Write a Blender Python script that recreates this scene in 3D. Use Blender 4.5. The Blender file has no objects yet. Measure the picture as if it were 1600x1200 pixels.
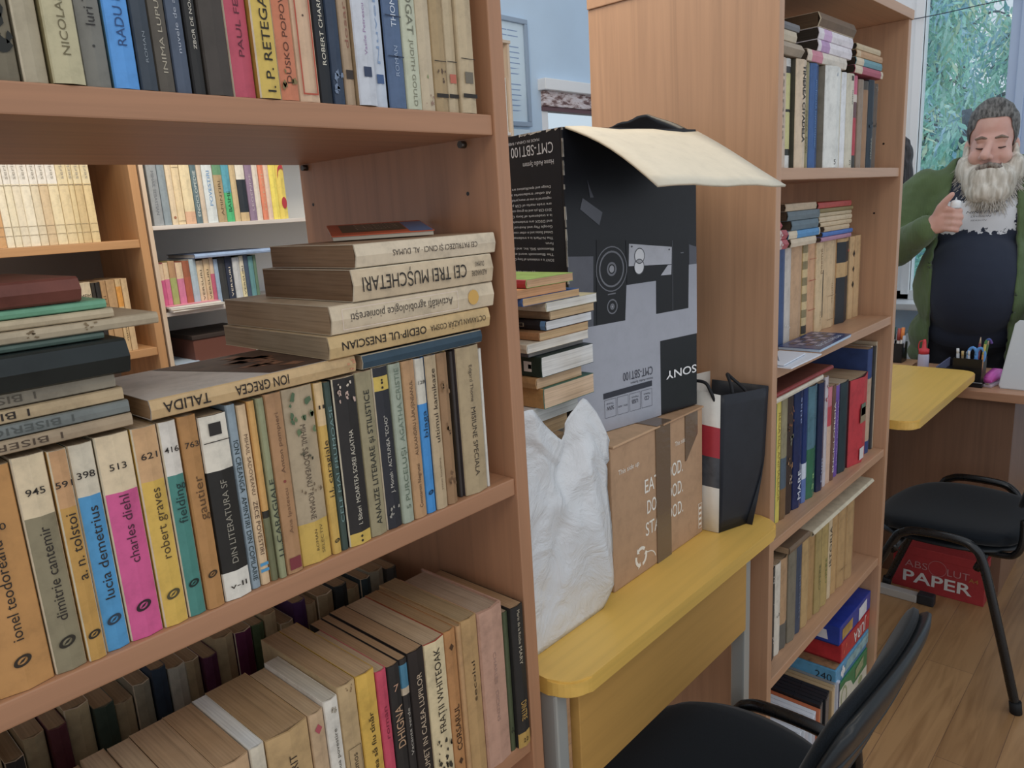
import bpy, bmesh, math, random
from mathutils import Vector, Matrix, noise

# ------------------------------------------------------------------ camera, world, light, exposure
S = bpy.context.scene
COL = S.collection
H = 1.46                                     # eye height above the floor; z below is measured from the eye
cam_d = bpy.data.cameras.new('camera'); cam = bpy.data.objects.new('camera', cam_d); COL.objects.link(cam)
cam_d.sensor_width = 36.0; cam_d.lens = 36.0 * 1177.04 / 1600.0; cam_d.clip_start = 0.02; cam_d.clip_end = 100
R_ = ((0.67083726, -0.20524714, 0.71263664), (-0.73924403, -0.10846051, 0.6646462), (-0.0591238, -0.97268182, -0.22448708))
cam.matrix_world = Matrix(((R_[0][0], -R_[0][1], -R_[0][2], 0), (R_[1][0], -R_[1][1], -R_[1][2], 0),
                           (R_[2][0], -R_[2][1], -R_[2][2], H), (0, 0, 0, 1)))
S.camera = cam
W = bpy.data.worlds.new('overcast_sky'); S.world = W; W.use_nodes = True
wn = W.node_tree; bg = wn.nodes['Background']
bg.inputs[0].default_value = (0.86, 0.92, 1.0, 1); bg.inputs[1].default_value = 0.72

def area(name, loc, target, sx, sy, power, color):
    l = bpy.data.lights.new(name, 'AREA'); l.shape = 'RECTANGLE'; l.size = sx; l.size_y = sy; l.energy = power; l.color = color
    o = bpy.data.objects.new(name, l); COL.objects.link(o); o.location = loc
    o.rotation_euler = (Vector(target) - Vector(loc)).to_track_quat('-Z', 'Y').to_euler(); return o
area('ceiling_lamp_light', (-0.3, -0.6, H + 1.35), (0.5, 0.8, H - 0.6), 1.2, 0.5, 6, (1.0, 0.90, 0.76))
area('aisle_lamp_light', (0.75, 1.25, H + 1.15), (0.85, 2.2, H - 0.15), 1.0, 0.4, 19, (1.0, 0.86, 0.66))
S.view_settings.view_transform = 'Standard'; S.view_settings.look = 'None'
S.view_settings.exposure = 0.14; S.view_settings.gamma = 1.0; S.view_settings.use_curve_mapping = False
S.cycles.use_denoising = True
S.cycles.max_bounces = 6; S.cycles.transparent_max_bounces = 16

# ------------------------------------------------------------------ helpers
GAIN = 1.16; SAT = 0.86
def lin(c):
    return c / 12.92 if c <= 0.04045 else ((c + 0.055) / 1.055) ** 2.4
def rgb(hx, g=None):
    g = GAIN if g is None else g
    hx = hx.lstrip('#'); v = [min(0.88, lin(int(hx[i:i + 2], 16) / 255) * g) for i in (0, 2, 4)]
    y = 0.2126 * v[0] + 0.7152 * v[1] + 0.0722 * v[2]; s = SAT if g == GAIN else 1.0
    return (y + (v[0] - y) * s, y + (v[1] - y) * s, y + (v[2] - y) * s, 1)

_M = {}
def newmat(name):
    m = bpy.data.materials.new(name); m.use_nodes = True; nt = m.node_tree
    return m, nt, nt.nodes['Principled BSDF']
def node(nt, kind, **inp):
    n = nt.nodes.new(kind)
    for k, v in inp.items():
        if k in n.inputs.keys(): n.inputs[k].default_value = v
        else: setattr(n, k, v)
    return n
def ramp(nt, fac, stops):
    r = nt.nodes.new('ShaderNodeValToRGB'); nt.links.new(fac, r.inputs[0])
    e = r.color_ramp.elements
    e[0].position, e[0].color = stops[0]; e[1].position, e[1].color = stops[-1]
    for p, c in stops[1:-1]:
        k = e.new(p); k.color = c
    return r.outputs[0]
def scl(c, f): return (min(1, c[0] * f), min(1, c[1] * f), min(1, c[2] * f), 1)
def objco(nt, scale=(1, 1, 1), rot=(0, 0, 0)):
    t = nt.nodes.new('ShaderNodeTexCoord'); m = nt.nodes.new('ShaderNodeMapping')
    m.inputs['Scale'].default_value = scale; m.inputs['Rotation'].default_value = rot
    nt.links.new(t.outputs['Object'], m.inputs['Vector']); return m.outputs[0]

def paper(hx, rough=0.55, var=0.16, g=None):
    """printed card or cloth, slightly mottled with age"""
    k = ('paper', hx, rough, var, g)
    if k in _M: return _M[k]
    m, nt, b = newmat('printed_card_' + hx.strip('#')); c = rgb(hx, g)
    n = node(nt, 'ShaderNodeTexNoise', Scale=38.0, Detail=5.0, Roughness=0.65); nt.links.new(objco(nt), n.inputs['Vector'])
    nt.links.new(ramp(nt, n.outputs[0], [(0.28, scl(c, 1 - 1.5 * var)), (0.5, c), (0.78, scl(c, 1 + var))]), b.inputs['Base Color'])
    b.inputs['Roughness'].default_value = rough; b.inputs['Specular IOR Level'].default_value = 0.35
    _M[k] = m; return m
def plain(hx, rough=0.5, metal=0.0, g=None, spec=0.4):
    k = ('plain', hx, rough, metal, g, spec)
    if k in _M: return _M[k]
    m, nt, b = newmat('plain_' + hx.strip('#')); b.inputs['Base Color'].default_value = rgb(hx, g)
    n = node(nt, 'ShaderNodeTexNoise', Scale=60.0, Detail=2.0); nt.links.new(objco(nt), n.inputs['Vector'])
    mr = node(nt, 'ShaderNodeMapRange'); nt.links.new(n.outputs[0], mr.inputs['Value'])
    mr.inputs['To Min'].default_value = max(0, rough - 0.06); mr.inputs['To Max'].default_value = min(1, rough + 0.06)
    nt.links.new(mr.outputs[0], b.inputs['Roughness'])
    b.inputs['Metallic'].default_value = metal; b.inputs['Specular IOR Level'].default_value = spec
    _M[k] = m; return m
def pages(hx='#b79d7c'):
    k = ('pages', hx)
    if k in _M: return _M[k]
    m, nt, b = newmat('page_edges_' + hx.strip('#')); c = rgb(hx)
    n = node(nt, 'ShaderNodeTexNoise', Scale=1.0, Detail=3.0); nt.links.new(objco(nt, (420, 9, 9)), n.inputs['Vector'])
    n2 = node(nt, 'ShaderNodeTexNoise', Scale=14.0, Detail=3.0); nt.links.new(objco(nt), n2.inputs['Vector'])
    a = ramp(nt, n.outputs[0], [(0.25, scl(c, 0.72)), (0.5, c), (0.75, scl(c, 1.14))])
    a2 = ramp(nt, n2.outputs[0], [(0.3, (0.80, 0.74, 0.66, 1)), (0.65, (1, 1, 1, 1))])
    mx = nt.nodes.new('ShaderNodeMix'); mx.data_type = 'RGBA'; mx.blend_type = 'MULTIPLY'; mx.inputs[0].default_value = 0.8
    nt.links.new(a, mx.inputs[6]); nt.links.new(a2, mx.inputs[7]); nt.links.new(mx.outputs[2], b.inputs['Base Color'])
    bp = node(nt, 'ShaderNodeBump', Strength=0.35, Distance=0.0004); nt.links.new(n.outputs[0], bp.inputs['Height']); nt.links.new(bp.outputs[0], b.inputs['Normal'])
    b.inputs['Roughness'].default_value = 0.9; b.inputs['Specular IOR Level'].default_value = 0.1
    _M[k] = m; return m
def wood(hx, axis='x', rough=0.42, contrast=0.10, g=None):
    k = ('wood', hx, axis, rough, contrast, g)
    if k in _M: return _M[k]
    m, nt, b = newmat('beech_laminate_%s_%s' % (axis, hx.strip('#'))); c = rgb(hx, g)
    sc = {'x': (1.6, 46, 46), 'y': (46, 1.6, 46), 'z': (46, 46, 1.6)}[axis]
    n = node(nt, 'ShaderNodeTexNoise', Scale=1.0, Detail=6.0, Roughness=0.6, Distortion=0.5); nt.links.new(objco(nt, sc), n.inputs['Vector'])
    n2 = node(nt, 'ShaderNodeTexNoise', Scale=3.0, Detail=2.0); nt.links.new(objco(nt), n2.inputs['Vector'])
    a = ramp(nt, n.outputs[0], [(0.3, scl(c, 1 - 1.6 * contrast)), (0.5, c), (0.7, scl(c, 1 + contrast))])
    a2 = ramp(nt, n2.outputs[0], [(0.3, (0.9, 0.88, 0.86, 1)), (0.7, (1, 1, 1, 1))])
    mx = nt.nodes.new('ShaderNodeMix'); mx.data_type = 'RGBA'; mx.blend_type = 'MULTIPLY'; mx.inputs[0].default_value = 0.7
    nt.links.new(a, mx.inputs[6]); nt.links.new(a2, mx.inputs[7]); nt.links.new(mx.outputs[2], b.inputs['Base Color'])
    b.inputs['Roughness'].default_value = rough
    _M[k] = m; return m

def mesh_obj(name, verts, faces, mats, parent=None, fm=None, smooth=False):
    me = bpy.data.meshes.new(name); me.from_pydata([tuple(v) for v in verts], [], faces); me.update()
    if not isinstance(mats, (list, tuple)): mats = [mats]
    for m in mats: me.materials.append(m)
    if fm:
        for p, i in zip(me.polygons, fm): p.material_index = i
    if smooth:
        for p in me.polygons: p.use_smooth = True
    o = bpy.data.objects.new(name, me); COL.objects.link(o)
    if parent is not None: o.parent = parent
    return o
def bm_obj(name, bm, mats, parent=None, smooth=False):
    me = bpy.data.meshes.new(name); bmesh.ops.recalc_face_normals(bm, faces=bm.faces[:]); bm.to_mesh(me); bm.free()
    if not isinstance(mats, (list, tuple)): mats = [mats]
    for m in mats: me.materials.append(m)
    if smooth:
        for p in me.polygons: p.use_smooth = True
    o = bpy.data.objects.new(name, me); COL.objects.link(o)
    if parent is not None: o.parent = parent
    return o
def tag(o, label=None, cat=None, group=None, kind=None):
    if label: o['label'] = label
    if cat: o['category'] = cat
    if group: o['group'] = group
    if kind: o['kind'] = kind
    return o
def thing(name, label, cat, loc=(0, 0, 0), rot=(0, 0, 0), group=None):
    o = bpy.data.objects.new(name, None); COL.objects.link(o); o.empty_display_size = 0.05
    o.location = (loc[0], loc[1], loc[2]); o.rotation_euler = rot
    return tag(o, label, cat, group)
def zz(x, y, z): return (x, y, z + H)          # eye-relative to world

def add_box(bm, x0, x1, y0, y1, z0, z1, bev=0.0, mi=0, mat=None):
    r = bmesh.ops.create_cube(bm, size=1.0)
    vs = r['verts']
    for v in vs:
        v.co = Vector(((x0 + x1) / 2 + v.co.x * (x1 - x0), (y0 + y1) / 2 + v.co.y * (y1 - y0), (z0 + z1) / 2 + v.co.z * (z1 - z0)))
    fs = list({f for v in vs for f in v.link_faces})
    for f in fs: f.material_index = mi
    if bev:
        es = list({e for f in fs for e in f.edges})
        g = bmesh.ops.bevel(bm, geom=es, offset=bev, segments=2, affect='EDGES', profile=0.6)
        vs = list({v for f in g['faces'] for v in f.verts} | {v for v in vs if v.is_valid})
        for f in g['faces']: f.material_index = mi
    if mat is not None: bmesh.ops.transform(bm, matrix=mat, verts=vs)
    return vs
def box_obj(name, x0, x1, y0, y1, z0, z1, m, parent=None, bev=0.0015):
    bm = bmesh.new(); add_box(bm, x0, x1, y0, y1, z0, z1, bev); return bm_obj(name, bm, m, parent)
def add_tube(bm, pts, rad, seg=8, cap=True):
    pts = [Vector(p) for p in pts]; n = len(pts); rads = rad if isinstance(rad, (list, tuple)) else [rad] * n
    rings = []; up = None
    for i, p in enumerate(pts):
        t = (pts[min(i + 1, n - 1)] - pts[max(i - 1, 0)]).normalized()
        if up is None:
            up = t.orthogonal().normalized()
        else:
            up = (up - t * up.dot(t)); up = up.normalized() if up.length > 1e-6 else t.orthogonal().normalized()
        s = t.cross(up)
        rings.append([bm.verts.new(p + (up * math.cos(a) + s * math.sin(a)) * rads[i]) for a in [2 * math.pi * k / seg for k in range(seg)]])
    for a, b in zip(rings, rings[1:]):
        for k in range(seg):
            f = bm.faces.new((a[k], a[(k + 1) % seg], b[(k + 1) % seg], b[k])); f.smooth = True
    if cap:
        bm.faces.new(rings[0][::-1]); bm.faces.new(rings[-1])
def tube_obj(name, pts, rad, m, parent=None, seg=10):
    bm = bmesh.new(); add_tube(bm, pts, rad, seg); return bm_obj(name, bm, m, parent)
def smooth_path(pts, n=8):
    """Catmull-Rom through the points"""
    P = [Vector(p) for p in pts]; out = []
    for i in range(len(P) - 1):
        p0, p1, p2, p3 = P[max(i - 1, 0)], P[i], P[i + 1], P[min(i + 2, len(P) - 1)]
        for k in range(n):
            t = k / n
            out.append(0.5 * ((2 * p1) + (p2 - p0) * t + (2 * p0 - 5 * p1 + 4 * p2 - p3) * t * t + (3 * p1 - p0 - 3 * p2 + p3) * t ** 3))
    out.append(P[-1]); return out
def add_lathe(bm, prof, seg=20, cx=0, cy=0):
    rings = [[bm.verts.new((cx + r * math.cos(2 * math.pi * k / seg), cy + r * math.sin(2 * math.pi * k / seg), z)) for k in range(seg)] for r, z in prof]
    for a, b in zip(rings, rings[1:]):
        for k in range(seg):
            f = bm.faces.new((a[k], a[(k + 1) % seg], b[(k + 1) % seg], b[k])); f.smooth = True
    bm.faces.new(rings[0][::-1]); bm.faces.new(rings[-1])
def prism(bm, poly, z0, z1, plane='xy'):
    """extrude a 2-D outline; plane names the two axes of the outline"""
    def P(a, b, c): return {'xy': (a, b, c), 'xz': (a, c, b), 'yz': (c, a, b)}[plane]
    lo = [bm.verts.new(P(a, b, z0)) for a, b in poly]; hi = [bm.verts.new(P(a, b, z1)) for a, b in poly]
    n = len(poly)
    bm.faces.new(lo[::-1]); bm.faces.new(hi)
    for i in range(n): bm.faces.new((lo[i], lo[(i + 1) % n], hi[(i + 1) % n], hi[i]))

# ---- lettering: built-in font turned into meshes
_T = {}
def glyphs(body, bold=0.0, shear=0.0):
    if 'M' in body or 'W' in body: bold = min(bold, 0.0)          # a thickened outline of these letters would cross itself
    k = (body, bold, shear)
    if k in _T: return _T[k]
    cu = bpy.data.curves.new('lettering', 'FONT'); cu.body = body; cu.size = 1.0; cu.offset = bold * 0.5; cu.shear = shear
    cu.resolution_u = 3; cu.fill_mode = 'BOTH'
    o = bpy.data.objects.new('lettering', cu); COL.objects.link(o)
    dg = bpy.context.evaluated_depsgraph_get(); me = bpy.data.meshes.new_from_object(o.evaluated_get(dg))
    v = [(p.co.x, p.co.y) for p in me.vertices]; f = [tuple(p.vertices) for p in me.polygons]
    bpy.data.objects.remove(o); bpy.data.curves.remove(cu); bpy.data.meshes.remove(me)
    if v:
        x0 = min(a for a, _ in v); x1 = max(a for a, _ in v)
        caps = [c for c in body if c.isupper() or c.isdigit() or c in 'bdfhklt']
        cap = 0.73 if caps else 0.55
    else: x0 = x1 = 0; cap = 0.73
    _T[k] = (v, f, x0, max(x1, x0 + 1e-6), cap); return _T[k]
class Ink:
    """collects lettering and marks of one colour as one mesh"""
    def __init__(s): s.v = []; s.f = []
    def poly(s, pts):
        b = len(s.v); s.v += [Vector(p) for p in pts]; s.f.append(tuple(range(b, b + len(pts))))
    def text(s, body, org, xdir, ydir, length, cap, bold=0.0, shear=0.0, centre=False):
        v, f, x0, x1, c = glyphs(body, bold, shear)
        if not v: return
        org, xdir, ydir = Vector(org), Vector(xdir), Vector(ydir)
        kx = length / (x1 - x0); ky = cap / c; off = -length / 2 if centre else 0
        b = len(s.v)
        s.v += [org + xdir * ((a - x0) * kx + off) + ydir * (q * ky) for a, q in v]
        s.f += [tuple(b + i for i in p) for p in f]
    def ring(s, org, xdir, ydir, rx, ry, w=0.3, n=20):
        org, xdir, ydir = Vector(org), Vector(xdir), Vector(ydir)
        pt = lambda a, k: org + xdir * (rx * k * math.cos(a)) + ydir * (ry * k * math.sin(a))
        for i in range(n):
            a0, a1 = 2 * math.pi * i / n, 2 * math.pi * (i + 1) / n
            s.poly((pt(a0, 1), pt(a1, 1), pt(a1, 1 - w), pt(a0, 1 - w)))
    def disc(s, org, xdir, ydir, rx, ry, n=20):
        org, xdir, ydir = Vector(org), Vector(xdir), Vector(ydir)
        s.poly([org + xdir * (rx * math.cos(2 * math.pi * i / n)) + ydir * (ry * math.sin(2 * math.pi * i / n)) for i in range(n)])
    def build(s, name, m, parent): return mesh_obj(name, s.v, s.f, m, parent) if s.v else None

# ---- a book: cover (spine and boards), page block, lettering
WEAR = '#cdbfa2'
def book(name, loc, t, h, d, col, rot=(0, 0, 0), bands=None, txt=(), marks=(), hard=False, pg='#b79d7c', wear=False,
         board=None, rough=0.5, group=None, ink='#2b231d', round_=0.10, face=None):
    """local frame: thickness along x, depth along y (spine at y=0, facing -y), height along z.
    bands: [(z_top_fraction, colour)] from the foot up the spine; txt: (body, z0, z1, cap, 'up'|'down'|'h', colour, bold)"""
    o = thing(name, None, None, loc, rot, group)
    w = 0.0022 if hard else 0.0006
    cw = min(t * 0.28, 0.0016 if not hard else 0.003); bul = t * round_
    if bands is None: bands = [(1.0, col)]
    base = paper(board or col, rough)
    mats = [base]; wi = None
    if wear: mats.append(paper(WEAR, 0.7)); wi = 1
    bi = []
    for _, c in bands:
        mats.append(paper(c, rough)); bi.append(len(mats) - 1)
    zs = [0.0] + [f * h for f, _ in bands]; zs[-1] = h
    outer = [(0, d), (0, cw), (cw * 0.55, -0.0), (t * 0.5, -bul), (t - cw * 0.55, 0.0), (t, cw), (t, d)]
    inner = [(t - w, d), (t - w, cw + w), (t * 0.5, w - bul * 0.6), (w, cw + w), (w, d)]
    prof = outer + inner; n = len(prof); V = []; F = []; FM = []
    for z in zs: V += [(x, y, z) for x, y in prof]
    for k in range(len(zs) - 1):
        for i in range(n):
            j = (i + 1) % n
            F.append((k * n + i, k * n + j, (k + 1) * n + j, (k + 1) * n + i))
            FM.append(bi[k] if i in (2, 3) else ((wi if wi is not None else bi[k]) if i in (1, 4) else 0))
    for top, k in ((False, 0), (True, len(zs) - 1)):
        o_ = k * n
        quads = [(0, 1, 10, 11), (1, 2, 3, 9, 10), (3, 4, 5, 8, 9), (5, 6, 7, 8)]
        for q in quads:
            q = [o_ + a for a in q]; F.append(tuple(q if top else q[::-1])); FM.append(wi if wi is not None else 0)
    mesh_obj('cover', V, F, mats, o, FM)
    ins = 0.003 if hard else 0.0004
    bm = bmesh.new(); add_box(bm, w * 1.02, t - w * 1.02, cw + w * 1.05, d - (0.004 if hard else 0.0003), ins, h - ins); bm_obj('page_block', bm, pages(pg), o)
    inks = {}
    yy = -bul - 0.00025
    for q in txt:
        body, z0, z1, cap, dr = q[:5]; c = q[5] if len(q) > 5 else ink; bold = q[6] if len(q) > 6 else 0.0
        xo = q[7] if len(q) > 7 else 0.0
        I = inks.setdefault(c, Ink()); cx = t * 0.5 + xo
        if dr == 'up': I.text(body, (cx + cap / 2, yy, z0), (0, 0, 1), (-1, 0, 0), z1 - z0, cap, bold)
        elif dr == 'down': I.text(body, (cx - cap / 2, yy, z1), (0, 0, -1), (1, 0, 0), z1 - z0, cap, bold)
        else: I.text(body, (cx, yy, (z0 + z1) / 2 - cap / 2), (1, 0, 0), (0, 0, 1), cap * len(body) * 0.78 if dr == 'h' else dr, cap, bold, centre=True)
    for kind, z, sz, c in marks:
        I = inks.setdefault(c, Ink()); cx = t * 0.5
        if kind == 'oval':
            sz *= 0.74; I.ring((cx, yy, z), (0.94, 0, 0.34), (-0.3, 0, 0.95), sz, sz * 0.66, 0.42); I.poly([(cx - sz * 0.42, yy, z - sz * 0.3), (cx + sz * 0.1, yy, z - sz * 0.12), (cx + sz * 0.45, yy, z + sz * 0.32), (cx - sz * 0.1, yy, z + sz * 0.1)])
        elif kind == 'dot': I.disc((cx, yy, z), (1, 0, 0), (0, 0, 1), sz, sz, 12)
        elif kind == 'bar': I.poly([(cx - t * 0.46, yy, z - sz / 2), (cx + t * 0.46, yy, z - sz / 2), (cx + t * 0.46, yy, z + sz / 2), (cx - t * 0.46, yy, z + sz / 2)])
        elif kind == 'sq': I.poly([(cx - sz, yy, z - sz), (cx + sz, yy, z - sz), (cx + sz, yy, z + sz), (cx - sz, yy, z + sz)])
        elif kind == 'frame':
            z0, z1 = z; a = t * 0.36
            for q in (((-a, z0), (a, z0), (a, z0 + sz), (-a, z0 + sz)), ((-a, z1 - sz), (a, z1 - sz), (a, z1), (-a, z1)),
                      ((-a, z0 + sz), (-a + sz, z0 + sz), (-a + sz, z1 - sz), (-a, z1 - sz)), ((a - sz, z0 + sz), (a, z0 + sz), (a, z1 - sz), (a - sz, z1 - sz))):
                I.poly([(cx + x, yy, zq) for x, zq in q])
        elif kind == 'diamond': I.poly([(cx, yy, z - sz * 1.4), (cx + sz, yy, z), (cx, yy, z + sz * 1.4), (cx - sz, yy, z)])
        elif kind == 'blot':
            rr = random.Random(int(z * 1e5) + 7)
            for _ in range(6):
                px, pz, pr = (rr.random() - 0.5) * t * 0.7, (rr.random() - 0.5) * sz * 2, sz * (0.15 + 0.2 * rr.random())
                pr = min(pr, t * 0.5 - abs(px) - 0.0003)
                if pr > 0.0004: I.poly([(cx + px + pr * math.cos(a) * q, yy, z + max(0.0004 - z, pz + pr * 1.7 * math.sin(a) * q)) for a, q in [(k * math.pi / 4.5, 0.35 + 0.65 * rr.random()) for k in range(9)]])
    for c, I in inks.items(): I.build('spine_lettering', plain(c, 0.6), o)
    if face: face(o, t, h, d)
    o['_t'] = t
    return o

def finish_row(objs, descs, shorts, where, group, cat='book', end='left'):
    """each book's label: its look alone if that is unique in its row, else its neighbours, else its place counted from one end"""
    n = len(objs); used = set()
    ords = ['first', 'second', 'third', 'fourth', 'fifth', 'sixth', 'seventh', 'eighth', 'ninth', 'tenth', 'eleventh', 'twelfth', 'thirteenth', 'fourteenth',
            'fifteenth', 'sixteenth', 'seventeenth', 'eighteenth', 'nineteenth', 'twentieth', 'twenty-first', 'twenty-second', 'twenty-third', 'twenty-fourth',
            'twenty-fifth', 'twenty-sixth', 'twenty-seventh', 'twenty-eighth', 'twenty-ninth', 'thirtieth', 'thirty-first', 'thirty-second']
    for i, o in enumerate(objs):
        d = descs[i]
        if descs.count(d) == 1: l = '%s %s' % (d, where)
        elif 0 < i < n - 1 and sum(1 for k in range(1, n - 1) if descs[k] == d and shorts[k - 1] == shorts[i - 1] and shorts[k + 1] == shorts[i + 1]) == 1 \
                and shorts[i - 1] != shorts[i + 1]:
            l = '%s between %s and %s ones %s' % (d, shorts[i - 1], shorts[i + 1], where)
        else:
            k = i if end == 'left' else n - 1 - i
            l = '%s, %s from the %s %s' % (d, ords[k], end, where)
        if len(l.split()) > 16 or l in used:
            k = i if end == 'left' else n - 1 - i
            l = '%s book, %s from the %s %s' % (shorts[i], ords[k], end, where)
        used.add(l); tag(o, l, cat, group)
# ------------------------------------------------------------------ the room
def floor_material():
    m, nt, b = newmat('oak_laminate_floor')
    br = node(nt, 'ShaderNodeTexBrick', Scale=1.0); br.offset = 0.37
    br.inputs['Color1'].default_value = rgb('#b08450'); br.inputs['Color2'].default_value = rgb('#a07646'); br.inputs['Mortar'].default_value = rgb('#7d5c40')
    br.inputs['Mortar Size'].default_value = 0.0009; br.inputs['Brick Width'].default_value = 1.2; br.inputs['Row Height'].default_value = 0.13
    nt.links.new(objco(nt), br.inputs['Vector'])
    n = node(nt, 'ShaderNodeTexNoise', Scale=1.0, Detail=6.0, Distortion=1.2); nt.links.new(objco(nt, (2.5, 30, 30)), n.inputs['Vector'])
    mx = nt.nodes.new('ShaderNodeMix'); mx.data_type = 'RGBA'; mx.blend_type = 'MULTIPLY'; mx.inputs[0].default_value = 0.9
    nt.links.new(br.outputs[0], mx.inputs[6]); nt.links.new(ramp(nt, n.outputs[0], [(0.3, (0.68, 0.64, 0.60, 1)), (0.6, (1, 1, 1, 1))]), mx.inputs[7])
    nt.links.new(mx.outputs[2], b.inputs['Base Color']); b.inputs['Roughness'].default_value = 0.33
    return m
def wall_material(name, hx):
    m, nt, b = newmat(name); c = rgb(hx)
    n = node(nt, 'ShaderNodeTexNoise', Scale=3.0, Detail=4.0); nt.links.new(objco(nt), n.inputs['Vector'])
    nt.links.new(ramp(nt, n.outputs[0], [(0.3, scl(c, 0.95)), (0.7, scl(c, 1.04))]), b.inputs['Base Color'])
    n2 = node(nt, 'ShaderNodeTexNoise', Scale=160.0, Detail=2.0); nt.links.new(objco(nt), n2.inputs['Vector'])
    bp = node(nt, 'ShaderNodeBump', Strength=0.1, Distance=0.002); nt.links.new(n2.outputs[0], bp.inputs['Height']); nt.links.new(bp.outputs[0], b.inputs['Normal'])
    b.inputs['Roughness'].default_value = 0.85; return m
MW = wall_material('blue_wall_paint', '#b6cdec')
fl = box_obj('floor', -1.6, 4.5, -1.6, 2.7, -0.06, 0.0, floor_material(), bev=0); tag(fl, kind='structure')
YW = 2.56; XW = 4.32
# back wall with the opening of a window whose top shows behind the open box
bm = bmesh.new()
wx0, wx1, wz0, wz1 = 3.085, 3.95, 0.95, H + 0.615
add_box(bm, -1.6, wx0, YW, YW + 0.14, 0, 3.0); add_box(bm, wx1, 4.5, YW, YW + 0.14, 0, 3.0)
add_box(bm, wx0, wx1, YW, YW + 0.14, 0, wz0); add_box(bm, wx0, wx1, YW, YW + 0.14, wz1, 3.0)
tag(bm_obj('wall_back', bm, MW), kind='structure')
# window wall with a tall window
gy0, gy1, gz0, gz1 = -0.55, 1.275, 0.88, 2.75
bm = bmesh.new()
add_box(bm, XW, XW + 0.14, -1.6, gy0, 0, 3.0); add_box(bm, XW, XW + 0.14, gy1, YW, 0, 3.0)
add_box(bm, XW, XW + 0.14, gy0, gy1, 0, gz0); add_box(bm, XW, XW + 0.14, gy0, gy1, gz1, 3.0)
tag(bm_obj('wall_right', bm, MW), kind='structure')
tag(box_obj('baseboard_back', -1.6, XW, YW - 0.015, YW, 0, 0.08, plain('#d8d4cc', 0.5), bev=0.003), kind='structure')
PVC = plain('#e4eefa', 0.35)
def glass_mat():
    m = bpy.data.materials.new('window_glass'); m.use_nodes = True; nt = m.node_tree; nt.nodes.clear()
    o = nt.nodes.new('ShaderNodeOutputMaterial'); t = nt.nodes.new('ShaderNodeBsdfTransparent'); g = nt.nodes.new('ShaderNodeBsdfGlossy')
    t.inputs[0].default_value = (0.93, 0.98, 1.0, 1); g.inputs['Roughness'].default_value = 0.02
    mx = nt.nodes.new('ShaderNodeMixShader'); mx.inputs[0].default_value = 0.04; nt.links.new(t.outputs[0], mx.inputs[1]); nt.links.new(g.outputs[0], mx.inputs[2]); nt.links.new(mx.outputs[0], o.inputs[0])
    return m
GLASS = glass_mat()
# window_1: garden window (frame, mullion, two panes, sill)
w1 = thing('window_1', 'white framed garden window behind the bearded person', None, (XW, 0.3, gz0)); tag(w1, kind='structure')
bm = bmesh.new()
def Y(v): return v - 0.3
fx0, fx1 = -0.02, 0.06
add_box(bm, fx0, fx1, Y(1.137), Y(gy1), 0, gz1 - gz0, 0.004); add_box(bm, fx0, fx1, Y(gy0), Y(gy0 + 0.05), 0, gz1 - gz0, 0.004)
add_box(bm, fx0, fx1, Y(gy0), Y(gy1), -0.0, 0.05, 0.004); add_box(bm, fx0, fx1, Y(gy0), Y(gy1), gz1 - gz0 - 0.06, gz1 - gz0, 0.004)
bm_obj('window_frame', bm, PVC, w1)
bm = bmesh.new(); add_box(bm, -0.03, 0.05, Y(0.66), Y(0.775), 0.05, gz1 - gz0 - 0.06, 0.006); add_box(bm, -0.045, -0.03, Y(0.70), Y(0.735), 0.05, gz1 - gz0 - 0.06, 0.004)
bm_obj('mullion', bm, plain('#a9bbd6', 0.4), w1)
bm = bmesh.new(); add_box(bm, -0.035, 0.0, Y(1.137), Y(1.175), 0.03, gz1 - gz0 - 0.03, 0.003); bm_obj('sash_rail', bm, PVC, w1)
box_obj('window_pane', 0.015, 0.021, Y(gy0 + 0.05), Y(0.66), 0.05, gz1 - gz0 - 0.06, GLASS, w1, 0)
box_obj('window_pane', 0.015, 0.021, Y(0.775), Y(1.137), 0.05, gz1 - gz0 - 0.06, GLASS, w1, 0)
box_obj('window_sill', -0.17, 0.0, Y(gy0 - 0.04), Y(gy1 + 0.06), -0.035, 0.0, PVC, w1, 0.006)
# a thin cable strung across the window
tag(tube_obj('cable', smooth_path([(XW - 0.045, 1.5, H + 0.80), (XW - 0.05, 1.15, H + 0.785), (XW - 0.05, 0.9, H + 0.79), (XW - 0.05, 0.6, H + 0.80), (XW - 0.045, 0.2, H + 0.86)]), 0.0022, plain('#3a4250', 0.5)),
    'thin dark cable strung across the top of the garden window', 'cable')
# window_2: back window, only its white head and worn rail show
w2 = thing('window_2', 'bright back window with worn brown top rail behind the open black box', None, (wx0, YW, wz0)); tag(w2, kind='structure')
hh = wz1 - wz0; ww = wx1 - wx0
box_obj('window_head', -0.02, ww + 0.02, -0.05, 0.03, hh - 0.042, hh + 0.012, plain('#f0f2f8', 0.5), w2, 0.004)
def worn_rail():
    m, nt, b = newmat('chipped_brown_paint')
    n = node(nt, 'ShaderNodeTexNoise', Scale=1.0, Detail=6.0, Roughness=0.7); nt.links.new(objco(nt, (14, 20, 60)), n.inputs['Vector'])
    nt.links.new(ramp(nt, n.outputs[0], [(0.40, rgb('#d8cfd2')), (0.50, rgb('#c8b6b4')), (0.56, rgb('#7a5a56')), (0.7, rgb('#5b4142'))]), b.inputs['Base Color']); b.inputs['Roughness'].default_value = 0.7; return m
box_obj('top_rail', 0, ww, -0.02, 0.05, hh - 0.115, hh - 0.042, worn_rail(), w2, 0.004)
box_obj('top_rail', 0, ww, -0.01, 0.04, hh - 0.137, hh - 0.115, plain('#6b4a4e', 0.5), w2, 0.003)
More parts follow.
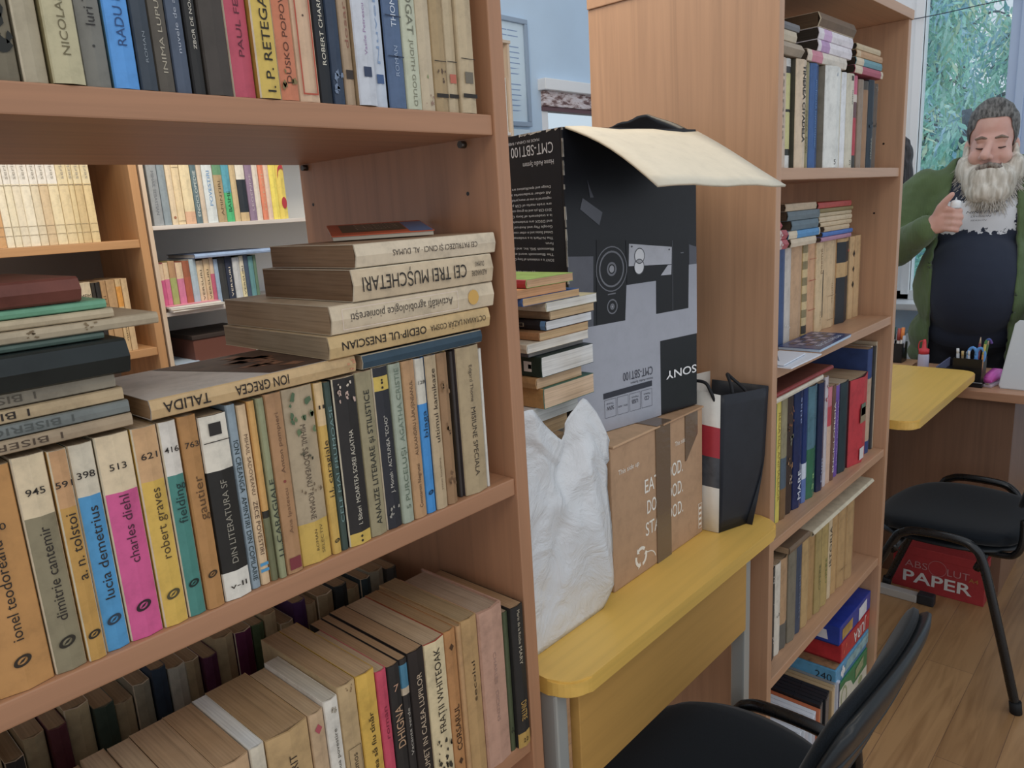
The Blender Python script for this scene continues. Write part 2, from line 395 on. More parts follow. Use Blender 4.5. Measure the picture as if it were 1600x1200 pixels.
bm = bmesh.new(); add_box(bm, 0, 0.05, 0.0, 0.05, 0, hh - 0.137, 0.003); add_box(bm, ww - 0.05, ww, 0.0, 0.05, 0, hh - 0.137, 0.003); add_box(bm, 0, ww, 0.0, 0.05, 0, 0.05, 0.003)
bm_obj('window_frame', bm, PVC, w2)
box_obj('window_pane', 0.05, ww - 0.05, 0.02, 0.026, 0.05, hh - 0.137, GLASS, w2, 0)

# framed notice on the back wall
nt_ = thing('framed_notice', 'pale framed typed notice hanging on the blue back wall', 'notice', (2.70, YW, H + 0.395))
fw, fh = 0.287, 0.49
bm = bmesh.new()
for a in ((0, fw, 0, 0.022), (0, fw, fh - 0.022, fh), (0, 0.022, 0.022, fh - 0.022), (fw - 0.022, fw, 0.022, fh - 0.022)): add_box(bm, a[0], a[1], -0.02, 0, a[2], a[3], 0.003)
bm_obj('frame', bm, plain('#8ea0b4', 0.45), nt_)
box_obj('sheet', 0.022, fw - 0.022, -0.008, -0.002, 0.022, fh - 0.022, plain('#c3d6ef', 0.6), nt_, 0)
I = Ink(); rr = random.Random(5)
for k in range(16):
    z = fh - 0.06 - k * 0.024
    if k in (2, 9): continue
    I.poly([(0.15, -0.0085, z), (0.18 + 0.055 * rr.random(), -0.0085, z), (0.225, -0.0085, z + 0.0045), (0.15, -0.0085, z + 0.0045)])
    I.poly([(0.05, -0.0085, z), (0.145, -0.0085, z), (0.145, -0.0085, z + 0.0045), (0.05, -0.0085, z + 0.0045)])
I.build('typed_lines', plain('#7f97bb', 0.6), nt_)
nb = thing('wall_plate', 'small pale plate on the back wall beneath the framed notice', 'plate', (2.85, YW, H + 0.31))
bm = bmesh.new(); add_box(bm, 0, 0.125, -0.012, 0, 0, 0.072, 0.003); bm_obj('plate', bm, plain('#c7d8ee', 0.4), nb)
bm = bmesh.new(); add_box(bm, 0.025, 0.1, -0.016, -0.012, 0.03, 0.045, 0.001); bm_obj('slot', bm, plain('#8197b5', 0.4), nb)

# ------------------------------------------------------------------ bookcases
BEECH = '#b98a68'
def bookcase(name, label, x0, x1, y0, y1, top, levels, hexc, thick=0.022, edge=None, shelf_edge=None, back=None, inset=0.004, pins=(), bottom=None):
    o = thing(name, label, 'bookcase', (x0, y0, 0))
    mz = wood(hexc, 'z'); mx = wood(hexc, 'x'); D = y1 - y0; Wd = x1 - x0; T = top + H
    for s, a in (('left', 0), ('right', Wd - thick)):
        bm = bmesh.new(); add_box(bm, a, a + thick, 0, D, 0, T, 0.0015)
        u = bm_obj('upright', bm, mz, o)
        for z, yq, r_ in pins:
            xa = a + (thick if s == 'left' else 0); sx = 1 if s == 'left' else -1
            bm = bmesh.new(); add_tube(bm, [(xa - sx * 0.001, yq, z + H), (xa + sx * (0.008 if r_ > 0.003 else 0.0004), yq, z + H)], r_, 10)
            bm_obj('shelf_pin' if r_ > 0.003 else 'pin_hole', bm, plain('#55504a' if r_ > 0.003 else '#1c1613', 0.35, 0.8 if r_ > 0.003 else 0.0), u)
    for i, z in enumerate(levels):
        bm = bmesh.new(); add_box(bm, thick + 0.0003, Wd - thick - 0.0003, inset, D - (0.006 if back else 0.0), z - thick + H, z + H, 0.0015)
        bm_obj('shelf', bm, wood(shelf_edge, 'x') if shelf_edge else mx, o)
    bm = bmesh.new(); add_box(bm, -0.004, Wd + 0.004, -0.004, D + 0.0, T, T + thick, 0.0015); bm_obj('top_board', bm, mx, o)
    if back:
        bm = bmesh.new(); add_box(bm, thick, Wd - thick, D - 0.006, D - 0.001, 0.03, T, 0); bm_obj('back_panel', bm, plain(back, 0.7), o)
    if bottom:
        bm = bmesh.new(); add_box(bm, thick + 0.0003, Wd - thick - 0.0003, 0.03, 0.046, 0, bottom + H - thick, 0.001); bm_obj('plinth', bm, mx, o)
    return o
ZA, ZB, ZC = 0.105, -0.325, -0.697
bookcase('bookcase', 'beech bookcase nearest the camera, packed with old paperbacks', -0.135, 0.669, 0.606, 1.006, 0.42, [ZA, ZB, ZC, -1.07, -1.40], '#ab7852', pins=((ZA - 0.0275, 0.05, 0.0042), (ZA - 0.0275, 0.38, 0.0042), (0.022, 0.05, 0.0024), (0.025, 0.374, 0.0024)), bottom=-1.40, inset=0.003)
F1, F2, F3, F4, F5 = 0.047, -0.333, -0.703, -1.03, -1.43 + 0.012
FY = 0.600
fb = bookcase('bookcase', 'tall beech bookcase beyond the yellow table, plain wood side turned this way', 1.386, 2.160, FY, 1.012, 0.396, [F1, F2, F3, F4, F5], '#b88c68', pins=((0.109, 0.045, 0.0026), (-0.064, 0.06, 0.0026)))

# small helpers for rows
def shelf_row(name, z, rows, where, group, end, y=0.612, d=0.125, jitter=0.004, seed=1, ry=0.0):
    rr = random.Random(seed); objs = []; ds = []; sh = []
    for r in rows:
        x0, x1, h, col, short, desc = r[:6]; k = dict(r[6]) if len(r) > 6 else {}
        dy = k.pop('dy', rr.random() * jitter); dd = k.pop('d', d * (0.92 + 0.12 * rr.random())); lean = k.pop('lean', 0.0)
        t = (x1 - x0) - 0.0006
        nm = k.pop('nm', 'book')
        o = book(nm, zz(x0, y + dy, z + 0.0005), t, h, dd, col, rot=(0, lean, 0), **k)
        objs.append(o); ds.append(desc); sh.append(short)
    finish_row(objs, ds, sh, where, group, end=end)
    return objs
def flat(nm, x0, length, y, zbot, t, d, col, label, group, rz=0.0, ytilt=0.0, cat='book', **k):
    o = book(nm, zz(x0, y, zbot + t), t - 0.0005, length, d, col, rot=(0, math.pi / 2 + ytilt, rz), **k)
    tag(o, label, cat, group); return o

DK = '#2b231d'
# ---- top shelf of the near bookcase
A = [
 (0.150, 0.171, 0.20, '#4d463a', 'dark mottled', 'dark mottled book at the left frame edge', dict(marks=[('blot', 0.05, 0.02, '#2e3a2c'), ('blot', 0.09, 0.02, '#8a6a2c')])),
 (0.1715, 0.186, 0.19, '#6e6550', 'mottled', 'worn book with dark mottled spine', dict(marks=[('blot', 0.04, 0.018, '#23241f'), ('blot', 0.10, 0.02, '#2d3326')])),
 (0.187, 0.203, 0.20, '#a3977c', 'cream', 'plain stained cream paperback', dict(wear=True, txt=[('MIHAI', 0.062, 0.092, 0.0045, 'up', '#5c5240')])),
 (0.204, 0.226, 0.20, '#b5ab84', 'yellowish', 'glossy yellowish paperback with thin capitals', dict(dy=-0.0025, board='#8b7e55', rough=0.25, txt=[('NICOLAE TIC', 0.019, 0.076, 0.0055, 'up', '#6a6040')])),
 (0.2265, 0.2455, 0.22, '#75736a', 'grey', 'wide grey paperback with slanting title', dict(txt=[('Iuri Trifonov', 0.042, 0.092, 0.0070, 'up', '#2d2a28')], marks=[('dot', 0.028, 0.001, '#3a3a36')])),
 (0.246, 0.265, 0.20, '#4a93d8', 'bright blue', 'bright blue paperback with slanting capitals', dict(board='#4f7280', txt=[('RADU BUDEANU', 0.030, 0.108, 0.0068, 'up', '#274a7a')])),
 (0.2655, 0.279, 0.19, '#3a434d', 'slate', 'dark slate paperback with faint lettering', dict(txt=[('ROMAN', 0.02, 0.042, 0.0022, 'up', '#7f8890')])),
 (0.2795, 0.2935, 0.20, '#564f45', 'grey brown', 'grey brown paperback with pale capitals', dict(txt=[('INIMA LUPULUI', 0.014, 0.080, 0.0036, 'up', '#a79d88')])),
 (0.294, 0.3075, 0.19, '#4b5668', 'slate blue', 'thin slate blue paperback with black side', dict(board='#1e1d1e', bands=[(0.62, '#4b5668'), (1.0, '#b09a8a')], txt=[('nuvele de azi', 0.030, 0.075, 0.0030, 'up', '#9fa6b2')])),
 (0.308, 0.3185, 0.19, '#2c2b2a', 'black', 'thin black paperback with small white capitals', dict(txt=[('ZBOR DE NOAPTE', 0.034, 0.082, 0.0026, 'up', '#c9c2b2')])),
 (0.319, 0.341, 0.20, '#453e38', 'dark brown', 'dark brown book with tan top', dict(bands=[(0.60, '#453e38'), (1.0, '#977a5f')])),
 (0.3415, 0.3625, 0.20, '#b9485c', 'crimson', 'crimson paperback with white worn edges', dict(wear=True, txt=[('PAUL FEVAL', 0.032, 0.098, 0.0050, 'up', '#5d2430')])),
 (0.363, 0.3835, 0.20, '#cbab3f', 'yellow', 'bright yellow paperback with bold black capitals', dict(wear=True, board='#a57a1d', dy=-0.003, txt=[('I. P. RETEGANUL', 0.005, 0.110, 0.0082, 'up', '#2a241a', 0.01)])),
 (0.384, 0.4035, 0.20, '#c7754f', 'orange', 'orange and white paperback with slanting capitals', dict(wear=True, marks=[('blot', 0.014, 0.010, '#7d6b3e')], txt=[('DUSKO POPOV SPION', 0.014, 0.116, 0.0055, 'up', '#5c3320')])),
 (0.404, 0.4265, 0.20, '#c9a684', 'cream', 'cream paperback with red ruled frame', dict(marks=[('frame', (0.006, 0.095), 0.0014, '#b0492f'), ('frame', (0.097, 0.18), 0.0014, '#b0492f'), ('dot', 0.072, 0.001, '#5b4536')], txt=[('INIMI', 0.093, 0.118, 0.0045, 'up', '#6b5340')])),
 (0.427, 0.4405, 0.20, '#24262a', 'black', 'black paperback with pale capitals and pale piping', dict(txt=[('ROBERT CHARROUX', 0.033, 0.108, 0.0042, 'up', '#cfc8b4')])),
 (0.441, 0.4545, 0.20, '#333f52', 'glossy navy', 'glossy navy book with cloudy spine', dict(rough=0.15, marks=[('blot', 0.02, 0.010, '#6c7c94'), ('blot', 0.11, 0.012, '#4b5a70')])),
 (0.455, 0.4665, 0.19, '#a58c6f', 'beige', 'beige paperback with dark square emblem', dict(txt=[('dosar', 0.05, 0.09, 0.004, 'up', '#8c5a48')], marks=[('sq', 0.027, 0.004, '#3a302a')])),
 (0.467, 0.4885, 0.20, '#bcc0c8', 'white', 'white spined paperback with dark square emblem', dict(board='#a08662', dy=-0.003, txt=[('Vasile Petrescu', 0.045, 0.090, 0.0034, 'up', '#9a7aa0'), ('Linia vietii', 0.115, 0.160, 0.004, 'up', '#5c6070')], marks=[('sq', 0.030, 0.0045, '#34405a')])),
 (0.489, 0.506, 0.19, '#b9c2cf', 'pale', 'pale white paperback with blue square emblem', dict(board='#9c8563', txt=[('Nuvele', 0.04, 0.11, 0.0035, 'up', '#7d96b8'), ('arta', 0.125, 0.16, 0.004, 'up', '#666677')], marks=[('sq', 0.026, 0.0042, '#3e5a86')])),
 (0.5065, 0.5285, 0.20, '#4f6484', 'steel blue', 'steel blue paperback with creased spine', dict(board='#15161a', rough=0.25, txt=[('THOMPSON', 0.075, 0.125, 0.0065, 'up', '#c3ccd8'), ('ROMAN', 0.03, 0.058, 0.005, 'up', '#8c9cb4')], marks=[('bar', 0.048, 0.0012, '#26324a'), ('bar', 0.085, 0.0012, '#26324a')])),
 (0.529, 0.549, 0.20, '#b5b89e', 'pale green', 'pale green paperback with grey serif lettering', dict(txt=[('BOGAT', 0.071, 0.118, 0.0085, 'down', '#6a6a58'), ('JUDITH GOULD', 0.003, 0.066, 0.0050, 'down', '#77765f')])),
 (0.5495, 0.569, 0.20, '#bba98a', 'beige', 'beige paperback with faint flower sketch at the foot', dict(txt=[('i', 0.030, 0.036, 0.003, 'h', '#7d8a58')], marks=[('blot', 0.012, 0.005, '#8c6a5a')])),
 (0.5695, 0.588, 0.19, '#a3895f', 'tan', 'tan paperback with black foot band', dict(board='#8d744e', marks=[('bar', 0.016, 0.004, '#2c2620'), ('bar', 0.05, 0.0008, '#2c2620'), ('blot', 0.035, 0.006, '#5a4634')])),
 (0.5885, 0.604, 0.19, '#b39f7c', 'buff', 'buff paperback with red blot above black band', dict(marks=[('bar', 0.0165, 0.004, '#2c2620'), ('bar', 0.051, 0.0008, '#2c2620'), ('sq', 0.034, 0.0045, '#b8604a')])),
 (0.6045, 0.6275, 0.20, '#b7a27e', 'buff', 'buff paperback with grey emblem against the upright', dict(marks=[('bar', 0.0175, 0.0042, '#2c2620'), ('bar', 0.055, 0.0008, '#2c2620'), ('sq', 0.036, 0.0058, '#6d6556')])),
]
shelf_row('book', ZA, A, "on the near bookcase's top shelf", 'paperbacks on the top shelf', 'left', seed=11)

# ---- middle shelf: the upright row
def num(n, z=0.142, cap=0.0055): return (n, z, z, cap, 'h', '#2b241f', 0.012)
hB = 0.1745
B = [
 (0.070, 0.0925, 0.172, '#3f6a58', 'dark green', 'dark green patterned book at the left frame edge', dict(marks=[('blot', 0.06, 0.02, '#274a44'), ('blot', 0.02, 0.02, '#8a8a3a')])),
 (0.093, 0.1305, 0.171, '#b8823f', 'brown orange', 'wide brown orange paperback with lower case lettering', dict(board='#b09a78', txt=[('1100', 0.128, 0.128, 0.0052, 'h', DK, 0.01), ('ionel teodoreanu', 0.040, 0.118, 0.0078, 'up')], marks=[('oval', 0.024, 0.0085, '#2f2519')])),
 (0.131, 0.1535, 0.173, '#857a5c', 'grey green', 'grey green paperback with cream top', dict(wear=True, board='#c3ab84', bands=[(0.73, '#857a5c'), (1.0, '#d3bd96')], txt=[num('945', 0.146), ('dimitrie cantemir', 0.042, 0.118, 0.0078, 'up')], marks=[('oval', 0.024, 0.0085, '#2b2519')])),
 (0.154, 0.1675, 0.172, '#b98a35', 'ochre', 'ochre paperback with tan top', dict(wear=True, bands=[(0.74, '#b98a35'), (1.0, '#bf8f5c')], txt=[num('591', 0.146, 0.005), ('a. n. tolstoi', 0.068, 0.122, 0.0078, 'up')], marks=[('oval', 0.022, 0.0065, '#2b2519')])),
 (0.168, 0.1865, 0.172, '#3f8fc0', 'sky blue', 'sky blue paperback with white top', dict(wear=True, board='#6a6c5c', bands=[(0.76, '#3f8fc0'), (1.0, '#cbbfa6')], txt=[num('398', 0.148), ('lucia demetrius', 0.044, 0.122, 0.0078, 'up')], marks=[('oval', 0.026, 0.0078, '#283848')])),
 (0.187, 0.2135, 0.1735, '#cf4f88', 'hot pink', 'hot pink paperback with cream top', dict(wear=True, board='#b3a07c', bands=[(0.73, '#cf4f88'), (1.0, '#d6bf98')], txt=[num('513', 0.148), ('charles diehl', 0.066, 0.124, 0.0078, 'up', '#4a1f33')], marks=[('oval', 0.028, 0.0085, '#2b1c20')])),
 (0.214, 0.2345, 0.1735, '#cfa632', 'golden yellow', 'golden yellow paperback with tan top', dict(wear=True, bands=[(0.74, '#cfa632'), (1.0, '#c79a66')], txt=[num('621', 0.150), ('robert graves', 0.060, 0.122, 0.0078, 'up', '#4d3a1a')], marks=[('oval', 0.028, 0.008, '#4d4426')])),
 (0.235, 0.2505, 0.1735, '#3d7f74', 'teal', 'teal paperback with white top and worn edges', dict(wear=True, board='#a38468', bands=[(0.735, '#3d7f74'), (1.0, '#d2cabd')], txt=[num('416', 0.150, 0.005), ('fielding', 0.085, 0.120, 0.0078, 'up', '#1c3532')], marks=[('oval', 0.030, 0.0065, '#16251f')])),
 (0.251, 0.267, 0.1745, '#ad7a3d', 'amber brown', 'amber brown paperback with lower case lettering', dict(txt=[num('763', 0.150, 0.005), ('gautier', 0.082, 0.122, 0.0078, 'up', '#5a3d1c')], marks=[('oval', 0.032, 0.006, '#3a2a14')])),
 (0.2675, 0.2935, 0.170, '#26231f', 'black', 'black and white spined book with peeling middle', dict(bands=[(0.155, '#d2ccbe'), (0.71, '#26231f'), (1.0, '#d6cdba')], txt=[('DIN LITERATURA SF', 0.034, 0.112, 0.006, 'up', '#8d8676'), ('v-II', 0.013, 0.013, 0.005, 'h', DK)], marks=[('sq', 0.158, 0.0055, '#2b2622'), ('bar', 0.147, 0.0008, '#2b2622')])),
 (0.294, 0.3035, 0.1745, '#8797a0', 'thin blue grey', 'thin blue grey paperback with dark capitals', dict(txt=[('ION CREANGA  AMINTIRI DIN COPILARIE', 0.008, 0.142, 0.0048, 'down', '#22302f', 0.01)])),
 (0.304, 0.3135, 0.172, '#cfae82', 'thin cream', 'thin cream paperback with blue stripes at the foot', dict(txt=[('MIHAIL SADOVEANU', 0.088, 0.145, 0.0035, 'down', '#6a4f38'), ('ZECE POVESTIRI', 0.030, 0.082, 0.0042, 'down', '#5a4030')], marks=[('bar', 0.014, 0.003, '#3f8db8'), ('bar', 0.020, 0.003, '#3f8db8')])),
 (0.314, 0.3215, 0.1735, '#c4924a', 'thin amber', 'very thin amber paperback', dict(bands=[(0.36, '#6a6a48'), (0.40, '#2e2a22'), (1.0, '#c99648')])),
 (0.322, 0.3295, 0.1745, '#8c8d66', 'sage', 'sage green paperback with large dark capitals', dict(txt=[('I.L.CARAGIALE', 0.022, 0.098, 0.0052, 'up', '#33382c', 0.01)])),
 (0.330, 0.3475, 0.176, '#a87c50', 'tan', 'tan paperback with maroon foot patch', dict(txt=[('Ana Ipatescu', 0.04, 0.085, 0.004, 'up', '#7a5638'), ('Anton pompieri', 0.10, 0.158, 0.004, 'up', '#6a4a30')], marks=[('sq', 0.010, 0.006, '#7a2e34'), ('dot', 0.092, 0.0015, '#8a4034')])),
 (0.348, 0.382, 0.176, '#a5906c', 'wide straw', 'wide straw coloured book with tree picture and yellow foot', dict(bands=[(0.24, '#c49f38'), (1.0, '#a89474')], board='#b39668', txt=[('MIHAIL SADOVEANU · ROMANE', 0.045, 0.140, 0.0062, 'down', '#5a4a38', 0.01), ('ROMAN', 0.012, 0.034, 0.003, 'up', '#5a4720'), ('SELECTIV', 0.008, 0.038, 0.003, 'up', '#5a4720', 0, 0.006)],
   marks=[('blot', 0.156, 0.013, '#4c6242'), ('blot', 0.142, 0.010, '#5e7048'), ('blot', 0.108, 0.006, '#55503c'), ('blot', 0.075, 0.006, '#6d5a40')])),
 (0.3825, 0.3925, 0.1755, '#c9a24c', 'thin yellow', 'thin yellow paperback with lower case lettering', dict(bands=[(0.76, '#c49b3a'), (1.0, '#cfae7a')], txt=[('II', 0.152, 0.152, 0.004, 'h', DK), ('i.l. caragiale', 0.060, 0.118, 0.0055, 'up')], marks=[('oval', 0.014, 0.004, '#2b2519')])),
 (0.393, 0.4015, 0.174, '#3a4a42', 'thin dark green', 'thin dark green paperback with tiny capitals', dict(txt=[('CELE MAI FRUMOASE', 0.03, 0.15, 0.004, 'up', '#6c8a86')])),
 (0.402, 0.4295, 0.175, '#2a2624', 'black', 'black worn paperback with yellow dice on its foot', dict(wear=True, bands=[(0.075, '#c7a437'), (1.0, '#2a2624')], txt=[('I. Biberi  MOARTEA SOREI AGATHA', 0.022, 0.122, 0.0052, 'up', '#c2b9a4')], marks=[('dot', 0.004, 0.0014, DK), ('dot', 0.009, 0.0014, DK), ('blot', 0.155, 0.008, '#b79a8a'), ('blot', 0.166, 0.005, '#c9b9a4')])),
 (0.430, 0.4515, 0.176, '#948865', 'khaki', 'khaki paperback with hand drawn capitals', dict(board='#b08c70', txt=[('ANALIZE LITERARE și STILISTICE', 0.012, 0.157, 0.0068, 'up', '#2a2a22', 0.012)])),
 (0.452, 0.4725, 0.1765, '#2b2b31', 'navy black', 'navy black worn paperback with yellow dice near its top', dict(wear=True, bands=[(0.86, '#2b2b31'), (0.945, '#c9aa3a'), (1.0, '#2b2b31')], txt=[('J. Monah · ACTIUNEA "ECHO"', 0.040, 0.125, 0.0046, 'up', '#b7b1a4')], marks=[('dot', 0.155, 0.0014, DK), ('dot', 0.160, 0.0014, DK), ('dot', 0.163, 0.0012, DK), ('blot', 0.02, 0.006, '#8f8a80')])),
 (0.473, 0.4885, 0.1765, '#98a08c', 'pale sage', 'pale sage paperback with handwritten style lettering', dict(txt=[('5 PURCELUȘI', 0.016, 0.085, 0.006, 'up', '#5c6a56'), ('AGATHA CRISTIE', 0.092, 0.172, 0.006, 'up', '#647260')])),
 (0.489, 0.5065, 0.1765, '#b3885a', 'tan brown', 'tan brown paperback with two spaced titles', dict(txt=[('Constantin Negruzzi', 0.012, 0.062, 0.0045, 'up', '#4a3422'), ('ALEXANDRU LĂPUȘNEANUL', 0.072, 0.155, 0.0045, 'up', '#5c432c')])),
 (0.507, 0.5205, 0.176, '#2f86c8', 'vivid blue', 'vivid blue paperback with white top', dict(bands=[(0.715, '#2f86c8'), (1.0, '#c6bfae')], txt=[('128', 0.150, 0.150, 0.004, 'h', DK), ('blaga', 0.088, 0.118, 0.0062, 'up', '#153048')], marks=[('oval', 0.024, 0.005, '#122436')])),
 (0.521, 0.5375, 0.1765, '#b39b76', 'straw', 'straw paperback with navy top corner', dict(board='#3c5672', txt=[('ultimul kamikaze', 0.078, 0.162, 0.0062, 'up', '#3a2c1e'), ('yasuo kuwahara', 0.022, 0.060, 0.003, 'up', '#7a6448')])),
 (0.538, 0.5545, 0.176, '#94704a', 'ragged brown', 'ragged brown book with bare torn spine', dict(round_=0.2, marks=[('blot', 0.03, 0.008, '#6e5033'), ('blot', 0.09, 0.008, '#7a5a3a'), ('blot', 0.14, 0.008, '#84643f')])),
 (0.555, 0.5625, 0.1755, '#c2a033', 'mustard', 'mustard paperback squeezed behind its neighbours', dict(dy=0.012, txt=[('Q  AGENTII', 0.09, 0.165, 0.0045, 'down', '#3a3018')])),
 (0.563, 0.5685, 0.174, '#3a3330', 'dark thin', 'dark thin booklet', dict(dy=0.006)),
 (0.569, 0.6055, 0.1765, '#a8926c', 'wide buff', 'wide buff book with dark serif title near the upright', dict(board='#4a4040', txt=[('Edgard Thome', 0.112, 0.155, 0.005, 'down', '#4c3f30'), ('MISIUNE SPECIALA', 0.022, 0.105, 0.0072, 'down', '#372c22', 0.015)])),
 (0.606, 0.611, 0.170, '#c9c4b8', 'white sliver', 'white sliver of a booklet at the row end', {}),
]
shelf_row('book', ZB, B, "in the near bookcase's middle row", 'paperbacks standing on the middle shelf', 'left', seed=5, jitter=0.0035)

# ---- books lying on that row
zf = ZB + 0.1774
G1 = 'books lying on top of the middle row'
zb = zf
for i, (x1, t, col, board, lab, txt, ln) in enumerate([
   (0.2165, 0.0105, '#a08a6c', '#8f7a5e', 'ragged brown brochure, lowest of the flat pile at left', [('1 BISERICA ORTODOXA', 0.03, 0.19, 0.005, 'down', '#4a3a2a')], 0.24),
   (0.2165, 0.0105, '#6f7470', '#6f6a5c', 'grey worn brochure directly above the lowest brown brochure in the left pile', [('1 BISERICA ORTODOXA', 0.05, 0.20, 0.0055, 'down', '#4c504c')], 0.24),
   (0.2145, 0.0105, '#b39a72', '#8f7a5e', 'buff worn brochure with black capitals in the left flat pile', [('1 BISERICA ORTODOXA', 0.03, 0.175, 0.0055, 'down', '#2b2119', 0.01)], 0.24),
   (0.2110, 0.0115, '#938873', '#8f7a5e', 'grey buff brochure just beneath the thick black book at left', [('1 BISERICA ORTODOXA', 0.04, 0.185, 0.0055, 'down', '#5c5344')], 0.24)]):
    flat('brochure', x1 - ln, ln, 0.612 + 0.002 * i, zb, t, 0.16, col, lab, G1, board=board, txt=txt, wear=False, pg='#a58c68', round_=0.05); zb += t
flat('book', 0.2195 - 0.26, 0.26, 0.606, zb, 0.027, 0.18, '#1d2424', 'thick black hardback with faint gilt capitals in the left flat pile', G1, hard=True, rough=0.35, round_=0.16,
     txt=[('ATHICJE', 0.118, 0.160, 0.006, 'down', '#5a4a20')]); zb += 0.027
flat('book', 0.209 - 0.24, 0.24, 0.618, zb, 0.006, 0.17, '#4e6258', 'thin grey green booklet on the black hardback', G1); zb += 0.006
flat('periodical', 0.2505 - 0.31, 0.31, 0.616, zb, 0.0095, 0.18, '#a8977a', 'long cream stained periodical sticking out furthest from the left pile', G1, txt=[('REVISTA', 0.10, 0.15, 0.0045, 'down', '#6c5c44')], marks=[('blot', 0.26, 0.004, '#7d6848'), ('blot', 0.22, 0.004, '#6e5a3c')]); zb += 0.0095
flat('periodical', 0.218 - 0.25, 0.25, 0.616, zb, 0.0075, 0.18, '#b3a180', 'plain cream booklet beneath the green one in the left pile', G1); zb += 0.0075
flat('book', 0.2145 - 0.25, 0.25, 0.618, zb, 0.0072, 0.18, '#5f9a78', 'mint green booklet beneath the maroon book', G1); zb += 0.0072
flat('book', 0.1975 - 0.24, 0.24, 0.616, zb, 0.019, 0.17, '#6a382c', 'maroon hardback on top of the left flat pile', G1, hard=True, round_=0.2, rough=0.6)
# middle piles
def dark_cover(o, t, h, d):      # the printed picture on the upper board
    rr = random.Random(3); I = Ink()
    I.poly([(-0.0003, 0.004, h * 0.55), (-0.0003, d - 0.002, h * 0.30), (-0.0003, d - 0.002, h - 0.004), (-0.0003, 0.004, h - 0.03)])
    I.build('cover_picture', paper('#4d382b', 0.5, 0.4), o)
    J = Ink()
    for _ in range(16):
        y0, z0 = rr.uniform(0.015, d - 0.03), rr.uniform(h * 0.58, h - 0.05); J.poly([(-0.0006, y0, z0), (-0.0006, y0 + 0.012, z0 - 0.012), (-0.0006, y0 + 0.016, z0 + 0.008), (-0.0006, y0 + 0.003, z0 + 0.012)])
    J.build('cover_picture', paper('#7a5238', 0.5, 0.4), o)
zt = zf
flat('book', 0.2305, 0.2025, 0.611, zt, 0.0170, 0.134, '#c2a06c', 'buff paperback lying flat with bold upside down capitals and dark picture cover', G1, board='#b5aca2', pg='#9c7c58', face=dark_cover, rz=0.02,
     txt=[('ION GRECEA', 0.073, 0.126, 0.0092, 'down', '#2a2018', 0.015), ('TALIDA', 0.010, 0.050, 0.0092, 'down', '#2a2018', 0.015)], marks=[('blot', 0.195, 0.006, '#c4835c')])
flat('book', 0.441, 0.170, 0.614, zt, 0.0152, 0.13, '#2e4554', 'dark blue worn booklet lying beneath the big flat pile', G1, wear=True, board='#39434c')
zt += 0.0173
flat('book', 0.402, 0.2205, 0.611, zt, 0.0225, 0.205, '#c2a26a', 'thick buff book at the bottom of the big flat pile', G1, board='#b7a07a', pg='#9a866a', rz=0.0, ytilt=0.0,
     txt=[('OEDIP·UL ENESCIAN', 0.014, 0.122, 0.0085, 'down', '#241c14', 0.015), ('OCTAVIAN LAZĂR COSMA', 0.128, 0.213, 0.0066, 'down', '#4a3c28')]); zt += 0.0227
flat('book', 0.408, 0.224, 0.612, zt, 0.0285, 0.205, '#c8b596', 'thick cream book with flower emblem second from bottom of the big pile', G1, board='#bba88a', pg='#9c8264',
     txt=[('Activități agrobiologice pionierești', 0.022, 0.158, 0.0088, 'down', '#4a4036')], marks=[('dot', 0.190, 0.0085, '#c99a3c'), ('frame', (0.012, 0.166), 0.0005, '#d8c4b8')]); zt += 0.0287
flat('book', 0.436, 0.195, 0.610, zt, 0.0320, 0.165, '#c4ae8c', 'thick cream book with heavy black capitals in the big flat pile', G1, wear=True, board='#7d6248', pg='#7c6148',
     txt=[('CEI TREI MUȘCHETARI', 0.010, 0.152, 0.0150, 'down', '#2e2822', 0.012), ('ALEXANDRE', 0.160, 0.184, 0.0062, 'down', '#3a322a', 0, 0.004), ('DUMAS', 0.166, 0.180, 0.0055, 'down', '#3a322a', 0, -0.006)]); zt += 0.0322
flat('book', 0.4435, 0.196, 0.611, zt, 0.0235, 0.155, '#cdbb9e', 'cream paperback with small capitals at the top of the big pile', G1, board='#a58a6c', pg='#8a6c50', wear=True,
     txt=[('CEI PATRUZECI ȘI CINCI · AL. DUMAS', 0.045, 0.166, 0.0062, 'down', '#4a4036', 0.008)]); zt += 0.0237
mg = thing('magazine', 'thin magazine with orange and dark green cover on the big flat pile', 'magazine', zz(0.490, 0.712, zt + 0.0012), (0.11, 0, -0.55), None)
box_obj('pages', 0, 0.112, 0, 0.10, 0, 0.0045, plain('#b9b2a0', 0.6), mg, 0.0005)
box_obj('cover', -0.001, 0.113, -0.001, 0.101, 0.0045, 0.0056, plain('#c4552c', 0.35), mg, 0)
I = Ink(); I.poly([(0.012, 0.02, 0.0058), (0.085, 0.02, 0.0058), (0.085, 0.09, 0.0058), (0.012, 0.09, 0.0058)]); I.build('cover_picture', paper('#2f3a28', 0.3, 0.3), mg)
I = Ink(); I.poly([(0.086, 0.0, 0.0058), (0.112, 0.0, 0.0058), (0.112, 0.09, 0.0058), (0.086, 0.09, 0.0058)]); I.build('cover_picture', plain('#3a6ea5', 0.3), mg)
I = Ink()
for k in range(4): I.text('Natura', (0.03, 0.04 + 0.014 * k, 0.006), (1, 0, 0), (0, 1, 0), 0.05, 0.004)
I.build('cover_lettering', plain('#d8d4c4', 0.5), mg)

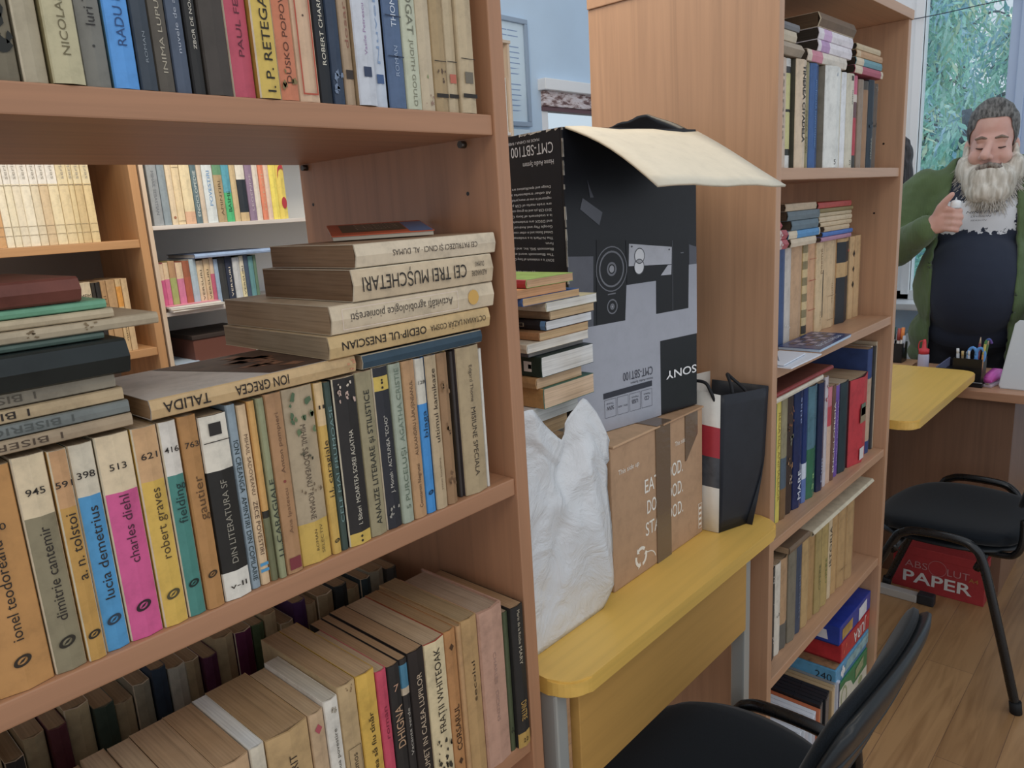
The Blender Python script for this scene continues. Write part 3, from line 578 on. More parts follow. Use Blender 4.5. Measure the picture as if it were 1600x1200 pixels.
# ---- lower shelf, front row
C = [
 (0.128, 0.158, 0.214, '#a58a66', 'tan', 'tan paperback at the bottom left corner', {}),
 (0.1585, 0.180, 0.220, '#a98c68', 'tan', 'tan paperback with brown page tops second from left', {}),
 (0.1805, 0.201, 0.222, '#b09370', 'tan', 'tan paperback with smooth page tops third from left', {}),
 (0.2015, 0.2345, 0.222, '#b0906a', 'wide tan', 'wide tan paperback with stained page tops', dict(pg='#b39470')),
 (0.235, 0.265, 0.221, '#b7946c', 'diamond', 'tan paperback with red diamonds low on its spine', dict(marks=[('diamond', 0.192, 0.004, '#a04848'), ('diamond', 0.192 - 0.014, 0.003, '#a04848')], pg='#ad8c66')),
 (0.2655, 0.281, 0.222, '#c4b9a2', 'white', 'white paged thin book', dict(pg='#cfd0cc', board='#c9c2b2')),
 (0.2815, 0.3275, 0.221, '#b5935f', 'wide buff', 'wide buff book with dark capitals', dict(pg='#a6875f', txt=[('MICUTA DORRIT', 0.10, 0.195, 0.0085, 'up', '#33281c', 0.012)])),
 (0.328, 0.3455, 0.221, '#b99a74', 'buff', 'buff paperback with single red diamond', dict(pg='#b39874', marks=[('diamond', 0.203, 0.0042, '#a84850')])),
 (0.346, 0.3635, 0.226, '#cfc8ba', 'ragged white', 'white book with torn ragged head', dict(pg='#bdb6a6', txt=[('a doua povestire', 0.13, 0.192, 0.0042, 'up', '#5a5448')], marks=[('blot', 0.214, 0.006, '#9a8f7c')])),
 (0.364, 0.3865, 0.232, '#b39668', 'stained buff', 'thick stained buff book with boxed word', dict(pg='#a98a64', d=0.150, txt=[('cosmos', 0.118, 0.150, 0.0050, 'up', '#4a3c28')], marks=[('frame', (0.112, 0.158), 0.0006, '#4a3c28'), ('blot', 0.226, 0.004, '#7a5c3a')])),
 (0.387, 0.4115, 0.232, '#cda12c', 'yellow', 'bright yellow paperback with lower case title', dict(board='#b98f22', pg='#b3946c', d=0.150, txt=[('mai vrea să fiu tînăr', 0.085, 0.185, 0.0062, 'up', '#33270f', 0.012)])),
 (0.412, 0.4265, 0.224, '#c24058', 'pinkish red', 'pinkish red thin paperback', dict(pg='#b39a7a', txt=[('roman', 0.14, 0.18, 0.004, 'up', '#7d2034')])),
 (0.427, 0.4435, 0.222, '#2b2826', 'black', 'black paperback with figure seven', dict(pg='#a5835e', d=0.150, txt=[('7', 0.195, 0.195, 0.0085, 'h', '#b98a6c'), ('DHIGNA', 0.120, 0.172, 0.0105, 'up', '#b08a66', 0.01)])),
 (0.444, 0.4555, 0.222, '#2e2a28', 'thin black', 'thin black paperback with blue label', dict(pg='#a5835e', bands=[(0.80, '#2e2a28'), (0.84, '#b7a488'), (0.97, '#3f7a94'), (1.0, '#2e2a28')], d=0.150, txt=[('Vacanta verde', 0.10, 0.16, 0.0038, 'up', '#a9a193')])),
 (0.456, 0.4795, 0.2235, '#2b2421', 'dark brown', 'dark brown paperback with pale serif capitals', dict(pg='#a5835e', d=0.150, txt=[('DRUMEȚ IN CALEA LUPILOR', 0.055, 0.195, 0.0075, 'up', '#b8a184', 0.01)])),
 (0.480, 0.5115, 0.2215, '#cdb98c', 'red sided', 'cream spined paperback with red side and sketch at the foot', dict(board='#a83c2c', pg='#b59a78', d=0.150, txt=[('FRAȚII WHITEOAK', 0.102, 0.212, 0.0098, 'up', '#241d16', 0.02)], marks=[('blot', 0.07, 0.012, '#3a3428'), ('blot', 0.045, 0.012, '#3a3428'), ('blot', 0.085, 0.008, '#3a3428')])),
 (0.512, 0.5305, 0.2215, '#b07a42', 'rust', 'rust coloured paperback with dark ornament', dict(pg='#a08058', d=0.150, txt=[('CORSARUL', 0.060, 0.122, 0.0082, 'up', '#3a2412', 0.012)], marks=[('diamond', 0.200, 0.0035, '#4a3018'), ('diamond', 0.045, 0.0035, '#4a3018')])),
 (0.531, 0.5385, 0.2215, '#b58a58', 'thin tan', 'thin tan paperback with worn spine', dict(pg='#a08058', d=0.150)),
 (0.539, 0.5665, 0.2225, '#b08a54', 'tan', 'tan thick book with faint dark title', dict(pg='#a08660', d=0.155, txt=[('secolul', 0.11, 0.165, 0.0055, 'up', '#3f2f1c')])),
 (0.567, 0.6095, 0.2205, '#b58a72', 'pinkish brown', 'wide pinkish brown hardback with faded lettering', dict(hard=True, pg='#a89078', d=0.15, round_=0.06, txt=[('CHARLES · DICKENS', 0.062, 0.160, 0.0052, 'down', '#9a7868')])),
 (0.610, 0.6195, 0.202, '#4a5236', 'dark green', 'dark green thin book', dict(pg='#a89078', marks=[('blot', 0.03, 0.004, '#2a2c22')])),
 (0.620, 0.6425, 0.205, '#2a2826', 'black', 'black book with yellow foot against the upright', dict(pg='#a5835e', dy=-0.004, d=0.155, bands=[(0.105, '#b08a3a'), (1.0, '#2a2826')],
   txt=[('Marin de la Roche', 0.152, 0.200, 0.0052, 'down', '#b3a68c'), ('MARY', 0.122, 0.148, 0.0060, 'down', '#b3a68c', 0.01), ('DINTRE', 0.040, 0.068, 0.0105, 'down', '#b08a3a', 0.01), ('22', 0.010, 0.010, 0.006, 'h', DK)])),
]
shelf_row('book', ZC, C, 'in the front row at lower left', 'books in the front row on the lower shelf', 'left', y=0.608, d=0.120, seed=8, jitter=0.003)
# ---- lower shelf, dim row behind
cols = [('#87785c', 'dark drab'), ('#a38d6a', 'brown'), ('#b09b73', 'brown'), ('#44423f', 'charcoal'), ('#ab966e', 'drab'), ('#5f3036', 'wine red'), ('#ae986e', 'brown'), ('#3d4c3f', 'dark green'), ('#a7916a', 'drab'),
        ('#978d74', 'grey brown'), ('#2f3d4c', 'dark navy'), ('#b3ac98', 'pale grey'), ('#a58d66', 'brown'), ('#5a2c46', 'plum'), ('#a9926a', 'drab'), ('#64264a', 'magenta'), ('#4a5a38', 'moss green'), ('#ac9268', 'brown'),
        ('#b2996f', 'brown'), ('#4a2a55', 'purple'), ('#ac926a', 'brown'), ('#9f8861', 'drab'), ('#303434', 'blackish'), ('#ad966c', 'brown'), ('#3a4c50', 'dark teal'), ('#998f76', 'grey brown'), ('#4c4a44', 'dark grey'), ('#565048', 'dark drab')]
rr = random.Random(21); x = 0.055; D_ = []
for i, (c, s) in enumerate(cols):
    t = rr.uniform(0.016, 0.025)
    if x + t > 0.642: break
    D_.append((x, x + t, rr.uniform(0.198, 0.212) - (0.012 if i % 5 == 3 else 0), c, s, '%s spined book' % s, dict(pg='#a08866', dy=rr.uniform(0, 0.012), lean=0.0, round_=0.22, wear=(i % 3 == 0))))
    x += t + 0.0008
shelf_row('book', ZC, D_, 'in the dim row behind the lower books', 'books in the row behind on the lower shelf', 'right', y=0.832, d=0.125, seed=9)

# the rows go on to the left, past the frame
rr = random.Random(77); drab = ['#a58a66', '#8d7a5c', '#b79b70', '#77705f', '#6d5a46', '#a9946c', '#8f8468', '#94704a']
for z, xa, xb, y, d, h, lab, grp in ((ZA, -0.110, 0.148, 0.612, 0.125, 0.20, 'plain old paperback further left on the top shelf, past the frame edge', 'plain paperbacks further left on the top shelf'),
                                     (ZB, -0.110, 0.069, 0.613, 0.125, 0.1735, 'plain old paperback further left on the middle shelf, past the frame edge', 'plain paperbacks further left on the middle shelf'),
                                     (ZC, -0.110, 0.126, 0.610, 0.120, 0.218, 'plain old paperback further left in the lower front row, past the frame edge', 'plain paperbacks further left on the lower shelf')):
    x = xa
    while x < xb - 0.012:
        t = min(rr.uniform(0.018, 0.032), xb - x)
        if xb - x - t < 0.012: t = xb - x
        o = book('book', zz(x, y + rr.uniform(0, 0.004), z + 0.0005), t - 0.0008, h - rr.uniform(0, 0.003), d, rr.choice(drab)); tag(o, lab, 'book', grp); x += t
# ------------------------------------------------------------------ bookcases along the back wall
YB = 2.2
bookcase('bookcase', 'warm beech bookcase by the back wall, seen at left through the shelf gap', -0.05, 0.903, YB, YB + 0.32, 0.62, [0.30, -0.018, -0.322, -0.66, -1.02, -1.40], '#b98a58', thick=0.0225, back='#8d8378', pins=())
bookcase('bookcase', 'pale shelved bookcase by the back wall right of the warm one', 0.909, 2.465, YB, YB + 0.32, 0.66, [0.315, 0.016, -0.230, -0.40, -0.80, -1.40], '#c9b49c', thick=0.012, back='#dfe4f0', shelf_edge='#cfc9c4')  # same material as the warm one; daylight paleness is put into these colours
cr = ['#dcd3ba', '#d9cfb2', '#d6ccb4', '#dbd3bd', '#d0c3a6', '#cbb48e', '#d8c9a2', '#d3c094', '#ceba8a', '#c5ad7c', '#d0b986']
xs = [0.545, 0.565, 0.583, 0.599, 0.618, 0.641, 0.660, 0.681, 0.705, 0.730, 0.743, 0.764, 0.785]
L1 = []
for i in range(12):
    c = cr[(i - 1) % 11]
    L1.append((xs[i], xs[i + 1], 0.232, '#c79a66' if i == 0 else c, 'tan' if i == 0 else 'cream', ('tan' if i == 0 else 'matching cream') + ' volume with white label strip',
      dict(bands=[(0.66, c), (0.93, '#d9d5cc' if i < 8 else '#d3c49c'), (1.0, '#cfc3a8' if i < 8 else c)] if i else None, marks=[('bar', 0.150, 0.0012, '#6b5f4c'), ('bar', 0.218, 0.0012, '#6b5f4c'), ('bar', 0.050, 0.0010, '#8a7a5e'), ('bar', 0.028, 0.0010, '#8a7a5e')],
           txt=[('seria', 0.165, 0.208, 0.006, 'up', '#8f8a80')])))
L1.insert(0, (0.520, 0.5445, 0.232, '#c79a66', 'tan', 'tan volume at the cut edge', {}))
shelf_row('book', -0.018, L1, 'on upper back shelf seen through the gap', 'matching cream volumes on the back shelf', 'right', y=YB + 0.012, d=0.16, seed=3)
L2 = [
 (0.539, 0.551, 0.17, '#3a3a3a', 'dark', 'thin dark book', {}), (0.5515, 0.572, 0.172, '#cfc8bc', 'white', 'small white spined book', {}), (0.5725, 0.587, 0.172, '#8f97a6', 'bluish', 'bluish grey spined book', {}),
 (0.5875, 0.601, 0.172, '#2f5c96', 'blue', 'blue spined book with round white mark', dict(marks=[('dot', 0.150, 0.005, '#c9d2de')])), (0.6015, 0.621, 0.172, '#3a4048', 'dark', 'dark book with yellow dot', dict(marks=[('dot', 0.150, 0.006, '#d29a35')])),
 (0.6215, 0.638, 0.175, '#cdd0cf', 'pale', 'pale book with blue dot', dict(marks=[('dot', 0.152, 0.004, '#55708c')])), (0.6385, 0.668, 0.178, '#bb8c44', 'ochre', 'wide ochre book', {}),
 (0.6685, 0.690, 0.19, '#4a4540', 'charcoal', 'charcoal book leaning under the white magazine', {}),
 (0.702, 0.739, 0.201, '#cbbb9c', 'wide cream', 'wide cream hardback with dark top label', dict(hard=True, round_=0.2, txt=[('MEM', 0.165, 0.165, 0.011, 'h', '#3a342c', 0.01), ('1', 0.105, 0.105, 0.012, 'h', '#3a342c')])),
 (0.7395, 0.749, 0.198, '#38332e', 'thin black', 'thin black spined book', {}), (0.7495, 0.7615, 0.198, '#2e2b2a', 'thin black', 'thin black book beside the tan ones', {}),
 (0.762, 0.7765, 0.200, '#b08a5c', 'tan', 'tan paperback with faint title', dict(txt=[('poezii', 0.08, 0.16, 0.006, 'up', '#6e5434')])), (0.777, 0.8005, 0.200, '#b38f62', 'tan', 'plain wide tan paperback', {}),
 (0.801, 0.816, 0.201, '#cda65a', 'buff', 'buff paperback with orange patch', dict(bands=[(0.62, '#c6a878'), (0.9, '#d2902f'), (1.0, '#c6a878')], txt=[('nuvele', 0.03, 0.09, 0.006, 'up', '#5c4a30')])), (0.8165, 0.833, 0.201, '#c5a87c', 'buff', 'plain buff paperback next to the upright', {}),
]
shelf_row('book', -0.322, L2, 'on lower warm back shelf', 'books on the lower warm back shelf', 'left', y=YB + 0.012, d=0.15, seed=4)
mg = thing('magazine', 'white magazine lying across the small books on the warm back shelf', 'magazine', zz(0.53, YB + 0.006, -0.322 + 0.1915))
bm = bmesh.new(); add_box(bm, 0, 0.175, 0, 0.2, 0, 0.010, 0.001); bm_obj('pages', bm, plain('#d8dae2', 0.5), mg)
bm = bmesh.new(); add_box(bm, -0.001, 0.176, -0.001, 0.201, 0.010, 0.0115, 0.0004); bm_obj('cover', bm, plain('#cdd2e0', 0.4), mg)
# right part
bl = '#46668f'
R1 = [
 (0.934, 0.963, 0.178, '#8f969c', 'grey', 'wide grey hardback with faint spine lettering', dict(txt=[('MIHAIL SEBASTIAN', 0.03, 0.15, 0.008, 'down', '#6a7078')])), (0.9635, 0.985, 0.180, '#83929c', 'blue grey', 'blue grey hardback', {}),
 (0.9855, 1.003, 0.172, '#d3c0a0', 'cream', 'cream paperback with red foot mark', dict(marks=[('dot', 0.02, 0.004, '#a06a4c')])), (1.0035, 1.026, 0.174, '#d6c29a', 'pale cream', 'pale cream paperback', dict(marks=[('bar', 0.01, 0.001, '#7a6a50'), ('bar', 0.16, 0.001, '#7a6a50')])),
 (1.0265, 1.058, 0.176, '#d0b27c', 'straw', 'straw coloured thick paperback', dict(board='#a88850', bands=[(0.2, '#d2a888'), (1.0, '#d8c8a0')])), (1.0585, 1.077, 0.174, '#59717a', 'slate green', 'slate green book with dense lettering', dict(txt=[('ENCICLOPEDIE', 0.02, 0.15, 0.008, 'up', '#c2cccb')])),
 (1.0775, 1.093, 0.174, '#c8b8a4', 'pinkish', 'pinkish cream paperback', {}), (1.0935, 1.126, 0.173, '#c6d0d4', 'white', 'white book with blue stripe', dict(txt=[('POVESTIRI', 0.05, 0.15, 0.010, 'up', '#4f8ac0')])),
 (1.1265, 1.154, 0.172, '#b3a07c', 'green topped', 'brown paperback with green top', dict(bands=[(0.80, '#a8926c'), (1.0, '#5c8f6c')], txt=[('AMINTIRI', 0.02, 0.12, 0.008, 'up', '#5c4c34')])), (1.1545, 1.180, 0.172, '#2f9a80', 'bluish green', 'bluish green bright paperback', dict(board='#3a78a8', bands=[(0.5, '#38b070'), (1.0, '#4a9ab0')], txt=[('BASME', 0.03, 0.09, 0.010, 'up', '#1c4a30')])),
 (1.1805, 1.200, 0.172, '#c2ab80', 'tan', 'tan paperback', {}), (1.2005, 1.230, 0.172, '#2f3a48', 'black and white', 'black and white spined book', dict(bands=[(0.15, '#c2a87c'), (0.72, '#2c333c'), (1.0, '#d3d0c4')])),
 (1.2305, 1.254, 0.172, '#8a7590', 'purple', 'dull purple book with worn lettering', dict(txt=[('LEGENDE', 0.03, 0.14, 0.007, 'up', '#b5a8b4')])), (1.2545, 1.275, 0.171, '#d0c8bc', 'off white', 'off white paperback', {}), (1.2755, 1.293, 0.171, '#d98060', 'coral', 'coral red paperback', dict(txt=[('POEZII', 0.03, 0.14, 0.006, 'up', '#c2a080')])),
 (1.2935, 1.312, 0.171, '#d5bba8', 'pale pink', 'pale pink paperback', {}), (1.3125, 1.337, 0.172, '#e0cf48', 'lemon yellow', 'lemon yellow thin picture book', {}),
]
shelf_row('book', 0.016, R1, 'on the pale back shelf, upper row', 'books on the upper pale back shelf', 'left', y=YB + 0.012, d=0.15, seed=6)
pb = book('picture_book', zz(1.338, YB + 0.02, 0.0166), 0.03, 0.172, 0.15, '#d9c34a'); tag(pb, 'yellow picture book with red ribbon drawing on the pale back shelf', 'book', 'books on the upper pale back shelf')
I = Ink(); yq = -0.0045
path = smooth_path([(0.004, 0, 0.125), (0.010, 0, 0.150), (0.024, 0, 0.155), (0.027, 0, 0.13)], 5)
for a, b in zip(path, path[1:]): I.poly([(a.x, yq, a.z), (b.x, yq, b.z), (b.x, yq, b.z + 0.012), (a.x, yq, a.z + 0.012)])
I.disc((0.018, yq, 0.05), (1, 0, 0), (0, 0, 1), 0.009, 0.018); I.build('ribbon_drawing', plain('#b0303c', 0.5), pb)
flat('book', 0.994, 0.372, YB + 0.006, 0.016 + 0.1815, 0.016, 0.2, '#dfe0de', 'long white album lying on the upper pale back shelf row', None, txt=[('ATLAS GEOGRAFIC SCOLAR', 0.06, 0.18, 0.006, 'up', '#7a7a7a')])
pk = ['#c8588a', '#cf6f98', '#9aa860', '#c9759a', '#a85a44', '#9fb6c4', '#cbb898', '#c6ae88', '#bc5a78', '#8fa8c4', '#3a3c3e', '#2c3448', '#b9bec2', '#cfc59c', '#44546c', '#5a8f96', '#5c7a64']
sn = ['pink', 'rose', 'green', 'rose', 'red brown', 'pale blue', 'cream', 'buff', 'dusky pink', 'light blue', 'black', 'navy', 'pale grey', 'pale yellow', 'dark slate', 'teal', 'grey green']
tops = {0: '#d6bfa0', 1: '#d3bc9a', 2: '#b08a64', 3: '#d0b898', 4: '#9a5a40', 8: '#cbb49a', 13: '#c9c4b4'}
xs = [0.929, 0.945, 0.960, 0.980, 1.001, 1.022, 1.043, 1.065, 1.084, 1.098, 1.112, 1.135, 1.158, 1.181, 1.196, 1.211, 1.229, 1.240]
R2 = []
for i in range(17):
    k = {}
    if i in tops: k['bands'] = [(0.66, pk[i]), (1.0, tops[i])]
    if i in (6, 7, 11, 13): k['txt'] = [('VERSURI', 0.02, 0.11, 0.006, 'up', '#d8d0c0' if i == 11 else '#4a4438')]
    R2.append((xs[i], xs[i + 1], 0.138 + 0.003 * (i % 3), pk[i], sn[i], '%s spined book' % sn[i], k))
shelf_row('book', -0.230, R2, 'on the pale back shelf, lower row', 'books on the lower pale back shelf', 'left', y=YB + 0.03, d=0.14, seed=7)
flat('book', 1.034, 0.252, YB + 0.012, -0.230 + 0.1445, 0.014, 0.19, '#8fa9cf', 'pale blue hardback lying on the lower pale back row', None, hard=True, board='#5c6f92', pg='#cfd2d6')
for i, (c, dz, x0, rz, lab) in enumerate([('#a8927c', 0.0, 0.935, 0.05, 'buff magazine at the bottom of the small pile before the pink books'), ('#d6d3cc', 0.0062, 0.93, -0.04, 'white magazine in the middle of the small pile before the pink books'), ('#d4879a', 0.0124, 0.925, 0.02, 'pink covered magazine on the small pile before the pink books')]):
    m_ = thing('magazine', lab, 'magazine', zz(x0, YB - 0.015 + 0.002 * i, -0.230 + dz + 0.0002), (0, 0, rz), 'magazines before the pink books')
    bm = bmesh.new(); add_box(bm, 0, 0.16, 0, 0.04, 0, 0.0045, 0.0006); bm_obj('pages', bm, plain('#d9d6cf', 0.6), m_)
    bm = bmesh.new(); add_box(bm, -0.0008, 0.1608, -0.0008, 0.0405, 0.0046, 0.0056, 0.0002); bm_obj('cover', bm, plain(c, 0.45), m_)
bx_ = thing('storage_box', 'brown lidded box on the lowest visible pale back shelf', 'box', zz(0.998, YB + 0.03, -0.3995))
box_obj('box_body', 0, 0.2, 0, 0.2, 0, 0.075, plain('#6b4034', 0.6), bx_, 0.003); box_obj('lid', -0.003, 0.203, -0.003, 0.203, 0.075, 0.088, plain('#3a302c', 0.6), bx_, 0.002)
bk = thing('booklet', 'pale blue booklet lying left of the brown box on the back shelf', 'booklet', zz(0.932, YB + 0.02, -0.40 + 0.0008), (0, 0, -0.05))
box_obj('pages', 0, 0.07, 0, 0.2, 0, 0.012, plain('#d3d6dc', 0.6), bk, 0.001); box_obj('cover', -0.001, 0.071, -0.001, 0.201, 0.012, 0.0135, plain('#a9bed6', 0.4), bk, 0)
# the far right end of this bookcase
rE = [(2.345, 2.375, 0.22, '#b7c2a2', 'greenish', 'greenish white book', {}), (2.3755, 2.405, 0.215, '#ddd9c8', 'cream white', 'cream white book', {}), (2.4055, 2.428, 0.21, '#d0b0a8', 'pinkish', 'pinkish white book', {}), (2.4285, 2.450, 0.215, '#d6d4cc', 'white', 'white end book', {})]
shelf_row('book', 0.315, rE, 'at the far right end of the pale back bookcase', 'books at the far end of the pale back bookcase', 'left', y=YB + 0.012, d=0.15, seed=2)

# ------------------------------------------------------------------ yellow tables
YEL = '#deb03c'
def yellow_top(name, x0, x1, y0, y1, z, parent, r=0.045, t=0.026, ox=0, oy=0):
    bm = bmesh.new(); pts = []
    for cx, cy, a0 in ((x1 - r, y0 + r, -90), (x1 - r, y1 - r, 0), (x0 + r, y1 - r, 90), (x0 + r, y0 + r, 180)):
        for k in range(9): a = math.radians(a0 + k * 90 / 8); pts.append((cx + r * math.cos(a), cy + r * math.sin(a)))
    prism(bm, pts, z - t, z)
    es = [e for e in bm.edges if abs(e.verts[0].co.z - e.verts[1].co.z) < 1e-6]
    bmesh.ops.bevel(bm, geom=es, offset=0.003, segments=2, affect='EDGES')
    return bm_obj(name, bm, wood(YEL, 'x', 0.38, 0.05), parent)
def bench(label, x0, x1, y0, y1, zt, back_apron=False):
    o = thing('table', label, 'table', (x0, y0, 0)); L = x1 - x0; D = y1 - y0; z = zt + H
    yellow_top('tabletop', 0, L, 0, D, z, o)
    ya = 0.030 if not back_apron else D - 0.14
    box_obj('apron', 0.05, L - 0.10, ya, ya + 0.018, z - 0.205, z - 0.0265, wood('#c6953c', 'x', 0.45, 0.05), o)
    mt = plain('#a8aca8', 0.35, 0.3)
    spots = [(0.004, 0.035), (0.004, D - 0.06), (L - 0.095, 0.035), (L - 0.095, D - 0.06)] if not back_apron else [(0.01, 0.12), (0.01, D - 0.04), (L - 0.10, 0.29), (L - 0.10, D - 0.035)]
    for xx, yy in spots:
        bm = bmesh.new(); add_box(bm, xx, xx + 0.026, yy, yy + 0.03, 0.0, z - 0.0265, 0.004); lg = bm_obj('leg', bm, mt, o)
        for q in (0.2, 0.30, 0.42):
            bm = bmesh.new(); add_tube(bm, [(xx + 0.013, yy - 0.0015, q), (xx + 0.013, yy + 0.002, q)], 0.0028, 8); bm_obj('bolt', bm, plain('#4a4c4c', 0.4, 0.6), lg)
    return o
ZT = -0.637
bench('long narrow yellow table carrying the bag and boxes between two bookcases', 0.695, 1.3835, 0.571, 0.985, ZT)
bench('yellow table at right, beyond the tall bookcase and before the desk', 2.203, 2.945, 0.545, 0.93, ZT, True)

# ---- carton
Yc = 0.676
ct = thing('cardboard_carton', 'brown cardboard carton with white lettering and brown tape on the yellow table', 'carton', zz(0.946, Yc, ZT + 0.0003))
KR = paper('#b08a66', 0.75, 0.10)
CW, CD, CH = 0.302, 0.235, 0.253
bm = bmesh.new(); add_box(bm, 0, CW, 0, CD, 0, CH, 0.003); bm_obj('carton_body', bm, KR, ct)
bm = bmesh.new(); add_box(bm, 0.004, CW * 0.49, -0.003, CD, CH + 0.0005, CH + 0.0045, 0.001); fo = bm_obj('flap', bm, paper('#c39c74', 0.75, 0.1), ct)
bm = bmesh.new(); add_box(bm, CW * 0.52, CW - 0.002, -0.004, CD, CH + 0.0005, CH + 0.004, 0.001); bm_obj('flap', bm, paper('#b28a64', 0.75, 0.1), ct)
def tape_mat():
    m, nt, b = newmat('brown_packing_tape'); b.inputs['Base Color'].default_value = rgb('#6f5a46'); b.inputs['Roughness'].default_value = 0.18
    n = node(nt, 'ShaderNodeTexNoise', Scale=1.0, Detail=3.0); nt.links.new(objco(nt, (30, 30, 60)), n.inputs['Vector'])
    bp = node(nt, 'ShaderNodeBump', Strength=0.6, Distance=0.002); nt.links.new(n.outputs[0], bp.inputs['Height']); nt.links.new(bp.outputs[0], b.inputs['Normal']); return m
TAPE = tape_mat()
bm = bmesh.new()
add_box(bm, 0.134, 0.182, -0.0018, -0.0006, 0.0, CH + 0.004); add_box(bm, 0.134, 0.182, -0.0045, CD * 0.5, CH + 0.0046, CH + 0.0058)
bm_obj('packing_tape', bm, TAPE, ct)
bm = bmesh.new(); prism(bm, [(0.235, CH), (0.281, CH), (0.281, CH - 0.045), (0.2385, CH - 0.088), (0.235, CH - 0.088)], -0.0016, -0.0006, 'xz'); bm_obj('packing_tape', bm, TAPE, ct)
I = Ink(); yq = -0.0006; ex, ez = (1, 0, 0), (0, 0, 1)
for z, w1_, w2_ in ((0.146, 'EAT', 'GOOD.'), (0.106, 'DO', 'GOOD.'), (0.066, 'STAY', 'GOOD.')):
    I.text(w1_, (0.098 + (0.006 if w1_ == 'DO' else 0), yq, z), ex, ez, 0.046 if w1_ == 'EAT' else (0.030 if w1_ == 'DO' else 0.064), 0.026, 0.012)
    I.text(w2_, (0.154, yq, z + 0.003), ex, ez, 0.072, 0.026, 0.012)
I.text('This side up', (0.020, yq, 0.203), ex, ez, 0.062, 0.009)
I.text('This side up', (0.200, yq, 0.203), ex, ez, 0.050, 0.009)
for k in range(3):          # recycling mark: three bent arrows
    a = math.radians(90 + 120 * k); c = Vector((0.082, yq, 0.034)); p = lambda an, r: c + Vector((math.cos(an) * r, 0, math.sin(an) * r))
    for s in range(4):
        a0, a1 = a - 0.8 + s * 0.34, a - 0.8 + (s + 1) * 0.34
        I.poly([p(a0, 0.019), p(a1, 0.019), p(a1, 0.013), p(a0, 0.013)])
    I.poly([p(a + 0.56, 0.023), p(a + 0.95, 0.016), p(a + 0.56, 0.009)])
for s in range(8):
    a0, a1 = 0.2 + s * 0.17, 0.2 + (s + 1) * 0.17; c = Vector((0.104, yq, 0.014)); p = lambda an, r: c + Vector((math.cos(an) * r * 1.2, 0, math.sin(an) * r))
    I.poly([p(a0, 0.022), p(a1, 0.022), p(a1, 0.020), p(a0, 0.020)])
for q in (((0.284, 0.012), (0.297, 0.062)),):
    (a, z0), (b_, z1) = q
    for r_ in ((a, z0, b_, z0 + 0.001), (a, z1, b_, z1 + 0.001), (a, z0, a + 0.001, z1), (b_, z0, b_ + 0.001, z1)): I.poly([(r_[0], yq, r_[1]), (r_[2], yq, r_[1]), (r_[2], yq, r_[3]), (r_[0], yq, r_[3])])
    for k in range(4): I.poly([(0.286, yq, 0.018 + k * 0.011), (0.295, yq, 0.018 + k * 0.011), (0.295, yq, 0.023 + k * 0.011), (0.286, yq, 0.023 + k * 0.011)])
I.build('printed_lettering', plain('#e4dccf', 0.6), ct)

# ---- black audio-system box standing upside down on the carton
SZ = ZT + 0.0003 + CH + 0.0065
sw, sd, sh = 0.3075, 0.225, 0.118 - SZ
yaw = -math.atan2(0.189, 0.982)
sb = thing('audio_system_box', 'tall black and grey audio system box upside down on the carton, cream flap open', 'box', zz(0.940, 0.742, SZ), (0, 0, yaw))
BLK = paper('#14161c', 0.32, 0.12); GRY = paper('#9da0ab', 0.35, 0.05)
V = []; F = []; th_ = 0.005
bm = bmesh.new()
for a in ((0, sw, 0, th_, 0, sh), (0, sw, sd - th_, sd, 0, sh), (0, th_, th_, sd - th_, 0, sh), (sw - th_, sw, th_, sd - th_, 0, sh), (th_, sw - th_, th_, sd - th_, 0, th_)): add_box(bm, *a, 0.0008)
bm_obj('box_body', bm, BLK, sb)
def ink_xz(polys, name, m, y=-0.0004):
    I = Ink()
    for p in polys: I.poly([(x, y, z - SZ) for x, z in p][::1])
    return I.build(name, m, sb)
ink_xz([[(0.0, -0.378), (0.208, -0.378), (0.208, -0.2415), (sw, -0.2415), (sw, -0.114), (0.286, -0.114), (0.284, -0.192), (0.199, -0.192), (0.200, -0.134), (0.128, -0.134), (0.123, -0.193), (0.0, -0.193)]], 'grey_print', GRY)
ink_xz([[(0.0, -0.193), (0.05, -0.193), (0.055, -0.08), (0.0, -0.076)], [(0.287, -0.078), (sw, -0.084), (sw, -0.114), (0.287, -0.114)]], 'grey_print', paper('#565862', 0.35, 0.08), -0.0003)
I = Ink(); I.poly([(x, -0.0006, z - SZ) for x, z in ((0.057, -0.1925), (0.123, -0.1925), (0.128, -0.058), (0.063, -0.055))]); I.poly([(x, -0.0006, z - SZ) for x, z in ((0.129, -0.132), (0.2, -0.132), (0.2, -0.190), (0.284, -0.190), (0.286, -0.070), (0.129, -0.060))])
I.build('speaker_picture', paper('#101116', 0.35, 0.1), sb)
I = Ink(); X_, Z_ = (1, 0, 0), (0, 0, 1)
for (cx, cz, r, w) in ((0.0945, -0.104, 0.0285, 0.10), (0.0945, -0.104, 0.0355, 0.05), (0.0945, -0.104, 0.011, 0.3), (0.0935, -0.166, 0.012, 0.18), (0.0935, -0.166, 0.005, 0.5)): I.ring((cx, -0.0008, cz - SZ), X_, Z_, r, r * 1.05, w, 28)
I.poly([(0.084, -0.0008, -0.146 - SZ), (0.102, -0.0008, -0.1455 - SZ), (0.102, -0.0008, -0.1435 - SZ), (0.084, -0.0008, -0.144 - SZ)])
I.poly([(0.264, -0.0008, -0.092 - SZ), (0.272, -0.0008, -0.092 - SZ), (0.272, -0.0008, -0.0905 - SZ), (0.264, -0.0008, -0.0905 - SZ)])
I.poly([(0.2415, -0.0008, -0.19 - SZ), (0.2422, -0.0008, -0.19 - SZ), (0.2432, -0.0008, -0.068 - SZ), (0.2425, -0.0008, -0.068 - SZ)])
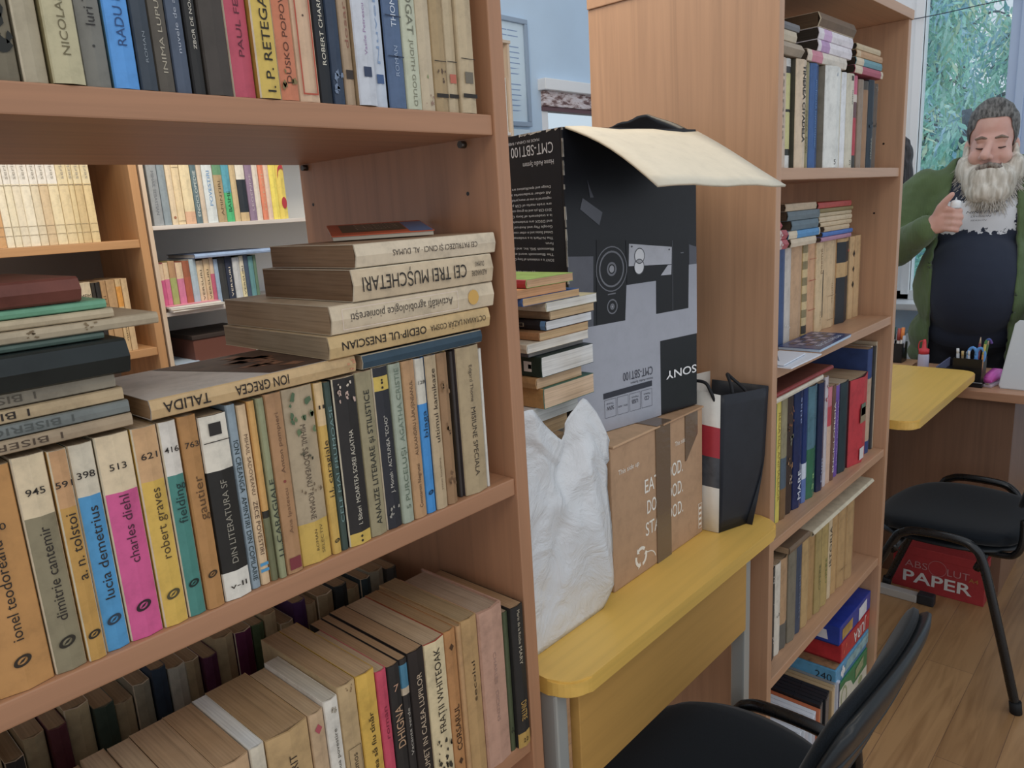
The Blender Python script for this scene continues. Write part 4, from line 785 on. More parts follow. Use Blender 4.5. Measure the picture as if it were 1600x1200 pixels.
I.build('speaker_picture', plain('#6a6c74', 0.4), sb)
I = Ink(); I.disc((0.0945, -0.0009, -0.104 - SZ), X_, Z_, 0.0055, 0.006); I.disc((0.0935, -0.0009, -0.166 - SZ), X_, Z_, 0.002, 0.002); I.build('speaker_picture', plain('#8f9198', 0.3), sb)
I = Ink(); I.poly([(x, -0.0008, z - SZ) for x, z in ((0.134, -0.103), (0.240, -0.109), (0.241, -0.079), (0.136, -0.066))]); I.poly([(x, -0.0008, z - SZ) for x, z in ((0.212, -0.126), (0.239, -0.127), (0.240, -0.110), (0.230, -0.110))]); I.build('receiver_picture', paper('#b3b5bd', 0.3, 0.08), sb)
I = Ink(); I.disc((0.160, -0.0011, -0.088 - SZ), X_, Z_, 0.012, 0.013); I.disc((0.1585, -0.0011, -0.106 - SZ), X_, Z_, 0.012, 0.013); I.build('receiver_picture', plain('#d6d7da', 0.3), sb)
I = Ink(); I.ring((0.160, -0.0012, -0.088 - SZ), X_, Z_, 0.0125, 0.0135, 0.12); I.ring((0.1585, -0.0012, -0.106 - SZ), X_, Z_, 0.0125, 0.0135, 0.12); I.disc((0.142, -0.0012, -0.071 - SZ), X_, Z_, 0.0022, 0.0016); I.disc((0.234, -0.0012, -0.083 - SZ), X_, Z_, 0.0022, 0.0016); I.build('receiver_picture', plain('#4c4e55', 0.3), sb)
I = Ink(); I.poly([(x, -0.0010, z - SZ) for x, z in ((0.0665, -0.3205), (0.185, -0.3185), (0.185, -0.3085), (0.0665, -0.3105))]); I.build('feature_bar', plain('#2c2e3a', 0.4), sb)
def up_down(body, x, z, length, cap, bold=0.0, y=-0.0012, ink=None):       # upside-down line: starts at the right
    ink.text(body, (x, y, z + cap - SZ), (-1, 0, 0), (0, 0, -1), length, cap, bold)
I = Ink(); up_down('CMT-SBT100', 0.187, -0.2985, 0.073, 0.0155, 0, ink=I); up_down('Home Audio System', 0.187, -0.3065, 0.055, 0.0042, 0, ink=I)
for k, (a, b_) in enumerate((('CD', 'Playback'), ('USB', 'Playback'), ('FM / AM', ''), ('50W', 'Total'))):
    x1 = 0.1845 - k * 0.0298; x0 = x1 - 0.0268
    for r_ in ((x0, -0.3545, x1, -0.3540), (x0, -0.3232, x1, -0.3227), (x0, -0.3545, x0 + 0.0005, -0.3227), (x1 - 0.0005, -0.3545, x1, -0.3227)): I.poly([(r_[0], -0.0012, r_[1] - SZ), (r_[2], -0.0012, r_[1] - SZ), (r_[2], -0.0012, r_[3] - SZ), (r_[0], -0.0012, r_[3] - SZ)])
    L_ = {0: 0.011, 1: 0.015, 2: 0.021, 3: 0.017}[k]; up_down(a, x1 - (0.0268 - L_) / 2, -0.342, L_, 0.0035 if k == 2 else 0.0075, 0.01, ink=I)
    if b_: up_down(b_, x1 - 0.005, -0.332, 0.0165, 0.003, 0, ink=I)
I.build('printed_lettering', plain('#3c3e4a', 0.5), sb)
I = Ink()
up_down('SONY', 0.3045, -0.3150, 0.083, 0.0155, 0.02, ink=I)
I.build('brand_lettering', plain('#e6e6e6', 0.5), sb)
# text on the narrow left side (faces the near bookcase), upside down
I = Ink()
def side(body, y, z, length, cap, bold=0.0):   # start nearest the front edge, running to the back
    I.text(body, (-0.0005, y, z + cap - SZ), (0, 1, 0), (0, 0, -1), length, cap, bold)
side('CMT-SBT100', 0.022, 0.082, 0.108, 0.0170, 0.004); side('Home Audio System', 0.022, 0.0650, 0.078, 0.0080); side('MADE IN CHINA / FABRIQUE EN CHINE', 0.055, 0.103, 0.140, 0.0045)
zq = 0.030
for ln, L_ in (('Design and specifications are subject to change', .165), ('All other trademarks and registered', .165), ('registered in one or more jurisdictions.', .125), ('are trade marks of CSR plc and its group', .165), ('2013 CSR plc and its group companies. The aptX', .165), ('is a trademark of Sony Corporation', .150),
               ('and DSGX are trademarks of Sony Corp', .165), ('Google Play and Android are trademarks', .165), ('United States and in other countries', .12), ('The N-Mark is a trademark or registered', .165), ('Forum.', .02), ('Bluetooth SIG, Inc. and any use of such', .165), ('The Bluetooth word mark and logos', .165), ('SONY is a trademark of Sony Corporation', .140)):
    side(ln, 0.032, zq, L_, 0.0042); zq -= 0.0088
zq = -0.106
for ln, L_ in (('Bluetooth Supported Codec: SBC, MP3', .16), ('Compatible Bluetooth Profiles: A2DP, AVRCP', .165), ('Communication System: Bluetooth Specification', .165)): side(ln, 0.030, zq, L_, 0.0045); zq -= 0.0085
side('Bluetooth', 0.029, -0.1335, 0.058, 0.0068, 0.01)
zq = -0.153
for ln, L_ in (('system.', .035), ('Enjoy various music sources CD, USB, FM', .165), ('One-touch listening with NFC', .128), ('wirelessly with Bluetooth technology', .15)): side(ln, 0.030, zq, L_, 0.0045); zq -= 0.0088
I.build('printed_lettering', plain('#b9bac0', 0.5), sb)
# sticky tape remnant, worn edges
I = Ink(); I.poly([(x, -0.0006, z - SZ) for x, z in ((0.036, 0.012), (0.078, -0.012), (0.070, -0.032), (0.030, -0.005))]); I.poly([(x, -0.0007, z - SZ) for x, z in ((0.047, 0.040), (0.052, 0.028), (0.060, 0.012), (0.052, 0.012))]); I.build('tape_remnant', plain('#4b4e58', 0.15), sb)
I = Ink(); rr = random.Random(4)
for k in range(26):
    z = rr.uniform(-0.33, 0.115); l_ = rr.uniform(0.004, 0.022); w_ = rr.uniform(0.0006, 0.0018); I.poly([(-0.0002, -0.0007, z - SZ), (w_, -0.0007, z - SZ), (w_ * 0.5, -0.0007, min(z + l_, 0.118) - SZ), (-0.0002, -0.0007, min(z + l_, 0.118) - SZ)])
    I.poly([(-0.0006, 0.0, z - SZ), (-0.0006, w_, z - SZ), (-0.0006, w_, min(z + l_, 0.118) - SZ), (-0.0006, 0.0, min(z + l_, 0.118) - SZ)])
for k in range(16):
    y = rr.uniform(0.0, 0.2); l_ = rr.uniform(0.004, 0.02); I.poly([(-0.0006, y, 0.118 - SZ), (-0.0006, y + l_, 0.118 - SZ), (-0.0006, y + l_, 0.1155 - SZ - rr.random() * 0.002), (-0.0006, y, 0.1165 - SZ)])
I.build('scuffed_edges', plain('#b5b0a8', 0.7), sb)
# open cream flap: hinged on the front top edge, hanging out over the front
CREAM = paper('#d3c9b2', 0.6, 0.05)
hz = 0.118 - SZ
def flap_mesh(name, quad, mats, t, parent, n=8, sag=0.012, flip=1):
    a, b, c, d = [Vector(q) for q in quad]; nrm = (b - a).cross(d - a).normalized() * flip; V = []; F = []; FM = []
    for side_ in (0, 1):
        for i in range(n + 1):
            for j in range(n + 1):
                u, v = i / n, j / n; p = (a * (1 - u) + b * u) * (1 - v) + (d * (1 - u) + c * u) * v
                p = p + nrm * (sag * math.sin(v * 2.6) * (0.5 + 0.5 * math.cos(2.2 * u + 0.4)) - side_ * t) + Vector((0, 0, 0.0015 * math.sin(13 * u + 5 * v)))
                V.append(p)
    N = (n + 1) * (n + 1)
    for i in range(n):
        for j in range(n):
            q = (i * (n + 1) + j, (i + 1) * (n + 1) + j, (i + 1) * (n + 1) + j + 1, i * (n + 1) + j + 1)
            F.append(q); FM.append(0); F.append(tuple(N + k for k in q[::-1])); FM.append(1)
    edge = [i * (n + 1) for i in range(n + 1)] + [n * (n + 1) + j for j in range(1, n + 1)] + [i * (n + 1) + n for i in range(n - 1, -1, -1)] + [j for j in range(n - 1, 0, -1)]
    for k in range(len(edge)):
        p, q = edge[k], edge[(k + 1) % len(edge)]; F.append((q, p, N + p, N + q)); FM.append(0)
    return mesh_obj(name, V, F, mats, parent, FM, smooth=True)
flap_mesh('flap', [(0.006, -0.001, hz + 0.001), (sw + 0.004, -0.001, hz - 0.004), (sw + 0.012, -0.172, hz - 0.104), (0.012, -0.178, hz - 0.100)], [CREAM, BLK], 0.0035, sb, flip=-1)
flap_mesh('flap', [(0.10, sd - 0.003, hz), (sw - 0.002, sd - 0.003, hz), (sw + 0.004, sd + 0.004, hz + 0.022), (0.15, sd + 0.002, hz + 0.010)], [paper('#6b6152', 0.6), BLK], 0.003, sb, sag=0.004)
flap_mesh('flap', [(sw - 0.003, 0.012, hz), (sw - 0.003, sd - 0.012, hz), (sw - 0.008, sd - 0.020, hz + 0.028), (sw - 0.008, 0.105, hz + 0.040)], [paper('#574e42', 0.6), BLK], 0.003, sb, sag=0.002)
# ------------------------------------------------------------------ white plastic bag with a stack of books
def plastic(hx, rough=0.22):
    m, nt, b = newmat('crinkled_white_plastic'); c = rgb(hx)
    n = node(nt, 'ShaderNodeTexNoise', Scale=9.0, Detail=4.0); nt.links.new(objco(nt), n.inputs['Vector'])
    nt.links.new(ramp(nt, n.outputs[0], [(0.35, scl(c, 0.93)), (0.65, c)]), b.inputs['Base Color'])
    n2 = node(nt, 'ShaderNodeTexNoise', Scale=15.0, Detail=6.0, Roughness=0.6, Distortion=2.2); nt.links.new(objco(nt), n2.inputs['Vector'])
    bp = node(nt, 'ShaderNodeBump', Strength=0.9, Distance=0.006); nt.links.new(n2.outputs[0], bp.inputs['Height']); nt.links.new(bp.outputs[0], b.inputs['Normal'])
    b.inputs['Roughness'].default_value = rough; b.inputs['Specular IOR Level'].default_value = 0.6; return m
def lerp_tab(tab, x):
    for (a, p), (b, q) in zip(tab, tab[1:]):
        if a <= x <= b: return p + (q - p) * (x - a) / (b - a)
    return tab[-1][1]
def make_bag():
    x0, x1, y0, y1, zb = 0.703, 0.905, 0.645, 0.875, ZT + 0.0006
    NS, NV = 120, 44; W_, D_ = x1 - x0, y1 - y0; per = 2 * (W_ + D_)
    f = W_ / per; g = D_ / per
    # rim height along the perimeter (s: front left -> front right -> back right -> back left)
    top = [(0, -0.262), (f * 0.10, -0.262), (f * 0.46, -0.326), (f * 0.66, -0.292), (f * 0.80, -0.276), (f * 0.90, -0.305), (f, -0.352), (f + g * 0.5, -0.330), (f + g, -0.34), (2 * f + g, -0.35), (2 * f + 1.5 * g, -0.33), (1.0, -0.262)]
    fr = random.Random(41); FOLDS = [(fr.uniform(-1.5, 1.5), fr.uniform(-0.6, 2.4), fr.choice((-1, 1)) * fr.uniform(0.003, 0.009)) for _ in range(26)]
    V = []; F = []; FM = []
    for j in range(NV + 1):
        v = j / NV
        for i in range(NS):
            s = i / NS; L = s * per
            if L < W_: p = Vector((x0 + L, y0, 0)); n_ = Vector((0, -1, 0))
            elif L < W_ + D_: p = Vector((x1, y0 + L - W_, 0)); n_ = Vector((1, 0, 0))
            elif L < 2 * W_ + D_: p = Vector((x1 - (L - W_ - D_), y1, 0)); n_ = Vector((0, 1, 0))
            else: p = Vector((x0, y1 - (L - 2 * W_ - D_), 0)); n_ = Vector((-1, 0, 0))
            z = zb + (lerp_tab(top, s) - zb) * v
            c = Vector(((x0 + x1) / 2, (y0 + y1) / 2, 0))
            r = 0.90 + 0.10 * math.sin(math.pi * min(1, v * 1.15)) if v < 0.87 else 0.94
            p = c + (p - c) * r
            if n_.y < 0: p.x += 0.006 * v
            q = Vector((p.x * 9, p.y * 9, z * 7))
            wv = 0.006 * noise.noise(q * 0.9)
            for (fa, fc, fw_) in FOLDS: wv += fw_ * max(0.0, 1 - abs((s * 3.2 * math.cos(fa) + v * math.sin(fa)) - fc) / 0.11)
            wv += 0.0018 * (1 - 2 * abs(noise.noise(Vector((p.x * 22 + 5 * z, p.y * 22, z * 20))))) + 0.0008 * noise.noise(q * 9.3)
            wv *= min(1, v * 6) * (1.0 if n_.y < 0 or n_.x > 0 else 0.4)
            if n_.y < 0: wv -= 0.010 * math.exp(-((p.x - 0.835 + 0.03 * (v - 0.7)) / 0.010) ** 2) * max(0, v - 0.25)      # long vertical crease under the tear
            p = p + n_ * (wv - 0.006)
            if n_.x < 0: p.x = max(p.x, 0.699)
            if n_.x > 0: p.x = min(p.x, 0.928)
            V.append((p.x, p.y, z))
    for j in range(NV):
        for i in range(NS):
            k = (i + 1) % NS; a_, b_, c_, d_ = j * NS + i, j * NS + k, (j + 1) * NS + k, (j + 1) * NS + i; s = i / NS; v = j / NV; m = 0
            e = abs(noise.noise(Vector((v * 14, s * 30, 2))))
            if f * 0.975 < s < f + 0.02 and v < 0.42 and e > 0.16 + 0.5 * v: m = 1
            if f * 0.965 < s < f + 0.02 and 0.03 < v < 0.40 and e < 0.05: m = 2
            F += [(a_, b_, c_), (a_, c_, d_)] if (i * 7 + j * 3) % 2 else [(a_, b_, d_), (b_, c_, d_)]; FM += [m, m]
    F.append(tuple(range(NS))[::-1]); FM.append(0)
    o = mesh_obj('plastic_bag', [(a, b, c + H) for a, b, c in V], F, [plastic('#d2d4d6'), paper('#5c7050', 0.3, 0.4), paper('#b89a4c', 0.3, 0.3), paper('#a3b58c', 0.4)], None, FM, True)
    md = o.modifiers.new('film', 'SOLIDIFY'); md.thickness = 0.0008; md.offset = -1
    tag(o, 'white crinkled plastic bag with torn open top on the yellow table', 'bag')
make_bag()
hb = thing('filler_box', 'box hidden inside the white plastic bag, carrying the stacked books', 'box', zz(0.745, 0.70, ZT + 0.002))
box_obj('box_body', 0, 0.115, 0, 0.135, 0, 0.290, paper('#a98a66', 0.8), hb); box_obj('lid', -0.002, 0.117, -0.002, 0.137, 0.2902, 0.300, paper('#b3946f', 0.8), hb)
zs_ = ZT + 0.002 + 0.3005
G2 = 'books stacked in the white bag'
def stk(x0, x1, t, col, lab, yf=0.688, ln=0.19, **k):
    global zs_
    o = book('book', zz(x0, yf + ln, zs_ + t - 0.0002), t - 0.0006, ln, x1 - x0, col, rot=(0, math.pi / 2, -math.pi / 2), **k)
    tag(o, lab, 'book', G2); zs_ += t
stk(0.780, 0.885, 0.0260, '#c9bda4', 'cream book half sunk in the torn mouth of the bag, lowest of the stack', yf=0.712, ln=0.15, pg='#c0a37c')
stk(0.790, 0.905, 0.0235, '#cfd2d2', 'white book just above the torn mouth of the white bag', yf=0.705, ln=0.16, pg='#cdd0cf')
stk(0.803, 0.925, 0.0310, '#b8894c', 'thick tan paged book with dark green cover in the bag stack', ln=0.2, pg='#d0b394', board='#3a6a58', round_=0.03)
stk(0.795, 0.903, 0.0165, '#b58a54', 'tan thin book squeezed between the green covered ones in the bag stack', yf=0.694, ln=0.19, pg='#c2a482')
stk(0.801, 0.926, 0.0305, '#20342c', 'dark green thick book with white publisher square in the bag stack', ln=0.2, pg='#d2d2d0', round_=0.03, rough=0.3, txt=[('HAWAII', 0.080, 0.150, 0.010, 'down', '#c9d0cc', 0.01)], marks=[('sq', 0.175, 0.0075, '#c9c4bc'), ('sq', 0.179, 0.0032, '#7a2a26')])
stk(0.790, 0.920, 0.0098, '#585a62', 'thin grey glossy booklet in the middle of the bag stack', yf=0.702, ln=0.19, pg='#8d8a86', rough=0.2)
stk(0.772, 0.915, 0.0135, '#c9bca4', 'white paged book with cream pages on its long side in the bag stack', ln=0.18, pg='#d2cfc8', rough=0.6)
stk(0.800, 0.916, 0.0125, '#a8784a', 'tan pocket book below the black one in the bag stack', ln=0.17, pg='#c4a67c')
stk(0.815, 0.925, 0.0140, '#26262a', 'black thin book with faded lettering in the bag stack', ln=0.19, pg='#cfd3d8', txt=[('Dracula', 0.085, 0.150, 0.0062, 'down', '#9c947c'), ('BUD', 0.045, 0.078, 0.0065, 'down', '#b59a6c', 0.02)], bands=[(0.95, '#26262a'), (1.0, '#5a8ab8')], wear=False)
stk(0.825, 0.932, 0.0125, '#8f7454', 'brown sided book with buff pages in the bag stack', ln=0.19, pg='#c2a882')
stk(0.818, 0.940, 0.0140, '#c7b79c', 'widest white paged book near the top of the bag stack', ln=0.19, pg='#d6d6d2', board='#b8b08c')
stk(0.768, 0.897, 0.0122, '#31548c', 'blue spined pocket book third from top of the bag stack', ln=0.16, pg='#caa67a', marks=[('sq', 0.137, 0.004, '#b9a4a0')], bands=[(0.70, '#31548c'), (0.80, '#2a2a34'), (1.0, '#4a74b8')])
stk(0.755, 0.866, 0.0120, '#c98a54', 'orange tan pocket book second from top of the bag stack', ln=0.16, pg='#c9966a')
stk(0.778, 0.883, 0.0125, '#b03440', 'red spined pocket book with lime green cover on top of the bag stack', ln=0.16, pg='#c9a27c', board='#8aa84c', txt=[('*', 0.118, 0.130, 0.008, 'down', '#c9a24a', 0.02)])

# ------------------------------------------------------------------ paper carrier bag, black front, white and red side
cb = thing('carrier_bag', 'black and white stiff carrier bag with red band beside the carton', 'bag', zz(-0.004, -0.001, ZT + 0.0010))
BL_, BRr = Vector((1.262, 0.648)), Vector((1.372, 0.612)); TL_, TR_ = Vector((1.272, 0.650)), Vector((1.3825, 0.606))
hgt = 0.274
def cb_panel(name, rows, mats, fm=None, smooth=True):
    V = [p for r in rows for p in r]; n = len(rows[0]); F = []; FM = []
    for j in range(len(rows) - 1):
        for i in range(n - 1): F.append((j * n + i, j * n + i + 1, (j + 1) * n + i + 1, (j + 1) * n + i)); FM.append(fm[j] if fm else 0)
    o = mesh_obj(name, V, F, mats, cb, FM, smooth); md = o.modifiers.new('card', 'SOLIDIFY'); md.thickness = 0.0012; md.offset = 0; return o
rows = []
for j in range(13):
    v = j / 12; a = BL_ + (TL_ - BL_) * v; b = BRr + (TR_ - BRr) * v; cut = 1.0 - 0.34 * max(0, 1 - v * 2.2) ** 1.3
    rows.append([(a.x + (b.x - a.x) * u * cut, a.y + (b.y - a.y) * u * cut - 0.004 * math.sin(math.pi * u) * v + 0.03 * max(0, u * cut - 0.9) * 0, v * hgt - 0.002 * u * v) for u in [k / 10 for k in range(11)]])
cb_panel('front_panel', rows, [paper('#1f222a', 0.4, 0.15)])
gus = []; gz = [0, 0.085, 0.09, 0.145, 0.15, 0.205, 0.21, hgt]; gm = [0, 0, 1, 1, 2, 2, 0]
for z in gz: v = z / hgt; a = BL_ + (TL_ - BL_) * v; gus.append([(a.x - 0.004 * math.sin(math.pi * u) + 0.010 * u * v, a.y + 0.12 * u, z + 0.012 * u * v) for u in [k / 6 for k in range(7)]])
cb_panel('side_panel', gus, [paper('#ded9cf', 0.5, 0.04), paper('#4a4c52', 0.4, 0.3), paper('#b02a38', 0.4, 0.06)], [0, 0, 1, 1, 2, 2, 0])
rows = [[(1.262 + 0.116 * u + 0.010 * v, 0.768 - 0.035 * u, v * (hgt + 0.016)) for u in [k / 6 for k in range(7)]] for v in [0, 0.5, 1]]
cb_panel('back_panel', rows, [paper('#c9c4bc', 0.5, 0.06)])
rows = [[(1.372 + (0.0105) * v - (0.04 * max(0, 1 - v * 2.2) ** 1.3 if u < 0.5 else 0.0), 0.612 - 0.006 * v + 0.12 * u, v * hgt) for u in [k / 4 for k in range(5)]] for v in [k / 6 for k in range(7)]]
cb_panel('side_panel', rows, [paper('#24262c', 0.45, 0.1)])
rows = [[(1.262 + 0.07 * u, 0.648 + (0.12) * v - 0.02 * u, 0.001) for u in (0, 0.5, 1)] for v in (0, 0.5, 1)]
cb_panel('base_panel', rows, [paper('#1f222a', 0.5)])
for pts in ([(1.305, 0.639, hgt - 0.03), (1.303, 0.644, hgt + 0.012), (1.318, 0.66, hgt + 0.030), (1.336, 0.66, hgt + 0.020), (1.343, 0.634, hgt - 0.005), (1.344, 0.628, hgt - 0.03)],
            [(1.285, 0.757, hgt - 0.03), (1.282, 0.74, hgt + 0.012), (1.272, 0.71, hgt + 0.022), (1.268, 0.68, hgt + 0.022), (1.268, 0.668, hgt + 0.005), (1.276, 0.661, hgt - 0.02)]):
    tube_obj('rope_handle', smooth_path(pts, 6), 0.0032, plain('#1d1e22', 0.7), cb, 8)

# ------------------------------------------------------------------ contents of the tall bookcase
R = [
 (1.437, 1.4735, 0.198, '#c3ad98', 'pinkish', 'pinkish beige book against the left upright', dict(txt=[('istoria', 0.05, 0.17, 0.010, 'down', '#8a7a6a')])),
 (1.474, 1.4965, 0.199, '#b9b270', 'yellow and black', 'yellow and black spotted book', dict(board='#26251f', bands=[(0.12, '#c9c9c4'), (0.18, '#2f302a'), (0.52, '#bdb878'), (0.545, '#2f302a'), (0.87, '#bdb878'), (0.93, '#3a3a3a'), (1.0, '#c4c4c0')])),
 (1.504, 1.5535, 0.200, '#cbb496', 'cream', 'cream book with bold downward capitals', dict(board='#4c4a3e', dy=-0.006, txt=[('TINEREA CITADELA', 0.048, 0.190, 0.0125, 'down', '#2b2722', 0.07, 0.004)])),
 (1.554, 1.5865, 0.200, '#8d8256', 'olive', 'olive spined book', dict(txt=[('ROMAN', 0.03, 0.06, 0.009, 'down', '#5a5234'), ('PROZA', 0.07, 0.11, 0.008, 'down', '#6b6340')])),
 (1.587, 1.633, 0.201, '#26548e', 'royal blue', 'royal blue glossy hardback', dict(rough=0.22, hard=True, txt=[('DICTIONAR ENCICLOPEDIC', 0.04, 0.17, 0.007, 'down', '#5c8ab8')])),
 (1.645, 1.7305, 0.2005, '#d3d3cc', 'thick white', 'thick white spined book with small foot mark', dict(dy=-0.009, board='#857d6c', txt=[('A', 0.185, 0.185, 0.008, 'h', '#5a7aa0'), ('5', 0.012, 0.012, 0.011, 'h', '#4a4a46')])),
 (1.731, 1.7655, 0.200, '#bfb490', 'pale buff', 'pale buff book with teal edge', dict(board='#4f7f8c', txt=[('t', 0.14, 0.14, 0.010, 'h', '#5a5a4a')])),
 (1.766, 1.7965, 0.1995, '#d6d8da', 'plain white', 'plain white spined book', {}),
 (1.797, 1.8405, 0.1995, '#c4bda8', 'cream grey', 'cream grey book with small black marks', dict(txt=[('teatru', 0.135, 0.165, 0.008, 'up', '#4a4640'), ('3', 0.012, 0.012, 0.011, 'h', '#4a4640')], marks=[('sq', 0.190, 0.005, '#3a3632')])),
 (1.841, 1.8715, 0.199, '#b23a46', 'red', 'red book with pink top and dark foot', dict(bands=[(0.14, '#3a3a36'), (0.55, '#b03844'), (0.72, '#6a4a4c'), (0.80, '#c9bdb0'), (1.0, '#c9607a')])),
 (1.872, 1.9035, 0.193, '#8d7a68', 'grey brown', 'grey brown spined book', {}),
 (1.904, 1.9385, 0.192, '#96704c', 'tan', 'tan spined book with dark top label', dict(bands=[(0.9, '#96704c'), (1.0, '#4c443c')])),
 (1.939, 1.9785, 0.197, '#25303a', 'dark navy', 'dark navy book with crackled spine', dict(txt=[('STRAINUL', 0.02, 0.07, 0.010, 'up', '#9a9a88')], marks=[('blot', 0.1, 0.012, '#3a4a56')])),
 (1.979, 2.010, 0.192, '#5c4b3c', 'brown', 'brown spined book at the right end', dict(marks=[('blot', 0.18, 0.006, '#b9b2a4'), ('blot', 0.1, 0.008, '#2f2a26')])),
]
shelf_row('book', F1, R, "on the tall bookcase's uppermost shelf", 'books on the uppermost shelf of the tall bookcase', 'left', y=0.622, d=0.16, seed=31)
zq = F1 + 0.2022 + 0.0005; yy = 0.618
G3 = 'books lying on the uppermost row of the tall bookcase'
for x0, ln, t, c, lab, k in ((1.560, 0.212, 0.0225, '#c9b8a4', 'cream pink book, lowest of the four piled on the uppermost row', dict(bands=[(0.10, '#c9b8a4'), (0.36, '#c47888'), (1.0, '#cfc4b4')], pg='#4a4038')),
                             (1.612, 0.188, 0.0225, '#d3ccd0', 'whitish purple book, second from bottom of the uppermost left pile', dict(bands=[(0.08, '#d3ccd0'), (0.32, '#b08ab4'), (1.0, '#d3ccd0')], pg='#3a342e')),
                             (1.613, 0.192, 0.0225, '#d0c8d0', 'whitish purple book beneath the brown album on the uppermost pile', dict(bands=[(0.14, '#d3ccd0'), (0.36, '#c4a0c4'), (1.0, '#d3ccd0')], pg='#3a342e')),
                             (1.612, 0.200, 0.0280, '#6b5238', 'brown ragged album on top of the uppermost left pile', dict(pg='#5a4836', wear=True, round_=0.2))):
    flat('book', x0, ln, yy, zq, t, 0.17, c, lab, G3, **k); zq += t
zq = F1 + 0.2022 + 0.0005
for x0, ln, t, c, lab, k in ((1.826, 0.19, 0.0175, '#a8485c', 'cream and crimson book at the bottom of the small upper right pile', dict(bands=[(0.25, '#c9b89c'), (0.92, '#a8485c'), (1.0, '#c9b89c')])),
                             (1.832, 0.175, 0.0165, '#5a8c96', 'cream and teal book in the small upper right pile', dict(bands=[(0.28, '#c9b89c'), (1.0, '#5a8c96')])),
                             (1.833, 0.175, 0.0150, '#b58a5c', 'tan orange book in the small upper right pile', dict(bands=[(0.15, '#c2a882'), (1.0, '#b58a5c')])),
                             (1.832, 0.160, 0.0135, '#bba680', 'straw coloured book on top of the small upper right pile', {})):
    flat('book', x0, ln, yy, zq, t, 0.15, c, lab, G3, pg='#3a322a', **k); zq += t
zq = F1 + 0.2022 + 0.0005
for x0, ln, t, c, lab, k in ((1.412, 0.118, 0.024, '#a08f7a', 'buff rolled looking book half hidden by the bookcase side, uppermost shelf', dict(round_=0.3)), (1.412, 0.092, 0.020, '#b7a88e', 'pale book half hidden by the bookcase side, second of its pile', {}), (1.412, 0.106, 0.014, '#6b6a6c', 'grey booklet half hidden by the bookcase side, top of its pile', {})):
    flat('book', x0, ln, yy, zq, t, 0.15, c, lab, G3, **k); zq += t

R = [
 (1.487, 1.530, 0.216, '#a07a5c', 'brown', 'brown book beside the left upright', {}), (1.5305, 1.5855, 0.216, '#c3a284', 'tan cream', 'tan cream wide book', dict(marks=[('bar', 0.07, 0.0015, '#a06a54'), ('bar', 0.15, 0.0015, '#a06a54')])),
 (1.586, 1.6045, 0.216, '#22262c', 'black', 'black spined book', {}), (1.605, 1.637, 0.216, '#39507a', 'blue', 'dull blue spined book', {}), (1.6375, 1.6775, 0.216, '#bfb6ac', 'greyish white', 'greyish white ragged book', dict(board='#6b6a5c', marks=[('blot', 0.04, 0.006, '#dcd8d4')])),
 (1.678, 1.7395, 0.2155, '#bb946c', 'tan', 'tan spined book with brown side', dict(board='#7a4f36')), (1.740, 1.7695, 0.2155, '#b79a5c', 'dotted yellow', 'narrow dotted yellow spined book', dict(bands=[(0.04, '#b79a5c'), (0.13, '#3a342a')] + [(0.13 + (i + 1) * 0.087, ('#c7ad78', '#84754c')[i % 2]) for i in range(10)])),
 (1.770, 1.8155, 0.2155, '#c59468', 'orange tan', 'orange tan book with ruled lines', dict(marks=[('bar', 0.06, 0.0015, '#a8543c'), ('bar', 0.13, 0.0015, '#a8543c'), ('bar', 0.18, 0.0012, '#a8543c')])),
 (1.816, 1.8615, 0.215, '#c9ad80', 'straw', 'straw coloured book with script title', dict(txt=[('poeme', 0.14, 0.20, 0.010, 'up', '#8a6a48'), ('carte', 0.02, 0.05, 0.008, 'up', '#a08058')])), (1.862, 1.8755, 0.215, '#c6aa80', 'thin straw', 'thin book with long black strip', dict(bands=[(0.14, '#c6aa80'), (0.68, '#26241f'), (1.0, '#c6aa80')])),
 (1.876, 1.9525, 0.215, '#c4a67a', 'wide buff', 'wide buff book with faint box', dict(board='#bfa074', txt=[('studii', 0.06, 0.11, 0.008, 'up', '#9a7c54')], marks=[('frame', (0.02, 0.08), 0.001, '#8a6c48')])),
 (1.953, 2.031, 0.2145, '#23262a', 'black', 'black spined book with wide buff diagonal band', dict(board='#c09a6c', bands=[(0.55, '#23262a'), (0.72, '#b8935c'), (0.96, '#23262a'), (1.0, '#b8935c')])), (2.0315, 2.0445, 0.2145, '#3a3c3e', 'thin charcoal', 'thin charcoal book with red fleck', dict(marks=[('bar', 0.18, 0.006, '#a84a34')])),
 (2.045, 2.0845, 0.2145, '#c09c6a', 'buff', 'buff book with black ornaments', dict(marks=[('diamond', 0.09, 0.007, '#2f2a24'), ('diamond', 0.13, 0.006, '#2f2a24'), ('diamond', 0.17, 0.007, '#2f2a24')])), (2.085, 2.126, 0.215, '#bf9c6c', 'plain buff', 'plain buff book at the right end', {}),
]
shelf_row('book', F2, R, "in the tall bookcase's second row", 'books in the second row of the tall bookcase', 'left', y=0.685, d=0.16, seed=32)
zq = F2 + 0.2163 + 0.0005; yy = 0.672; G4 = 'books lying on the second row of the tall bookcase'
